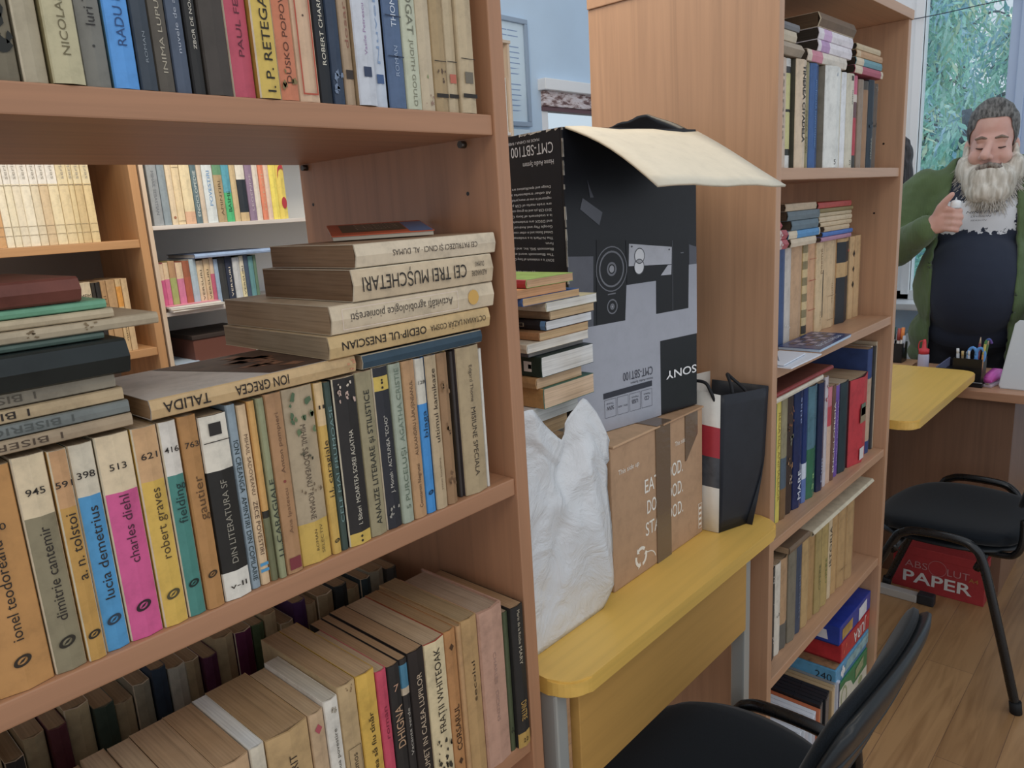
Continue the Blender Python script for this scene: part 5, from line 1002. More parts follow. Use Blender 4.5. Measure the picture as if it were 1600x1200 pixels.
for x0, ln, t, c, lab, k in ((1.632, 0.142, 0.0185, '#c9b79c', 'cream book at the bottom of the middle pile, second row', {}), (1.618, 0.178, 0.0175, '#4a8cc0', 'cream and bright blue book in the middle pile, second row', dict(bands=[(0.26, '#cfc0a4'), (0.97, '#4a8cc0'), (1.0, '#cfc0a4')])),
                             (1.634, 0.150, 0.0215, '#5f7480', 'grey blue book third from bottom of the middle pile, second row', {}), (1.612, 0.178, 0.0205, '#66757c', 'slate blue hardback below the top of the middle pile, second row', {}), (1.600, 0.170, 0.0165, '#c2ac8c', 'cream worn book on top of the middle pile, second row', {})):
    flat('book', x0, ln, yy, zq, t, 0.14, c, lab, G4, pg='#5a4a3c', **k); zq += t
zq = F2 + 0.2163 + 0.0005
for x0, ln, t, c, lab, rz in ((1.806, 0.20, 0.011, '#a87a94', 'mauve book at the bottom of the right pile, second row', 0.0), (1.815, 0.20, 0.011, '#3f6fb8', 'blue book just above the mauve one, second row right pile', 0.0), (1.825, 0.165, 0.0125, '#bfa884', 'buff book above the blue one in the right pile, second row', 0.0),
                              (1.800, 0.205, 0.011, '#c7b08a', 'straw book in the middle of the right pile, second row', 0.0), (1.790, 0.215, 0.0125, '#c9b592', 'pale cream book with faint lettering, right pile of second row', 0.0), (1.792, 0.210, 0.0095, '#bdaa86', 'thin cream book with dark lettering, right pile of second row', 0.0),
                              (1.792, 0.220, 0.0095, '#8a7a48', 'olive tan book beneath the red one, second row right pile', 0.0), (1.782, 0.215, 0.0140, '#b8463c', 'red book on top of the right pile, second row', 0.0)):
    flat('book', x0, ln, yy, zq, t, 0.14, c, lab, G4, pg='#5a4a3c', rz=rz); zq += t
zq = F2 + 0.2163 + 0.0005
for t, ln, lab in ((0.0205, 0.200, 'red patterned white volume at the bottom of the left pile, second row'), (0.0205, 0.196, 'red patterned white volume in the middle of the left pile, second row'), (0.0185, 0.165, 'red patterned white volume on top of the left pile, second row')):
    flat('book', 1.412, ln, yy, zq, t, 0.14, '#c8b4b0', lab, G4, bands=[(0.5, '#b85a62'), (0.62, '#d2c0ba'), (0.76, '#b04852'), (0.86, '#d2c0ba'), (1.0, '#b85a62')], round_=0.25, txt=[('O', ln * 0.8, ln * 0.9, 0.009, 'up', '#b04852')]); zq += t
pc = thing('paper_packet', 'small ochre packet on the red patterned volumes in second row', 'packet', zz(1.462, yy + 0.01, zq + 0.0006), (0, 0, 0.5))
bm = bmesh.new(); prism(bm, [(0, 0), (0.10, 0.005), (0.115, 0.022), (0.10, 0.042), (0, 0.04)], 0, 0.09, 'xz'); bm_obj('packet_body', bm, paper('#c29a3c', 0.5), pc)
box_obj('label', 0.015, 0.07, -0.001, -0.0002, 0.01, 0.03, plain('#d8c89a', 0.5), pc, 0)
mg = thing('magazine', 'blue magazine with small photographs on the second shelf edge', 'magazine', zz(1.592, 0.5865, F2 + 0.0004), (0, 0, 0.03))
bm = bmesh.new(); add_box(bm, 0, 0.205, 0, 0.090, 0, 0.006, 0.0008); bm_obj('pages', bm, plain('#a9c0d8', 0.4), mg)
bm = bmesh.new(); add_box(bm, -0.0008, 0.2058, -0.0008, 0.0908, 0.006, 0.0072, 0.0002); bm_obj('cover', bm, paper('#2f4072', 0.25), mg)
I = Ink(); J = Ink(); rr = random.Random(8)
for i in range(6):
    for j in range(3):
        (I if (i + j) % 2 else J).poly([(0.03 + i * 0.028, 0.03 + j * 0.018, 0.0075), (0.053 + i * 0.028, 0.03 + j * 0.018, 0.0075), (0.053 + i * 0.028, 0.044 + j * 0.018, 0.0075), (0.03 + i * 0.028, 0.044 + j * 0.018, 0.0075)])
I.build('cover_photographs', plain('#8c8296', 0.3), mg); J.build('cover_photographs', plain('#4a3c4c', 0.3), mg)
I = Ink(); I.text('ENCICLOPEDIA', (0.03, 0.010, 0.0075), (1, 0, 0), (0, 1, 0), 0.15, 0.011, 0.01); I.build('cover_lettering', plain('#c9cfe0', 0.4), mg)
for i, (dx, dy, rz, lab) in enumerate(((1.412, 0.574, 0.0, 'white folded papers hanging over the second shelf edge'), (1.415, 0.59, 0.06, 'white sheet with pencil drawing on top of the folded papers'))):
    p_ = thing('loose_papers', lab, 'paper', zz(dx, dy, F2 + 0.0006 + i * 0.0042), (0, 0, rz)); bm = bmesh.new(); add_box(bm, 0, 0.155 - 0.03 * i, 0, 0.09, 0, 0.0028, 0.0004); bm_obj('sheets', bm, plain('#d0d6e0', 0.6), p_)
    I = Ink(); I.poly([(0.03, 0.02, 0.003), (0.10, 0.05, 0.003), (0.10, 0.053, 0.003), (0.03, 0.023, 0.003)]); I.build('pencil_line', plain('#7a8294', 0.6), p_)

R = [
 (1.468, 1.4975, 0.272, '#2a6a4a', 'green', 'bright green tall book', dict(board='#1f5038')), (1.498, 1.5225, 0.280, '#d0bc3c', 'yellow', 'yellow tall book with lettered spine', dict(txt=[('REGATUL ANIMALELOR', 0.05, 0.25, 0.009, 'down', '#8a7020')])), (1.523, 1.5535, 0.285, '#8d8464', 'drab', 'drab spined tall book', dict(bands=[(0.25, '#7a5a34'), (0.50, '#4c5c6a'), (1.0, '#8d8464')])),
 (1.554, 1.5905, 0.292, '#3a2a22', 'dark brown', 'dark brown tall book with coloured pictures', dict(marks=[('blot', 0.12, 0.014, '#a87a4c'), ('blot', 0.17, 0.016, '#6b6a58'), ('blot', 0.21, 0.012, '#b36a34'), ('blot', 0.08, 0.012, '#b8a48c'), ('blot', 0.24, 0.01, '#8a5a3c')])),
 (1.591, 1.6395, 0.292, '#1f2c58', 'navy', 'navy glossy tall book with white lettering', dict(rough=0.2, txt=[('MARE', 0.02, 0.09, 0.018, 'up', '#c9cfdc'), ('atlas', 0.20, 0.26, 0.009, 'up', '#8a9ac0')])), (1.640, 1.666, 0.292, '#22356c', 'deep blue', 'deep blue glossy book with white streaks', dict(rough=0.2, bands=[(0.2, '#5a74b0'), (0.33, '#c4ccdc'), (1.0, '#22356c')])),
 (1.6665, 1.7175, 0.272, '#35686c', 'teal', 'teal glossy book with green foot', dict(rough=0.25, board='#26446c', bands=[(0.45, '#2c6a4c'), (1.0, '#4a7484')], txt=[('S a', 0.02, 0.06, 0.012, 'up', '#8cb870')])), (1.718, 1.7255, 0.270, '#3c8a58', 'thin green', 'thin green booklet', {}),
 (1.726, 1.764, 0.268, '#1f2a4c', 'midnight blue', 'midnight blue book with pale foot lettering', dict(rough=0.25, txt=[('Cum', 0.02, 0.08, 0.010, 'up', '#9aa4bc')])), (1.7645, 1.788, 0.275, '#b8b0b4', 'whitish', 'whitish red marked book', dict(marks=[('blot', 0.22, 0.008, '#b0303c'), ('blot', 0.25, 0.008, '#b0303c')])), (1.7885, 1.818, 0.245, '#c08a80', 'salmon', 'salmon and red book', dict(bands=[(0.6, '#c4a48c'), (0.8, '#c0404c'), (1.0, '#c4707c')])),
 (1.8185, 1.840, 0.243, '#6b4a3c', 'lettered brown', 'brown book with dense white lettering', dict(txt=[('ENCICLOPEDIA', 0.02, 0.2, 0.011, 'up', '#d6ccc0')])), (1.8405, 1.876, 0.237, '#6a4a9c', 'purple', 'purple spined book', dict(board='#cfc8bc', txt=[('LIMBA ROMANA', 0.03, 0.2, 0.010, 'up', '#9a84c0')])),
 (1.8765, 1.932, 0.236, '#22363c', 'dark teal', 'dark teal book with pale page tops', dict(pg='#c4b49a', board='#1f2c30')), (1.9325, 2.062, 0.232, '#bb2f38', 'bright red', 'bright red wide book with white label and picture', dict(board='#5c1c22', pg='#b59c7c', marks=[('sq', 0.13, 0.020, '#8a7a5c'), ('sq', 0.145, 0.016, '#5a6a58'), ('sq', 0.025, 0.016, '#c9c4c0')])),
 (2.0625, 2.100, 0.290, '#2a3c66', 'big navy', 'big navy and beige portfolio', dict(board='#2c4274', d=0.30, bands=[(0.12, '#2c4274'), (0.72, '#b59a80'), (1.0, '#2c4274')])), (2.1005, 2.113, 0.292, '#c2b39c', 'cream ragged', 'cream ragged tall folder', dict(marks=[('blot', 0.2, 0.005, '#8a7a64')])), (2.1135, 2.1255, 0.290, '#3a3c3e', 'charcoal', 'charcoal tall folder', {}), (2.126, 2.1365, 0.300, '#b5a58a', 'beige', 'beige tall folder beside the right upright', {}),
]
shelf_row('book', F3, R, "in the tall bookcase's third row", 'books in the third row of the tall bookcase', 'left', y=0.632, d=0.20, seed=33, jitter=0.008)
zq = F3 + 0.2932 + 0.0005; G5 = 'books lying on the third row of the tall bookcase'
flat('book', 1.413, 0.255, 0.606, zq, 0.012, 0.19, '#c9c0ac', 'cream floppy book lying on the third row under the red edged one', G5, pg='#cfc4ae')
flat('book', 1.413, 0.310, 0.604, zq + 0.0125, 0.0105, 0.20, '#8a2f2c', 'red edged flat book lying topmost on the third row', G5, board='#6b3a30', hard=True)

R = [
 (1.430, 1.4665, 0.225, '#3a3c3c', 'dark grey', 'dark grey book behind the left upright edge', {}), (1.467, 1.5015, 0.2265, '#2b2b2a', 'black and white', 'black and white mottled book', dict(marks=[('blot', 0.05, 0.01, '#cfcac0'), ('blot', 0.14, 0.01, '#cfcac0'), ('blot', 0.2, 0.008, '#c4beb2')])), (1.502, 1.5325, 0.227, '#cfc8b8', 'white', 'white spined book with dark flecks', dict(marks=[('blot', 0.1, 0.006, '#6a6458')])), (1.533, 1.5695, 0.228, '#b39472', 'tan', 'tan spined book with grey foot', dict(bands=[(0.28, '#5f5d56'), (1.0, '#b08c64')])),
 (1.570, 1.6165, 0.243, '#77705f', 'grey brown', 'grey brown tall hardback', dict(pg='#7a6650')), (1.617, 1.6495, 0.243, '#3f4a5e', 'slate', 'slate blue spined book', dict(txt=[('MEMORII', 0.04, 0.15, 0.010, 'up', '#6b7688')])), (1.650, 1.6915, 0.2405, '#b3925c', 'buff', 'buff spined book', {}), (1.692, 1.7315, 0.2405, '#a8834e', 'brown', 'golden brown spined book', {}), (1.732, 1.7745, 0.2405, '#a08a50', 'olive', 'olive buff spined book', dict(txt=[('OPERE', 0.06, 0.13, 0.011, 'up', '#6b6a3c')])),
 (1.775, 1.8195, 0.240, '#aa9152', 'olive', 'lighter olive book with green lettering', dict(txt=[('OPERE', 0.06, 0.13, 0.011, 'up', '#6b7a3c')])), (1.820, 1.8505, 0.240, '#c6b08a', 'cream', 'cream book with dense black title', dict(txt=[('ISTORIA', 0.09, 0.20, 0.013, 'up', '#3a342a')])), (1.851, 1.8915, 0.240, '#b58f58', 'tan', 'tan book with darker edges', {}), (1.892, 1.9495, 0.240, '#b08c58', 'wide tan', 'wide tan spined book', dict(marks=[('bar', 0.05, 0.0015, '#7a5c38')])), (1.950, 2.006, 0.239, '#ad8a58', 'wide buff', 'wide buff spined book at the right end', {}),
]
shelf_row('book', F4, R, "in the tall bookcase's fourth row", 'books in the fourth row of the tall bookcase', 'left', y=0.632, d=0.17, seed=34)
flat('periodical', 1.655, 0.425, 0.612, F4 + 0.2442, 0.013, 0.17, '#c4b89c', 'long cream curled periodical lying on the fourth row', None, round_=0.3, pg='#b5a684')
flat('book', 1.535, 0.115, 0.618, F4 + 0.2442, 0.016, 0.17, '#77624c', 'brown small book lying left of the curled periodical', None)

# board game boxes
def game_box(label, x0, x1, z0, t, d, lid, base, y=0.618, ratio=0.72):
    o = thing('board_game_box', label, 'box', zz(x0, y, z0), (0, 0, 0), 'board game boxes on the bottom shelf'); L = x1 - x0
    box_obj('box_base', 0.003, L - 0.003, 0.003, d - 0.003, 0, t * (1 - ratio) + 0.004, base, o, 0.002)
    box_obj('lid', 0, L, 0, d, t * (1 - ratio), t - 0.0008, lid, o, 0.002); return o
zq = F5 + 0.0005
g1 = game_box('green and white board game box, lowest of the box pile', 1.893, 2.130, zq, 0.100, 0.27, paper('#2c7a48', 0.3), paper('#cfcabc', 0.4)); zq += 0.1
I = Ink(); yq = -0.0006
I.poly([(0.0, yq, 0.006), (0.237, yq, 0.004), (0.237, yq, 0.045), (0.12, yq, 0.040), (0.10, yq, 0.066), (0.055, yq, 0.084), (0.0, yq, 0.078)]); I.build('lid_picture', paper('#c6c4b0', 0.35, 0.12), g1)
I = Ink(); I.ring((0.045, -0.0009, 0.045), (1, 0, 0), (0, 0, 1), 0.024, 0.034, 0.25); I.poly([(0.135, -0.0009, 0.05), (0.2, -0.0009, 0.062), (0.2, -0.0009, 0.092), (0.135, -0.0009, 0.08)]); I.disc((0.18, -0.0009, 0.025), (1, 0, 0), (0, 0, 1), 0.018, 0.012); I.build('lid_picture', paper('#8f9a6c', 0.35, 0.3), g1)
g2 = game_box('light blue jigsaw puzzle box under the red box', 1.868, 2.132, zq, 0.060, 0.28, paper('#4f9ac4', 0.3), paper('#3a78a4', 0.4)); zq += 0.06
I = Ink(); I.poly([(0.05, yq, 0.020), (0.26, yq, 0.022), (0.26, yq, 0.052), (0.09, yq, 0.050)]); I.build('lid_picture', paper('#7fa8ac', 0.35, 0.4), g2)
I = Ink()
for cx, cz, r in ((0.045, 0.032, 0.009), (0.060, 0.032, 0.009), (0.0525, 0.045, 0.006), (0.0525, 0.020, 0.006)): I.disc((cx, -0.0010, cz), (1, 0, 0), (0, 0, 1), r, r)
I.build('puzzle_mark', plain('#e8e8e4', 0.4), g2)
I = Ink(); I.poly([(0.005, 0.004, 0.0602), (0.05, 0.004, 0.0602), (0.05, 0.25, 0.0602), (0.005, 0.25, 0.0602)]); I.build('lid_picture', paper('#9a7a54', 0.35, 0.4), g2)
I = Ink(); I.text('240', (-0.0006, 0.055, 0.024), (0, -1, 0), (0, 0, 1), 0.045, 0.022, 0.0); I.build('piece_count', plain('#22303a', 0.4), g2)
g3 = game_box('red board game box with white inverted lettering', 1.905, 2.134, zq, 0.063, 0.26, paper('#b8262c', 0.3), paper('#8c1f24', 0.4), ratio=0.9); zq += 0.063
I = Ink(); I.text('JURA', (0.195, -0.0007, 0.050), (-1, 0, 0), (0, 0, -1), 0.10, 0.036, 0.02); I.build('lid_lettering', plain('#d8d2cc', 0.4), g3)
I = Ink()
for cx, cz in ((0.02, 0.03), (0.035, 0.045), (0.21, 0.045)): I.disc((cx, -0.0007, cz), (1, 0, 0), (0, 0, 1), 0.006, 0.006)
I.build('lid_picture', plain('#d0543c', 0.4), g3)
g4 = game_box('glossy blue board game box on top of the box pile', 1.885, 2.134, zq, 0.060, 0.25, paper('#1f3a9c', 0.15), paper('#1c2f70', 0.3), ratio=0.92); zq += 0.06
I = Ink(); I.poly([(0.02, yq, 0.012), (0.10, yq, 0.012), (0.10, yq, 0.044), (0.02, yq, 0.044)]); I.build('lid_picture', paper('#b08a3c', 0.3, 0.3), g4)
I = Ink(); I.poly([(0.15, yq, 0.006), (0.215, yq, 0.010), (0.215, yq, 0.05), (0.15, yq, 0.046)]); I.poly([(-0.0006, 0.03, 0.014), (-0.0006, 0.09, 0.014), (-0.0006, 0.085, 0.042), (-0.0006, 0.035, 0.042)]); I.build('lid_picture', paper('#cfd2d8', 0.3, 0.1), g4)
gg = thing('card_box', 'small yellow box at the back of the blue board game box', 'box', zz(2.03, 0.70, zq + 0.0004), (0, 0, 0), None)
box_obj('box_body', 0, 0.10, 0, 0.12, 0, 0.016, paper('#c28a2c', 0.35), gg, 0.001); box_obj('lid', -0.001, 0.101, -0.001, 0.121, 0.016, 0.022, paper('#cf9a34', 0.3), gg, 0.001)
# disc cases
x = 1.4095; cs = []
seq = [('#2c3238', 'black')] * 9 + [('#cfd6de', 'white')] * 12 + [('#c0683c', 'orange')] + [('#24282c', 'black')] * 5 + [('#b09468', 'buff')] * 2 + [('#8a8a88', 'grey')] + [('#c4c8d4', 'pale')]
nS = len(seq); tS = (1.888 - x) / nS; cs_objs = []; ds = []; sh = []
for i, (c, s) in enumerate(seq):
    o = thing('disc_case', None, None, zz(x, 0.612 + 0.003 * ((i * 7) % 3), F5 + 0.0004)); t = tS - 0.0020; hh_ = 0.118 if i < 22 else 0.126
    bm = bmesh.new(); add_box(bm, 0, t, 0, 0.15, 0, hh_, 0.0008); bm_obj('case', bm, plain(c, 0.3), o)
    bm = bmesh.new(); add_box(bm, t * 0.2, t * 0.8, -0.0008, 0.0006, 0.006, hh_ - 0.006, 0.0002); bm_obj('spine_card', bm, plain({'black': '#6a6460', 'white': '#b4b6be', 'orange': '#c8784a', 'buff': '#c2aa80', 'grey': '#b8b4ac', 'pale': '#3a4460'}[s], 0.4), o)
    cs_objs.append(o); ds.append('%s disc case' % s); sh.append(s); x += tS
finish_row(cs_objs, ds, sh, 'in the bottom shelf row of cases', 'disc cases on the bottom shelf', 'disc case', 'right')
# ------------------------------------------------------------------ visitor chairs (facing +y)
def fabric(hx):
    m, nt, b = newmat('dark_woven_fabric_' + hx.strip('#')); c = rgb(hx, 1.0)
    v = node(nt, 'ShaderNodeTexVoronoi', Scale=700.0); nt.links.new(objco(nt), v.inputs['Vector'])
    nt.links.new(ramp(nt, v.outputs[0], [(0.0, scl(c, 0.7)), (0.7, scl(c, 1.35))]), b.inputs['Base Color'])
    b.inputs['Roughness'].default_value = 0.95; b.inputs['Specular IOR Level'].default_value = 0.15
    b.inputs['Sheen Weight'].default_value = 0.15; return m
FAB = fabric('#14191e'); TUB = plain('#101214', 0.28, 0.0, 1.0, 0.6); SHELL = plain('#1b2024', 0.38, 0.0, 1.0)
def soft_panel(name, fn, nu, nv, t, mats, parent):
    """a closed padded slab: fn(u,v) -> (point, normal), rounded outline built by fn"""
    V = []; F = []
    for s in (0, 1):
        for j in range(nv + 1):
            for i in range(nu + 1):
                u, v = i / nu * 2 - 1, j / nv * 2 - 1
                p, n = fn(u, v); e = (1 - abs(u) ** 5) * (1 - abs(v) ** 5)
                V.append(p + n * (t * (0.25 + 0.75 * e ** 0.5) * (1 if s == 0 else -1) * 0.5))
    N = (nu + 1) * (nv + 1)
    for j in range(nv):
        for i in range(nu):
            a = j * (nu + 1) + i; q = (a, a + 1, a + nu + 2, a + nu + 1); F.append(q); F.append(tuple(N + k for k in q[::-1]))
    ed = list(range(nu + 1)) + [(j + 1) * (nu + 1) + nu for j in range(nv)] + [nv * (nu + 1) + i for i in range(nu - 1, -1, -1)] + [j * (nu + 1) for j in range(nv - 1, 0, -1)]
    for k in range(len(ed)): a, b = ed[k], ed[(k + 1) % len(ed)]; F.append((b, a, N + a, N + b))
    return mesh_obj(name, V, F, mats, parent, None, True)
def squircle(u, v, k=0.35):
    return u * (1 - k * (v * v) * (u * u) * 0.5), v * (1 - k * (u * u) * (v * v) * 0.5)
def chair(label, cx, cy, rz=0.0, hw=0.268, fy=-0.235, uo=0.0):
    o = thing('visitor_chair', label, 'chair', (cx, cy, 0), (0, 0, rz), 'black visitor chairs')
    def seat(u, v):
        x, y = squircle(u, v, 0.55); return Vector((x * 0.225, y * 0.215 + 0.0, 0.455 - 0.022 * max(0, v) ** 2 + 0.008 * x * x)), Vector((0, 0, 1))
    soft_panel('seat', seat, 18, 18, 0.05, FAB, o)
    def under(u, v):
        x, y = squircle(u, v, 0.55); return Vector((x * 0.218, y * 0.208, 0.426 - 0.02 * max(0, v) ** 2)), Vector((0, 0, 1))
    soft_panel('seat_shell', under, 10, 10, 0.022, SHELL, o)
    def back_pt(u, v, off):
        x, w = squircle(u, v, 0.5); z = 0.692 + w * 0.165
        y = -0.243 - 0.064 * w + 0.022 * x * x * (0.6 + 0.4 * w)
        n = Vector((-0.2 * x, 0.93, 0.36)).normalized()
        return Vector((x * 0.222, y, z)) + n * off, n
    soft_panel('backrest', lambda u, v: back_pt(u * 0.93, v * 0.93, 0.008), 18, 14, 0.028, FAB, o)
    bs = soft_panel('backrest_shell', lambda u, v: back_pt(u, v, -0.008), 18, 14, 0.024, SHELL, o)
    bm = bmesh.new()
    for q in (-0.45, 0.0, 0.45): add_tube(bm, [back_pt(a / 8 - 1, q, -0.018)[0] for a in range(1, 16)], 0.004, 6)
    bm_obj('moulded_rib', bm, SHELL, bs)
    for s in (-1, 1):
        X = s * hw
        pts = smooth_path([(X * 1.02, fy, 0.008), (X * 1.01, fy * 0.5 - 0.055, 0.25), (X, uo - 0.125, 0.42), (X, uo - 0.10, 0.462), (X, uo - 0.06, 0.478), (X, uo + 0.035, 0.478), (X, uo + 0.08, 0.466), (X, uo + 0.11, 0.43), (X * 1.01, 0.185, 0.25), (X * 1.02, 0.27, 0.008)], 6)
        lf = tube_obj('side_frame', pts, 0.0125, TUB, o, 12)
        bm = bmesh.new()
        for y in (fy, 0.27): add_tube(bm, [(X * 1.02, y, 0.0), (X * 1.02, y * 0.98, 0.035)], 0.0155, 12)
        bm_obj('foot_cap', bm, plain('#1b1c1e', 0.7, 0, 1.0), lf)
        tube_obj('back_support', smooth_path([(s * 0.16, -0.02, 0.412), (s * 0.165, -0.15, 0.415), (s * 0.17, -0.185, 0.43), (s * 0.17, -0.198, 0.47), (s * 0.165, -0.196, 0.532)], 6), 0.010, TUB, o, 10)
    for y in (-0.11, 0.11): tube_obj('cross_tube', [(-hw, y, 0.405 if y < 0 else 0.40), (hw, y, 0.405 if y < 0 else 0.40)], 0.010, TUB, o, 10)
    for s in (-1, 1):
        for y in (-0.11, 0.10): tube_obj('bracket', [(s * hw, y, 0.40), (s * hw, y * 1.14, 0.43)], 0.009, TUB, o, 8)
    return o
chair('black fabric visitor chair in the foreground pushed under the narrow yellow table', 1.020, 0.550, 0.0, 0.240, -0.155, -0.045)
chair('black fabric visitor chair beyond the tall bookcase before the desk and red box', 2.545, 0.495, 0.0)

# ------------------------------------------------------------------ desk and what stands on it
ZD = -0.70
dk = thing('desk', 'brown wooden desk with plain front panel where the bearded person stands', 'desk', (2.915, -0.75, 0))
box_obj('desktop', 0, 0.40, 0, 1.80, ZD + H - 0.030, ZD + H, wood('#b98763', 'y'), dk, 0.002)
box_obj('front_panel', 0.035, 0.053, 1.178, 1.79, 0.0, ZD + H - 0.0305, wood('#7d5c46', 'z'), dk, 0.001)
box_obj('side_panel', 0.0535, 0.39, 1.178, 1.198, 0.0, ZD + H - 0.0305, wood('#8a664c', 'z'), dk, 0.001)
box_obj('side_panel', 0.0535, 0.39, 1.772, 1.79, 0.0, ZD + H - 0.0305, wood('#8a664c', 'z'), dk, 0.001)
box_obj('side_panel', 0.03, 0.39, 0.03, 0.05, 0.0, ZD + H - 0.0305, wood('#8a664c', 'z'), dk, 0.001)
pb = thing('paper_carton', 'red office paper carton with large white lettering on the floor under the desk', 'carton', (2.845, 0.452, 0.0))
PW, PH = 0.300, 0.165
box_obj('carton_body', 0, 0.06, 0, PW, 0, PH, paper('#a82c30', 0.5, 0.08), pb, 0.002); box_obj('lid', -0.002, 0.062, -0.002, PW + 0.002, PH - 0.03, PH + 0.004, paper('#a82c30', 0.5, 0.08), pb, 0.002)
I = Ink(); xq = -0.003
def on_face(body, y, z, ln, cap, bold): I.text(body, (xq, y, z), (0, -1, 0), (0, 0, 1), ln, cap, bold)
on_face('PAPER', 0.262, 0.030, 0.225, 0.045, 0.035)
I.build('printed_lettering', plain('#cfcac6', 0.5), pb)
I = Ink(); on_face('ABS', 0.258, 0.088, 0.075, 0.028, -0.015); on_face('LUT', 0.118, 0.086, 0.070, 0.028, -0.015); I.ring((xq, 0.150, 0.104), (0, -1, 0), (0, 0, 1), 0.030, 0.030, 0.045, 30); I.build('printed_lettering', plain('#b58080', 0.5), pb)
I = Ink(); on_face('A4', 0.050, 0.082, 0.03, 0.016, 0.01); I.build('size_mark', plain('#b0702c', 0.5), pb)
wb = thing('power_strip', 'pale power strip with dark plug lying before the red paper carton', 'power strip', (2.74, 0.64, 0.0))
box_obj('strip_body', 0, 0.035, 0, 0.16, 0, 0.03, plain('#a7a39c', 0.5), wb, 0.004); box_obj('plug', 0.0, 0.035, -0.055, -0.001, 0, 0.04, plain('#24262a', 0.5), wb, 0.006)
BLKP = plain('#17181b', 0.3, 0.0, 1.0)
zd = ZD + H
# desk organiser (left box) with its tools
oz_ = thing('pen_holder', 'black square desk organiser full of pens and blue scissors', 'pen holder', (2.975, 0.540, zd))
bm = bmesh.new()
for a in ((0, 0.078, 0, 0.003, 0, 0.098), (0, 0.078, 0.087, 0.090, 0, 0.098), (0, 0.003, 0.003, 0.087, 0, 0.098), (0.075, 0.078, 0.003, 0.087, 0, 0.098), (0.003, 0.075, 0.003, 0.087, 0, 0.003)): add_box(bm, *a, 0.0006)
bm_obj('holder_body', bm, BLKP, oz_)
box_obj('tray', -0.012, 0.085, -0.008, 0.094, -0.0, 0.016, BLKP, oz_, 0.002)
box_obj('pale_trim', -0.0128, -0.0118, -0.008, 0.094, 0.0165, 0.0185, plain('#a9adb0', 0.4), oz_, 0)
def stick(nm, label, cat, base, tip, r, c, tipc=None, grp='pens and pencils in the desk organiser', cone=True):
    b, t = Vector(base), Vector(tip); o = thing(nm, label, cat, base, (0, 0, 0), grp); d = t - b
    L = d.length; q = d.to_track_quat('Z', 'Y'); o.rotation_mode = 'QUATERNION'; o.rotation_quaternion = q
    bm = bmesh.new(); add_tube(bm, [(0, 0, 0), (0, 0, L * 0.86)], r, 8); bm_obj('shaft', bm, plain(c, 0.4), o)
    bm = bmesh.new(); add_tube(bm, [(0, 0, L * 0.86), (0, 0, L)], [r * 0.95, r * 0.2 if cone else r * 0.95], 8); bm_obj('tip', bm, plain(tipc or c, 0.5), o)
    return o
fz = zd + 0.004
stick('pencil', 'dark red pencil with bare wood point standing in the organiser', 'pencil', (3.02, 0.565, fz), (3.03, 0.560, zd + 0.168), 0.0042, '#7d2f44', '#c9ac88')
stick('pencil', 'green and brown pencil with bare wood point standing in the organiser', 'pencil', (3.015, 0.552, fz), (3.03, 0.535, zd + 0.166), 0.0042, '#4c6b2c', '#c9ac88')
stick('pen', 'silver capped pen leaning left in the organiser', 'pen', (2.995, 0.612, fz), (2.998, 0.622, zd + 0.128), 0.0050, '#b5b8bc', '#d6d8da', cone=False)
stick('pen', 'brown and gold pen beside the silver one in the organiser', 'pen', (2.99, 0.600, fz), (2.988, 0.604, zd + 0.122), 0.0045, '#7a6440', '#c0a468', cone=False)
stick('pen', 'grey pen in the middle of the organiser', 'pen', (3.0, 0.590, fz), (3.002, 0.592, zd + 0.118), 0.0045, '#8a8c92', '#a9acb2', cone=False)
stick('pen', 'pale grey pen left of the blue scissors in the organiser', 'pen', (2.985, 0.582, fz), (2.985, 0.584, zd + 0.126), 0.0042, '#a0a6b0', '#c2c6cc', cone=False)
sc_ = thing('scissors', 'blue handled scissors standing in the desk organiser', 'scissors', (2.99, 0.562, fz), (0, 0, math.pi / 2))
bm = bmesh.new(); prism(bm, [(-0.004, 0), (0.004, 0), (0.006, 0.085), (-0.006, 0.085)], -0.0015, 0.0015, 'xz'); bm_obj('blade', bm, plain('#9a9da2', 0.25, 0.9), sc_)
for s in (-1, 1):
    bm = bmesh.new(); add_tube(bm, [(s * 0.012 + 0.013 * math.cos(a), 0, 0.106 + 0.026 * math.sin(a)) for a in [2 * math.pi * k / 16 for k in range(17)]], 0.0055, 8); bm_obj('handle_loop', bm, plain('#4a90d8', 0.35), sc_)
cn = thing('candy_cane_pen', 'rainbow striped cane shaped pen hooked at the top of the organiser', 'pen', (2.985, 0.547, fz), (0, 0, 0), None)
cp = smooth_path([(0, 0, 0), (0.002, -0.004, 0.07), (0.004, -0.008, 0.13), (0.004, -0.012, 0.158), (0.004, -0.022, 0.164), (0.004, -0.029, 0.150)], 8); rc = ['#c04a34', '#c88a3c', '#c9b84a', '#4c8a4a', '#3a5a9c', '#5a3a8a']
for k in range(6):
    n0 = k * (len(cp) - 1) // 6; n1 = (k + 1) * (len(cp) - 1) // 6; tube_obj('coloured_section', cp[n0:n1 + 1], 0.0042, plain(rc[k], 0.35), cn, 8)
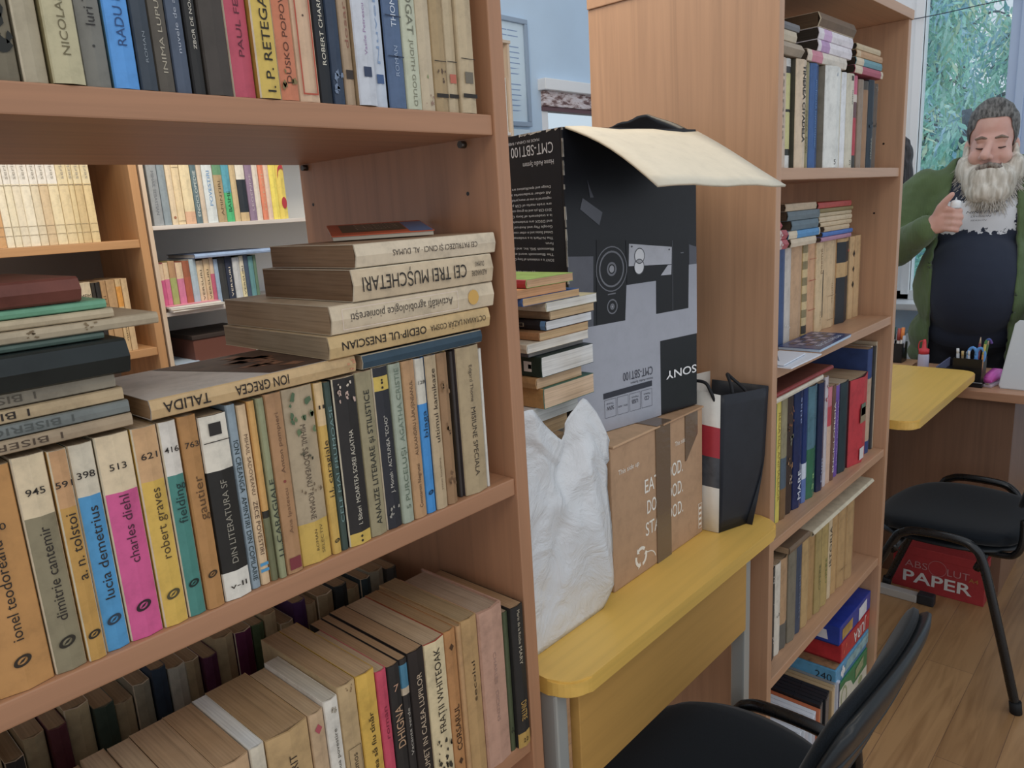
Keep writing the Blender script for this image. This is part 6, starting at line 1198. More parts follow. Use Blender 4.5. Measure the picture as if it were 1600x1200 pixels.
# pen cup further left
c2 = thing('pen_cup', 'black pen cup with markers beside the bookcase edge', 'pen holder', (3.20, 0.858, zd))
bm = bmesh.new(); 
for a in ((0, 0.07, 0, 0.003, 0, 0.092), (0, 0.07, 0.067, 0.07, 0, 0.092), (0, 0.003, 0.003, 0.067, 0, 0.092), (0.067, 0.07, 0.003, 0.067, 0, 0.092), (0.003, 0.067, 0.003, 0.067, 0, 0.003)): add_box(bm, *a, 0.0006)
bm_obj('cup_body', bm, BLKP, c2); box_obj('base', -0.002, 0.072, -0.002, 0.072, 0, 0.006, BLKP, c2, 0.001)
for y, t_, c, cc, lab in ((0.905, 0.150, '#c9ccd0', '#2a5c4c', 'marker with dark green cap in the pen cup'), (0.885, 0.146, '#c4bdb8', '#a84a44', 'marker with dull red cap in the pen cup'), (0.872, 0.150, '#d3cfc8', '#e0802c', 'marker with bright orange cap in the pen cup'), (0.866, 0.118, '#3a4258', '#aab2bc', 'short dark marker with grey cap in the pen cup')):
    o = thing('marker', lab, 'marker', (3.225, y, fz), (0.05, 0, 0), 'markers in the pen cup'); tube_obj('barrel', [(0, 0, 0), (0, 0, t_ - 0.048)], 0.006, plain(c, 0.35), o); tube_obj('cap', [(0, 0, t_ - 0.048), (0, 0, t_)], [0.0072, 0.0068], plain(cc, 0.35), o)
# glue bottle
gl = thing('glue_bottle', 'white glue bottle with red nozzle cap on the desk', 'bottle', (3.17, 0.772, zd))
bm = bmesh.new(); add_lathe(bm, [(0.018, 0), (0.0195, 0.003), (0.0195, 0.060), (0.016, 0.068)], 20); bm_obj('bottle_body', bm, plain('#b7b5cc', 0.3), gl)
bm = bmesh.new(); add_lathe(bm, [(0.0185, 0.066), (0.0185, 0.084), (0.008, 0.088), (0.0065, 0.112), (0.004, 0.122)], 20); bm_obj('nozzle_cap', bm, plain('#d8303c', 0.35), gl)
tube_obj('cap_strap', smooth_path([(0, 0.006, 0.116), (0, 0.016, 0.112), (0, 0.0195, 0.098), (0, 0.019, 0.08)], 5), 0.0018, plain('#d8303c', 0.35), gl, 6)
# papers, folder, tray on the desk
pp = thing('notepad', 'brown covered notepad lying behind the glue bottle', 'notepad', (3.165, 0.815, zd + 0.0004), (0, 0, 0.02)); box_obj('pages', 0, 0.03, 0, 0.04, 0, 0.012, plain('#c9b294', 0.6), pp, 0.001); box_obj('cover', -0.001, 0.131, -0.001, 0.171, 0.012, 0.0135, paper('#b3855c', 0.6), pp, 0)
pf = thing('document_tray', 'dark low document tray between the glue bottle and organiser', 'tray', (3.09, 0.585, zd + 0.0004))
bm = bmesh.new(); add_box(bm, 0, 0.2, 0, 0.12, 0, 0.006, 0.001); add_box(bm, 0, 0.006, 0, 0.12, 0.006, 0.032, 0.001); add_box(bm, 0.194, 0.2, 0, 0.12, 0.006, 0.032, 0.001); bm_obj('tray_body', bm, BLKP, pf)
box_obj('rim', 0.0, 0.2, 0.120, 0.124, 0.0, 0.036, plain('#6b7090', 0.4), pf, 0.001)
# stapler
st = thing('stapler', 'pink stapler between the organiser and the white laptop', 'stapler', (2.998, 0.517, zd), (0, 0, -0.18))
box_obj('base', -0.018, 0.085, -0.014, 0.014, 0, 0.012, plain('#b9a9b4', 0.35), st, 0.004)
bm = bmesh.new(); prism(bm, [(-0.02, 0.016), (0.082, 0.018), (0.088, 0.034), (0.075, 0.052), (0.045, 0.058), (0.0, 0.050), (-0.02, 0.036)], -0.014, 0.014, 'xz')
bmesh.ops.bevel(bm, geom=bm.edges[:], offset=0.004, segments=2, affect='EDGES'); bm_obj('top_arm', bm, plain('#c84fae', 0.35), st, True)
box_obj('staple_rail', -0.022, 0.03, -0.007, 0.007, 0.012, 0.017, plain('#b8bac0', 0.25, 0.8), st, 0.001)
# laptop
lp = thing('laptop', 'white laptop lid seen from behind at the right frame edge', 'laptop', (2.985, 0.130, zd))
box_obj('base', 0.012, 0.24, 0, 0.35, 0.004, 0.018, plain('#c4c8cc', 0.3), lp, 0.004)
bm = bmesh.new(); prism(bm, [(0.0, 0), (0.352, 0), (0.358, 0.012), (0.330, 0.225), (0.318, 0.238), (0.035, 0.238), (0.022, 0.225), (-0.006, 0.012)], 0, 0.012, 'yz')
bmesh.ops.bevel(bm, geom=[e for e in bm.edges if abs(e.verts[0].co.x - e.verts[1].co.x) < 1e-5], offset=0.003, segments=2, affect='EDGES')
bmesh.ops.rotate(bm, verts=bm.verts[:], cent=(0, 0, 0), matrix=Matrix.Rotation(0.12, 3, 'Y')); bm_obj('lid', bm, plain('#ccd2d6', 0.25), lp)
# radiator under the garden window
rd = thing('radiator', 'white ribbed radiator under the garden window', 'radiator', (XW - 0.13, 0.2, 0.12))
bm = bmesh.new()
for k in range(24): add_box(bm, 0, 0.09, k * 0.044, k * 0.044 + 0.034, 0.0, 0.60, 0.008)
bm_obj('radiator_column', bm, plain('#cfd8dc', 0.35), rd)
bm = bmesh.new(); add_box(bm, 0.02, 0.07, 0, 1.05, 0.02, 0.06, 0.004); add_box(bm, 0.02, 0.07, 0, 1.05, 0.53, 0.58, 0.004); bm_obj('header_pipe', bm, plain('#c4ccd2', 0.35), rd)
bm = bmesh.new(); add_box(bm, 0.03, 0.06, 0.1, 0.13, -0.12, 0.02, 0.003); add_box(bm, 0.03, 0.06, 0.9, 0.93, -0.12, 0.02, 0.003); bm_obj('foot', bm, plain('#c4ccd2', 0.35), rd)

# ------------------------------------------------------------------ people
def ico(bm, c, r, rot=None, sub=3):
    g = bmesh.ops.create_icosphere(bm, subdivisions=sub, radius=1.0); m = Matrix.LocRotScale(Vector(c), rot, Vector(r if isinstance(r, (tuple, list)) else (r, r, r)))
    bmesh.ops.transform(bm, matrix=m, verts=g['verts'])
def cap(bm, a, b, ra, rb, n=7):
    a, b = Vector(a), Vector(b)
    for i in range(n + 1):
        t = i / n; ico(bm, a.lerp(b, t), ra + (rb - ra) * t, None, 2)
def chain(bm, pts, rads, n=5):
    for (p, q), (r, s) in zip(zip(pts, pts[1:]), zip(rads, rads[1:])): cap(bm, p, q, r, s, n)
def fused(name, bm, voxel, mats, parent, smooth_it=4, keep=None, solid=0.0, disp=None, fmi=None):
    """fuse overlapping volumes into one continuous skin"""
    me = bpy.data.meshes.new(name); bm.to_mesh(me); bm.free(); o = bpy.data.objects.new(name, me); COL.objects.link(o)
    r = o.modifiers.new('fuse', 'REMESH'); r.mode = 'VOXEL'; r.voxel_size = voxel
    if smooth_it: s = o.modifiers.new('relax', 'SMOOTH'); s.iterations = smooth_it; s.factor = 0.5
    dg = bpy.context.evaluated_depsgraph_get(); m2 = bpy.data.meshes.new_from_object(o.evaluated_get(dg))
    bpy.data.objects.remove(o); bpy.data.meshes.remove(me)
    b2 = bmesh.new(); b2.from_mesh(m2)
    if keep:
        bmesh.ops.delete(b2, geom=[v for v in b2.verts if not keep(v.co)], context='VERTS')
        bd = [v for v in b2.verts if any(e.is_boundary for e in v.link_edges)]
        for _ in range(10):          # even out the cut edge
            nw = []
            for v in bd:
                nb = [e.other_vert(v).co for e in v.link_edges if e.is_boundary]; nw.append((v, v.co.lerp(sum(nb, Vector()) / len(nb), 0.5)))
            for v, c in nw: v.co = c
    if disp:
        b2.normal_update()
        for v, d in [(v, disp(v.co, v.normal)) for v in b2.verts]: v.co += d
    b2.to_mesh(m2); b2.free(); m2.name = name
    for p in m2.polygons: p.use_smooth = True
    for m in (mats if isinstance(mats, (list, tuple)) else [mats]): m2.materials.append(m)
    if fmi:
        for p in m2.polygons: p.material_index = fmi(p.center)
    o = bpy.data.objects.new(name, m2); COL.objects.link(o); o.parent = parent
    if solid: s = o.modifiers.new('cloth', 'SOLIDIFY'); s.thickness = solid; s.offset = -1
    return o
def skin_mat(hx):
    m, nt, b = newmat('skin_' + hx.strip('#')); c = rgb(hx)
    n = node(nt, 'ShaderNodeTexNoise', Scale=18.0, Detail=4.0); nt.links.new(objco(nt), n.inputs['Vector'])
    nt.links.new(ramp(nt, n.outputs[0], [(0.3, (c[0] * 0.92, c[1] * 0.80, c[2] * 0.78, 1)), (0.7, c)]), b.inputs['Base Color']); b.inputs['Roughness'].default_value = 0.5
    b.inputs['Subsurface Weight'].default_value = 0.08; b.inputs['Subsurface Radius'].default_value = (0.01, 0.004, 0.002); return m
def strands(hx, hx2, scale=(90, 90, 12)):
    m, nt, b = newmat('hair_' + hx.strip('#')); n = node(nt, 'ShaderNodeTexNoise', Scale=1.0, Detail=5.0); nt.links.new(objco(nt, scale), n.inputs['Vector'])
    nt.links.new(ramp(nt, n.outputs[0], [(0.35, rgb(hx)), (0.65, rgb(hx2))]), b.inputs['Base Color']); b.inputs['Roughness'].default_value = 0.65
    bp = node(nt, 'ShaderNodeBump', Strength=0.5, Distance=0.003); nt.links.new(n.outputs[0], bp.inputs['Height']); nt.links.new(bp.outputs[0], b.inputs['Normal']); return m
def knit(hx):
    m, nt, b = newmat('green_knit'); c = rgb(hx)
    w = node(nt, 'ShaderNodeTexWave', Scale=1.0, Distortion=1.0, Detail=2.0); w.bands_direction = 'X'; nt.links.new(objco(nt, (60, 60, 8)), w.inputs['Vector'])
    n = node(nt, 'ShaderNodeTexNoise', Scale=9.0, Detail=4.0); nt.links.new(objco(nt), n.inputs['Vector'])
    nt.links.new(ramp(nt, n.outputs[0], [(0.3, scl(c, 0.82)), (0.7, scl(c, 1.15))]), b.inputs['Base Color'])
    bp = node(nt, 'ShaderNodeBump', Strength=0.25, Distance=0.003); nt.links.new(w.outputs[0], bp.inputs['Height']); nt.links.new(bp.outputs[0], b.inputs['Normal'])
    b.inputs['Roughness'].default_value = 0.95; b.inputs['Sheen Weight'].default_value = 0.2; return m
def shirt_mat():
    m, nt, b = newmat('navy_shirt_with_white_splash')
    tc = nt.nodes.new('ShaderNodeTexCoord'); sx = nt.nodes.new('ShaderNodeSeparateXYZ'); nt.links.new(tc.outputs['Object'], sx.inputs[0])
    def math_(op, a, bb=None):
        q = nt.nodes.new('ShaderNodeMath'); q.operation = op
        for i, v in enumerate((a, bb)):
            if v is None: continue
            if hasattr(v, 'links') or not isinstance(v, (int, float)): nt.links.new(v, q.inputs[i])
            else: q.inputs[i].default_value = v
        return q.outputs[0]
    n = node(nt, 'ShaderNodeTexNoise', Scale=26.0, Detail=6.0, Roughness=0.7); nt.links.new(objco(nt), n.inputs['Vector'])
    nn = math_('MULTIPLY', math_('SUBTRACT', n.outputs[0], 0.5), 0.11)
    ax = math_('ABSOLUTE', math_('ADD', sx.outputs[0], 0.002)); dx = math_('SUBTRACT', 0.112, ax)
    dz0 = math_('SUBTRACT', sx.outputs[2], 1.285); dz1 = math_('SUBTRACT', 1.405, sx.outputs[2])
    d = math_('MINIMUM', math_('MINIMUM', dx, dz0), dz1); d = math_('ADD', d, nn)
    front = math_('LESS_THAN', sx.outputs[1], -0.06)
    fac = math_('MULTIPLY', math_('GREATER_THAN', d, 0.0), front)
    mx = nt.nodes.new('ShaderNodeMix'); mx.data_type = 'RGBA'; nt.links.new(fac, mx.inputs[0]); mx.inputs[6].default_value = rgb('#20283a', 1.0); mx.inputs[7].default_value = rgb('#c6c8cc')
    nt.links.new(mx.outputs[2], b.inputs['Base Color']); b.inputs['Roughness'].default_value = 0.85; b.inputs['Sheen Weight'].default_value = 0.1; return m
SKIN = skin_mat('#cfa292')
RX = lambda d: Matrix.Rotation(math.radians(d), 3, 'X').to_quaternion()
RYq = lambda d: Matrix.Rotation(math.radians(d), 3, 'Y').to_quaternion()
man = thing('person', 'bearded person with slicked back hair in green cardigan standing behind the desk', 'person', (3.526, 0.688, -0.11), (0, 0, math.radians(-78.7)))
man.scale = (1.075, 1.075, 1.075)
bm = bmesh.new()
hx_ = 0.018
# skull, face
ico(bm, (hx_, -0.005, 1.640), (0.076, 0.100, 0.104), RX(14)); ico(bm, (hx_ - 0.002, -0.045, 1.560), (0.066, 0.066, 0.085), RX(10))
ico(bm, (hx_ - 0.003, -0.062, 1.505), (0.048, 0.050, 0.050))
cap(bm, (hx_ - 0.040, -0.100, 1.606), (hx_ + 0.036, -0.100, 1.604), 0.0135, 0.0135, 6)
for s in (-1, 1):
    ico(bm, (hx_ - 0.003 + s * 0.042, -0.083, 1.545), (0.026, 0.024, 0.026)); ico(bm, (hx_ - 0.003 + s * 0.030, -0.094, 1.5795), (0.017, 0.014, 0.0115))
    ico(bm, (hx_ + s * 0.077, 0.0, 1.575), (0.010, 0.022, 0.034), RX(-12))
cap(bm, (hx_ - 0.006, -0.108, 1.590), (hx_ - 0.021, -0.141, 1.547), 0.0115, 0.0165, 6)
for s in (-1, 1): ico(bm, (hx_ - 0.017 + s * 0.0145, -0.125, 1.541), (0.0105, 0.012, 0.0095))
cap(bm, (hx_ - 0.034, -0.112, 1.502), (hx_ + 0.026, -0.112, 1.503), 0.010, 0.010, 5)
cap(bm, (0.012, 0.030, 1.40), (0.016, 0.012, 1.54), 0.072, 0.066, 5)
# trunk, arms, legs
ico(bm, (0, 0.02, 1.30), (0.165, 0.105, 0.19)); ico(bm, (0, -0.03, 1.08), (0.165, 0.145, 0.19)); ico(bm, (0, 0.0, 0.92), (0.165, 0.12, 0.12)); cap(bm, (-0.16, 0.02, 1.445), (0.16, 0.02, 1.445), 0.058, 0.058)
EL, WR = (-0.262, -0.085, 1.225), (-0.150, -0.236, 1.312)
cap(bm, (-0.195, 0.015, 1.435), EL, 0.055, 0.045); cap(bm, EL, WR, 0.043, 0.029)
EL2, WR2 = (0.275, 0.0, 1.17), (0.205, -0.175, 0.985)
cap(bm, (0.195, 0.015, 1.435), EL2, 0.055, 0.045); cap(bm, EL2, WR2, 0.043, 0.029)
for s in (-1, 1):
    cap(bm, (s * 0.092, 0.0, 0.88), (s * 0.105, -0.01, 0.54), 0.092, 0.060); cap(bm, (s * 0.105, -0.01, 0.54), (s * 0.11, 0.02, 0.19), 0.058, 0.040)
    cap(bm, (s * 0.11, 0.03, 0.152), (s * 0.125, -0.13, 0.143), 0.042, 0.034)
# right hand closed round a white cap, back of the hand to the viewer
ico(bm, (-0.117, -0.247, 1.337), (0.036, 0.020, 0.048), RYq(18)); ico(bm, (-0.135, -0.242, 1.325), (0.028, 0.022, 0.036))
for z, L_, r in ((1.374, 1.0, 0.0105), (1.352, 1.08, 0.0110), (1.329, 1.03, 0.0105), (1.308, 0.90, 0.0095)):
    chain(bm, [(-0.112, -0.255, z), (-0.112 + 0.030 * L_, -0.271, z - 0.002), (-0.112 + 0.050 * L_, -0.262, z - 0.006), (-0.112 + 0.046 * L_, -0.242, z - 0.010)], [r * 1.12, r * 1.08, r, r * 0.9], 5)
chain(bm, [(-0.136, -0.246, 1.345), (-0.122, -0.262, 1.382), (-0.103, -0.272, 1.407), (-0.088, -0.276, 1.424)], [0.015, 0.0135, 0.0120, 0.0100], 5)
# left hand lowered to the laptop
ico(bm, (0.190, -0.205, 0.945), (0.022, 0.030, 0.048), RX(35))
for k, (dx, L_, r) in enumerate(((-0.030, 0.92, 0.0095), (-0.010, 1.0, 0.0102), (0.010, 1.03, 0.0102), (0.028, 0.85, 0.0088))):
    chain(bm, [(0.190 + dx * 0.7, -0.225, 0.915), (0.188 + dx, -0.245, 0.886 - 0.004 * k), (0.186 + dx, -0.250, 0.886 - 0.024 * L_), (0.185 + dx, -0.240, 0.886 - 0.044 * L_)], [r * 1.1, r * 1.05, r, r * 0.85], 4)
chain(bm, [(0.168, -0.205, 0.955), (0.148, -0.228, 0.930), (0.142, -0.238, 0.902)], [0.0135, 0.012, 0.0095], 5)
fused('body', bm, 0.0052, SKIN, man, 3)
# closed, downcast eyes and brows
def blob(name, parts, m, vox=0.003, **k):
    bm = bmesh.new()
    for p in parts: chain(bm, p[0], p[1], 6)
    return fused(name, bm, vox, m, man, 2, **k)
for s in (-1, 1):
    cx = hx_ - 0.003 + s * 0.030
    blob('eyelash_line', [([(cx - 0.014, -0.1035, 1.5745), (cx, -0.1085, 1.5715), (cx + 0.014, -0.1025, 1.5745)], [0.0022, 0.0034, 0.0022])], plain('#4a342e', 0.6), 0.0015)
    blob('eyebrow', [([(cx - 0.017, -0.112, 1.606), (cx, -0.1155, 1.6105), (cx + 0.018, -0.108, 1.605)], [0.004, 0.0055, 0.0035])], strands('#6a5648', '#8a7666'), 0.002)
blob('lips', [([(hx_ - 0.022, -0.1205, 1.497), (hx_ - 0.003, -0.1245, 1.4985), (hx_ + 0.018, -0.1205, 1.498)], [0.004, 0.006, 0.004])], plain('#a87474', 0.5), 0.002)
# hair swept back from the forehead
bm = bmesh.new(); ico(bm, (hx_, 0.0, 1.643), (0.0825, 0.107, 0.1095), RX(14)); ico(bm, (hx_, 0.055, 1.60), (0.078, 0.065, 0.10)); ico(bm, (hx_ + 0.02, 0.11, 1.56), (0.035, 0.03, 0.05))
fused('hair', bm, 0.006, strands('#35312d', '#74706b', (150, 7, 60)), man, 2, keep=lambda c: c.z > 1.664 - (c.y + 0.10) * 1.05 + 0.010 * math.sin((c.x - hx_) * 60) and not (abs(c.x - hx_) < 0.06 and c.y < -0.08 and c.z < 1.672),
      disp=lambda c, n: n * (0.003 * noise.noise(Vector((c.x * 70, c.y * 5, c.z * 12)))))
# beard and moustache
bm = bmesh.new()
ico(bm, (0.018, -0.082, 1.462), (0.088, 0.062, 0.072)); ico(bm, (0.018, -0.100, 1.425), (0.074, 0.055, 0.052))
for s, xx in ((-1, -0.058), (1, 0.092)):
    ico(bm, (xx + 0.0, -0.050, 1.500), (0.032, 0.045, 0.055)); ico(bm, (hx_ + s * 0.074, -0.025, 1.545), (0.015, 0.028, 0.045))
fused('beard', bm, 0.006, strands('#a39a8a', '#d0cabd', (70, 70, 9)), man, 2, keep=lambda c: not (c.z > 1.508 and abs(c.x - hx_) < 0.030 and c.y < -0.07),
      disp=lambda c, n: n * (0.006 * noise.noise(Vector((c.x * 60, c.y * 60, c.z * 12))) + 0.003 * noise.noise(Vector((c.x * 160, c.y * 160, c.z * 40)))))
rr = random.Random(12); bm = bmesh.new()
for _ in range(1500):
    a = rr.uniform(-1, 1); b_ = rr.random(); x = 0.018 + a * 0.098; z = 1.525 - 0.135 * b_ - (0.0 if abs(a) > 0.5 else 0.02)
    y = -0.135 + 0.085 * abs(a) ** 1.8 + 0.02 * (1 - b_) ** 2 + rr.uniform(-0.004, 0.012)
    if abs(a) < 0.42 and z > 1.485: continue
    L_ = rr.uniform(0.020, 0.042); dx = a * 0.022 + rr.uniform(-0.008, 0.008)
    add_tube(bm, [(x, y, z), (x + dx * 0.5, y - 0.008, z - L_ * 0.55), (x + dx, y - 0.003, z - L_)], [0.0009, 0.0008, 0.0002], 3)
bm_obj('beard_strand', bm, strands('#aaa294', '#d6d0c6', (70, 70, 9)), man)['kind'] = 'stuff'
blob('moustache', [([(hx_ - 0.052, -0.104, 1.487), (hx_ - 0.026, -0.124, 1.509), (hx_ - 0.004, -0.128, 1.519)], [0.008, 0.0115, 0.008]), ([(hx_ + 0.046, -0.104, 1.487), (hx_ + 0.020, -0.124, 1.509), (hx_ - 0.004, -0.128, 1.519)], [0.008, 0.0115, 0.008])], strands('#5c5048', '#8f857a', (110, 110, 40)), 0.0035,
     disp=lambda c, n: n * (0.003 * noise.noise(Vector((c.x * 150, c.y * 150, c.z * 60)))))
# shirt
bm = bmesh.new()
ico(bm, (0, 0.005, 1.325), (0.184, 0.130, 0.165)); ico(bm, (0, -0.048, 1.085), (0.185, 0.180, 0.21)); ico(bm, (0, -0.01, 0.92), (0.178, 0.140, 0.11)); cap(bm, (-0.165, 0.02, 1.440), (0.165, 0.02, 1.440), 0.070, 0.070)
ico(bm, (0, -0.01, 1.42), (0.11, 0.10, 0.10))
fused('tshirt', bm, 0.009, shirt_mat(), man, 5, keep=lambda c: not ((c.x - 0.012) ** 2 + (c.y + 0.005) ** 2 < 0.074 ** 2 and c.z > 1.46))
I = Ink()
for body, z, L_, cp_ in (('NINETY.8', 1.352, 0.095, 0.0085), ('DIVISION', 1.338, 0.062, 0.0065), ('SEASON', 1.325, 0.05, 0.005)):
    I.text(body, (-0.045 if cp_ > 0.007 else -0.03, -0.1405, z), (1, 0, 0), (0, -0.12, 1), L_, cp_, 0.0, 0.25)
I.build('shirt_lettering', plain('#3a3c44', 0.6), man)
# cardigan
bm = bmesh.new()
ico(bm, (0, 0.010, 1.320), (0.208, 0.142, 0.175)); ico(bm, (0, -0.035, 1.085), (0.205, 0.188, 0.235)); ico(bm, (0, -0.012, 0.90), (0.215, 0.170, 0.14)); ico(bm, (0, 0.0, 0.82), (0.215, 0.165, 0.08))
cap(bm, (-0.175, 0.02, 1.442), (0.175, 0.02, 1.442), 0.080, 0.080); cap(bm, (-0.08, 0.03, 1.505), (0.10, 0.03, 1.505), 0.05, 0.05)
cap(bm, (-0.198, 0.015, 1.425), (-0.266, -0.075, 1.225), 0.080, 0.070); cap(bm, (-0.264, -0.085, 1.228), (-0.166, -0.220, 1.304), 0.068, 0.052)
cap(bm, (0.198, 0.015, 1.425), (0.280, 0.0, 1.175), 0.080, 0.068); cap(bm, (0.280, 0.0, 1.175), (0.218, -0.150, 1.010), 0.066, 0.052)
def open_front(c):
    if c.y < 0.02 and c.x > -0.30:
        k = (1.50 - c.z) / 0.6; l = -0.085 - 0.055 * min(1, max(0, k * 2.2)); r = 0.098 + 0.022 * min(1, max(0, k * 2.0)) - 0.02 * max(0, k - 0.6)
        if l < c.x < r and not (c.x < -0.128 and abs(c.z - 1.30) < 0.062 and c.y < -0.16): return False
    return not ((c.x - 0.012) ** 2 + (c.y - 0.0) ** 2 < 0.082 ** 2 and c.z > 1.47)
fused('cardigan', bm, 0.0085, knit('#4e6338'), man, 4, keep=open_front, solid=0.010,
      disp=lambda c, n: n * (0.006 * noise.noise(Vector((c.x * 14, c.y * 14, c.z * 9))) + 0.003 * noise.noise(Vector((c.x * 40, c.y * 40, c.z * 22)))))
bm = bmesh.new(); d = (Vector(WR) - Vector((-0.262, -0.085, 1.225))).normalized(); up = d.orthogonal().normalized(); sd_ = d.cross(up); c0 = Vector((-0.190, -0.190, 1.285)); rings = []
for j in range(9):
    rr_ = 0.050 - 0.001 * j; rings.append([bm.verts.new(c0 + d * (j * 0.0062) + (up * math.cos(2 * math.pi * k / 72) + sd_ * math.sin(2 * math.pi * k / 72)) * (rr_ + (0.0022 if k % 3 == 0 else 0))) for k in range(72)])
for a, b_ in zip(rings, rings[1:]):
    for k in range(72): bm.faces.new((a[k], a[(k + 1) % 72], b_[(k + 1) % 72], b_[k]))
o = bm_obj('ribbed_cuff', bm, knit('#566c40'), man, True); s_ = o.modifiers.new('cloth', 'SOLIDIFY'); s_.thickness = 0.006
# trousers and shoes
bm = bmesh.new(); ico(bm, (0, 0.0, 0.90), (0.175, 0.135, 0.12))
for s in (-1, 1): cap(bm, (s * 0.092, 0.0, 0.86), (s * 0.105, -0.005, 0.54), 0.100, 0.075); cap(bm, (s * 0.105, -0.005, 0.54), (s * 0.11, 0.02, 0.20), 0.074, 0.064)
fused('trousers', bm, 0.012, plain('#1c1e26', 0.85, 0, 1.0), man, 3)
for s in (-1, 1):
    bm = bmesh.new(); cap(bm, (s * 0.11, 0.04, 0.155), (s * 0.126, -0.14, 0.149), 0.051, 0.045); fused('shoe', bm, 0.008, plain('#1d1a18', 0.4, 0, 1.0), man, 2, disp=lambda c, n: Vector((0, 0, max(0.0, 0.1035 - c.z))))
wc = thing('bottle_cap', 'small white cap held in the closed right hand of the bearded person', 'cap', (0, 0, 0))
Mm = Matrix.Translation((3.526, 0.688, -0.11)) @ Matrix.Rotation(math.radians(-78.7), 4, 'Z') @ Matrix.Scale(1.075, 4)
wc.matrix_world = Mm @ Matrix.Translation((-0.076, -0.262, 1.388))
bm = bmesh.new(); add_lathe(bm, [(0.012, -0.014), (0.0155, -0.012), (0.0165, 0.006), (0.013, 0.014), (0.006, 0.016)], 16); bm_obj('cap_body', bm, plain('#dedfe0', 0.4), wc)
bm = bmesh.new(); add_lathe(bm, [(0.0172, -0.012), (0.0172, -0.006)], 16); bm_obj('cap_rim', bm, plain('#c4c6c8', 0.4), wc)

# the second person, almost hidden behind the tall bookcase
wo = thing('person', 'person with long dark hair in pale top, almost hidden behind the tall bookcase', 'person', (3.772, 1.125, 0.02), (0, 0, math.radians(190)))
bm = bmesh.new()
ico(bm, (0, 0.0, 1.56), (0.070, 0.090, 0.100)); ico(bm, (0, -0.035, 1.50), (0.056, 0.058, 0.072)); cap(bm, (0, -0.015, 1.33), (0, 0.005, 1.47), 0.052, 0.050, 4); cap(bm, (0, -0.085, 1.545), (0, -0.108, 1.515), 0.009, 0.013, 4)
cap(bm, (-0.035, -0.08, 1.565), (0.035, -0.08, 1.565), 0.012, 0.012, 4); ico(bm, (0, -0.08, 1.475), (0.022, 0.014, 0.010))
ico(bm, (0, -0.05, 1.22), (0.150, 0.085, 0.19)); ico(bm, (0, -0.09, 1.0), (0.145, 0.09, 0.16)); ico(bm, (0, -0.09, 0.86), (0.165, 0.10, 0.12)); cap(bm, (-0.14, -0.02, 1.36), (0.14, -0.02, 1.36), 0.048, 0.048)
for s in (-1, 1):
    cap(bm, (s * 0.175, -0.02, 1.345), (s * 0.205, -0.06, 1.07), 0.045, 0.038); cap(bm, (s * 0.205, -0.06, 1.07), (s * 0.19, -0.085, 0.84), 0.036, 0.025)
    ico(bm, (s * 0.188, -0.07, 0.79), (0.016, 0.028, 0.042))
    for k in range(4): chain(bm, [(s * 0.188, -0.09 + 0.017 * k, 0.76), (s * 0.184, -0.094 + 0.018 * k, 0.72), (s * 0.174, -0.092 + 0.017 * k, 0.695)], [0.009, 0.0085, 0.007], 3)
    chain(bm, [(s * 0.182, -0.10, 0.80), (s * 0.176, -0.118, 0.765), (s * 0.17, -0.118, 0.74)], [0.011, 0.0095, 0.008], 3)
    cap(bm, (s * 0.085, -0.09, 0.82), (s * 0.09, -0.04, 0.46), 0.085, 0.055); cap(bm, (s * 0.09, -0.04, 0.46), (s * 0.09, 0.02, 0.08), 0.052, 0.036); cap(bm, (s * 0.09, 0.03, 0.04), (s * 0.10, -0.11, 0.032), 0.036, 0.030)
fused('body', bm, 0.0065, skin_mat('#c9a090'), wo, 3)
bm = bmesh.new(); ico(bm, (0, 0.012, 1.575), (0.082, 0.098, 0.105)); 
for s in (-1, 1): chain(bm, [(s * 0.066, 0.0, 1.56), (s * 0.080, 0.0, 1.44), (s * 0.085, -0.02, 1.31)], [0.032, 0.034, 0.022], 6)
ico(bm, (0, 0.065, 1.45), (0.085, 0.05, 0.16))
fused('hair', bm, 0.007, strands('#1d1a1a', '#4a4446', (120, 120, 10)), wo, 2, keep=lambda c: not (abs(c.x) < 0.050 and c.y < -0.05 and c.z < 1.625), disp=lambda c, n: n * (0.006 * noise.noise(Vector((c.x * 80, c.y * 80, c.z * 9)))))
bm = bmesh.new(); ico(bm, (0, -0.05, 1.22), (0.162, 0.095, 0.20)); ico(bm, (0, -0.09, 1.0), (0.16, 0.10, 0.18)); ico(bm, (0, -0.09, 0.88), (0.178, 0.112, 0.12)); cap(bm, (-0.145, -0.02, 1.355), (0.145, -0.02, 1.355), 0.056, 0.056)
for s in (-1, 1): cap(bm, (s * 0.175, -0.02, 1.335), (s * 0.208, -0.06, 1.07), 0.056, 0.048); cap(bm, (s * 0.208, -0.06, 1.07), (s * 0.193, -0.10, 0.87), 0.047, 0.036)
fused('pale_top', bm, 0.010, paper('#a9aeb0', 0.9), wo, 4, keep=lambda c: not (c.x ** 2 + (c.y + 0.015) ** 2 < 0.055 ** 2 and c.z > 1.38))
bm = bmesh.new(); ico(bm, (0, -0.09, 0.85), (0.172, 0.105, 0.11))
for s in (-1, 1): cap(bm, (s * 0.085, -0.09, 0.80), (s * 0.09, -0.04, 0.46), 0.094, 0.068); cap(bm, (s * 0.09, -0.04, 0.46), (s * 0.09, 0.02, 0.09), 0.066, 0.052)
fused('trousers', bm, 0.012, plain('#23252c', 0.85, 0, 1.0), wo, 3)

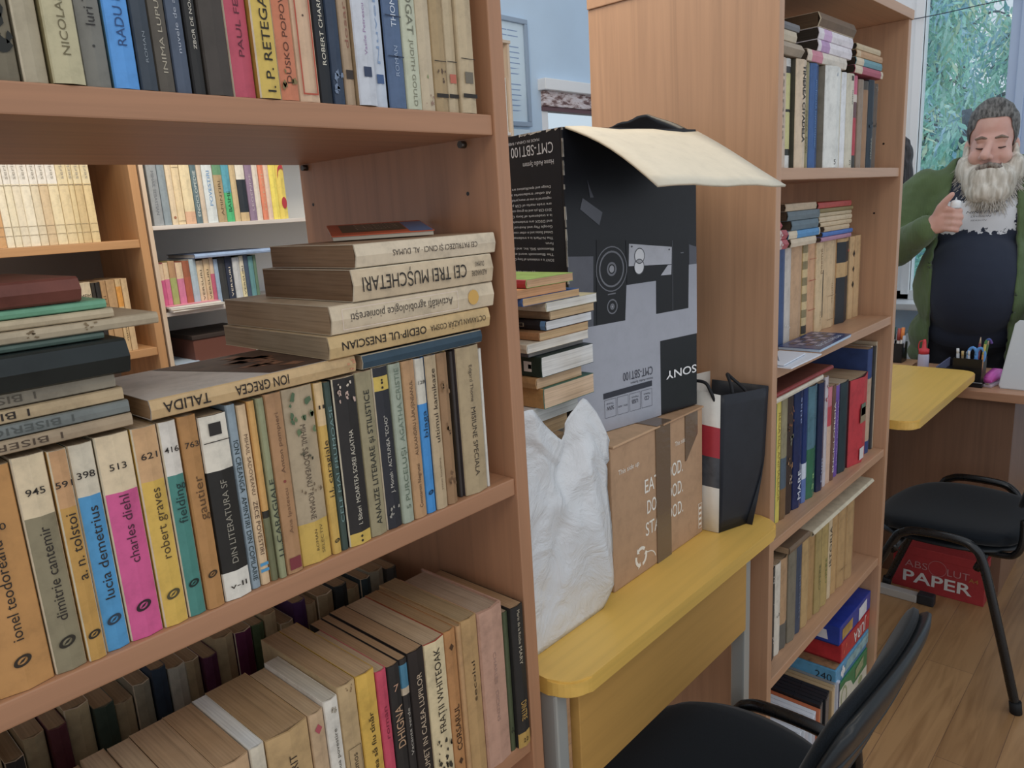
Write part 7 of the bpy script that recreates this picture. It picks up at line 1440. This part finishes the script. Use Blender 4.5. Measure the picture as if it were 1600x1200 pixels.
# ------------------------------------------------------------------ garden trees beyond the window
LF = [paper(c, 0.7, 0.2) for c in ('#9cd8c4', '#b6ead0', '#86bccc', '#cdeebc', '#aad2e8')]  # leaf greens paled and blued: the haze of the glass is in the colour
BARK = paper('#5c6672', 0.9, 0.3)
def tree(label, x, y, h, spread, n, seed, z0=-0.6, leaf=1.0, dens_lo=0.1):
    o = thing('garden_tree', label, 'tree', (x, y, z0)); rr = random.Random(seed); bm = bmesh.new(); br = []
    tr = smooth_path([(0, 0, 0), (0.06 * rr.uniform(-1, 1), 0.05, h * 0.35), (0.1, -0.1 * rr.random(), h * 0.7), (0.05, 0.0, h)], 6)
    add_tube(bm, tr, [0.12 * (1 - 0.85 * i / (len(tr) - 1)) + 0.01 for i in range(len(tr))], 10); bm_obj('trunk', bm, BARK, o)
    bm = bmesh.new()
    for k in range(26):
        z = h * rr.uniform(0.15, 0.97); a = rr.uniform(0, 2 * math.pi); L = spread * (1.15 - 0.8 * z / h) * rr.uniform(0.6, 1.1)
        p0 = Vector((0, 0, z)); p1 = p0 + Vector((math.cos(a) * L * 0.5, math.sin(a) * L * 0.5, 0.22 * L)); p2 = p0 + Vector((math.cos(a) * L, math.sin(a) * L, -0.05 * L))
        pts = smooth_path([p0, p1, p2], 5); br.append(pts); add_tube(bm, pts, [0.028 * (1 - 0.8 * i / (len(pts) - 1)) for i in range(len(pts))], 6)
    bm_obj('branch', bm, BARK, o)['kind'] = 'stuff'
    V = []; F = []; FM = []
    for _ in range(n):
        pts = rr.choice(br); p = pts[min(len(pts) - 1, int(len(pts) * rr.random() ** 0.6))] + Vector((rr.gauss(0, 0.13), rr.gauss(0, 0.13), rr.gauss(-0.08, 0.16)))
        d = Vector((rr.gauss(0, 0.45), rr.gauss(0, 0.45), -1 + rr.gauss(0, 0.45))).normalized(); s = d.cross(Vector((rr.gauss(0, 1), rr.gauss(0, 1), 0.2))).normalized(); mi = rr.choice((0, 0, 1, 1, 2, 3, 4)) if p.z > h * dens_lo else rr.choice((1, 3))
        for q in range(4):
            a = p + d * (0.045 * q * leaf) ; dd = (d + s * (0.55 if q % 2 else -0.55)).normalized(); L = rr.uniform(0.07, 0.13) * leaf; w = s.cross(dd).normalized().lerp(s, 0.5).normalized() * (0.016 * leaf); b = len(V)
            V += [a, a + dd * L * 0.45 + w, a + dd * L, a + dd * L * 0.45 - w]; F.append((b, b + 1, b + 2, b + 3)); FM.append(mi)
    mesh_obj('foliage', V, F, LF, o, FM)['kind'] = 'stuff'
tree('bluish green conifer beyond the left part of the garden window', 6.8, 1.95, 4.6, 0.62, 2600, 1)
tree('tall conifer with dark leaning branches in the middle of the garden window', 10.2, 2.60, 5.6, 1.1, 1900, 2, leaf=1.3)
tree('pale green drooping tree at the right edge of the garden window', 8.3, 1.35, 4.8, 0.7, 1700, 3)
tree('distant bluish tree behind the conifers seen through the garden window', 13.0, 2.9, 6.4, 1.5, 1500, 4, leaf=1.9)
tree('low light green tree at the foot of the garden window', 5.5, 1.20, 2.5, 0.40, 1200, 5)
gd = box_obj('ground', 4.6, 16, -6, 9, -0.75, -0.62, paper('#7f9a70', 0.9, 0.3), bev=0); tag(gd, kind='structure')
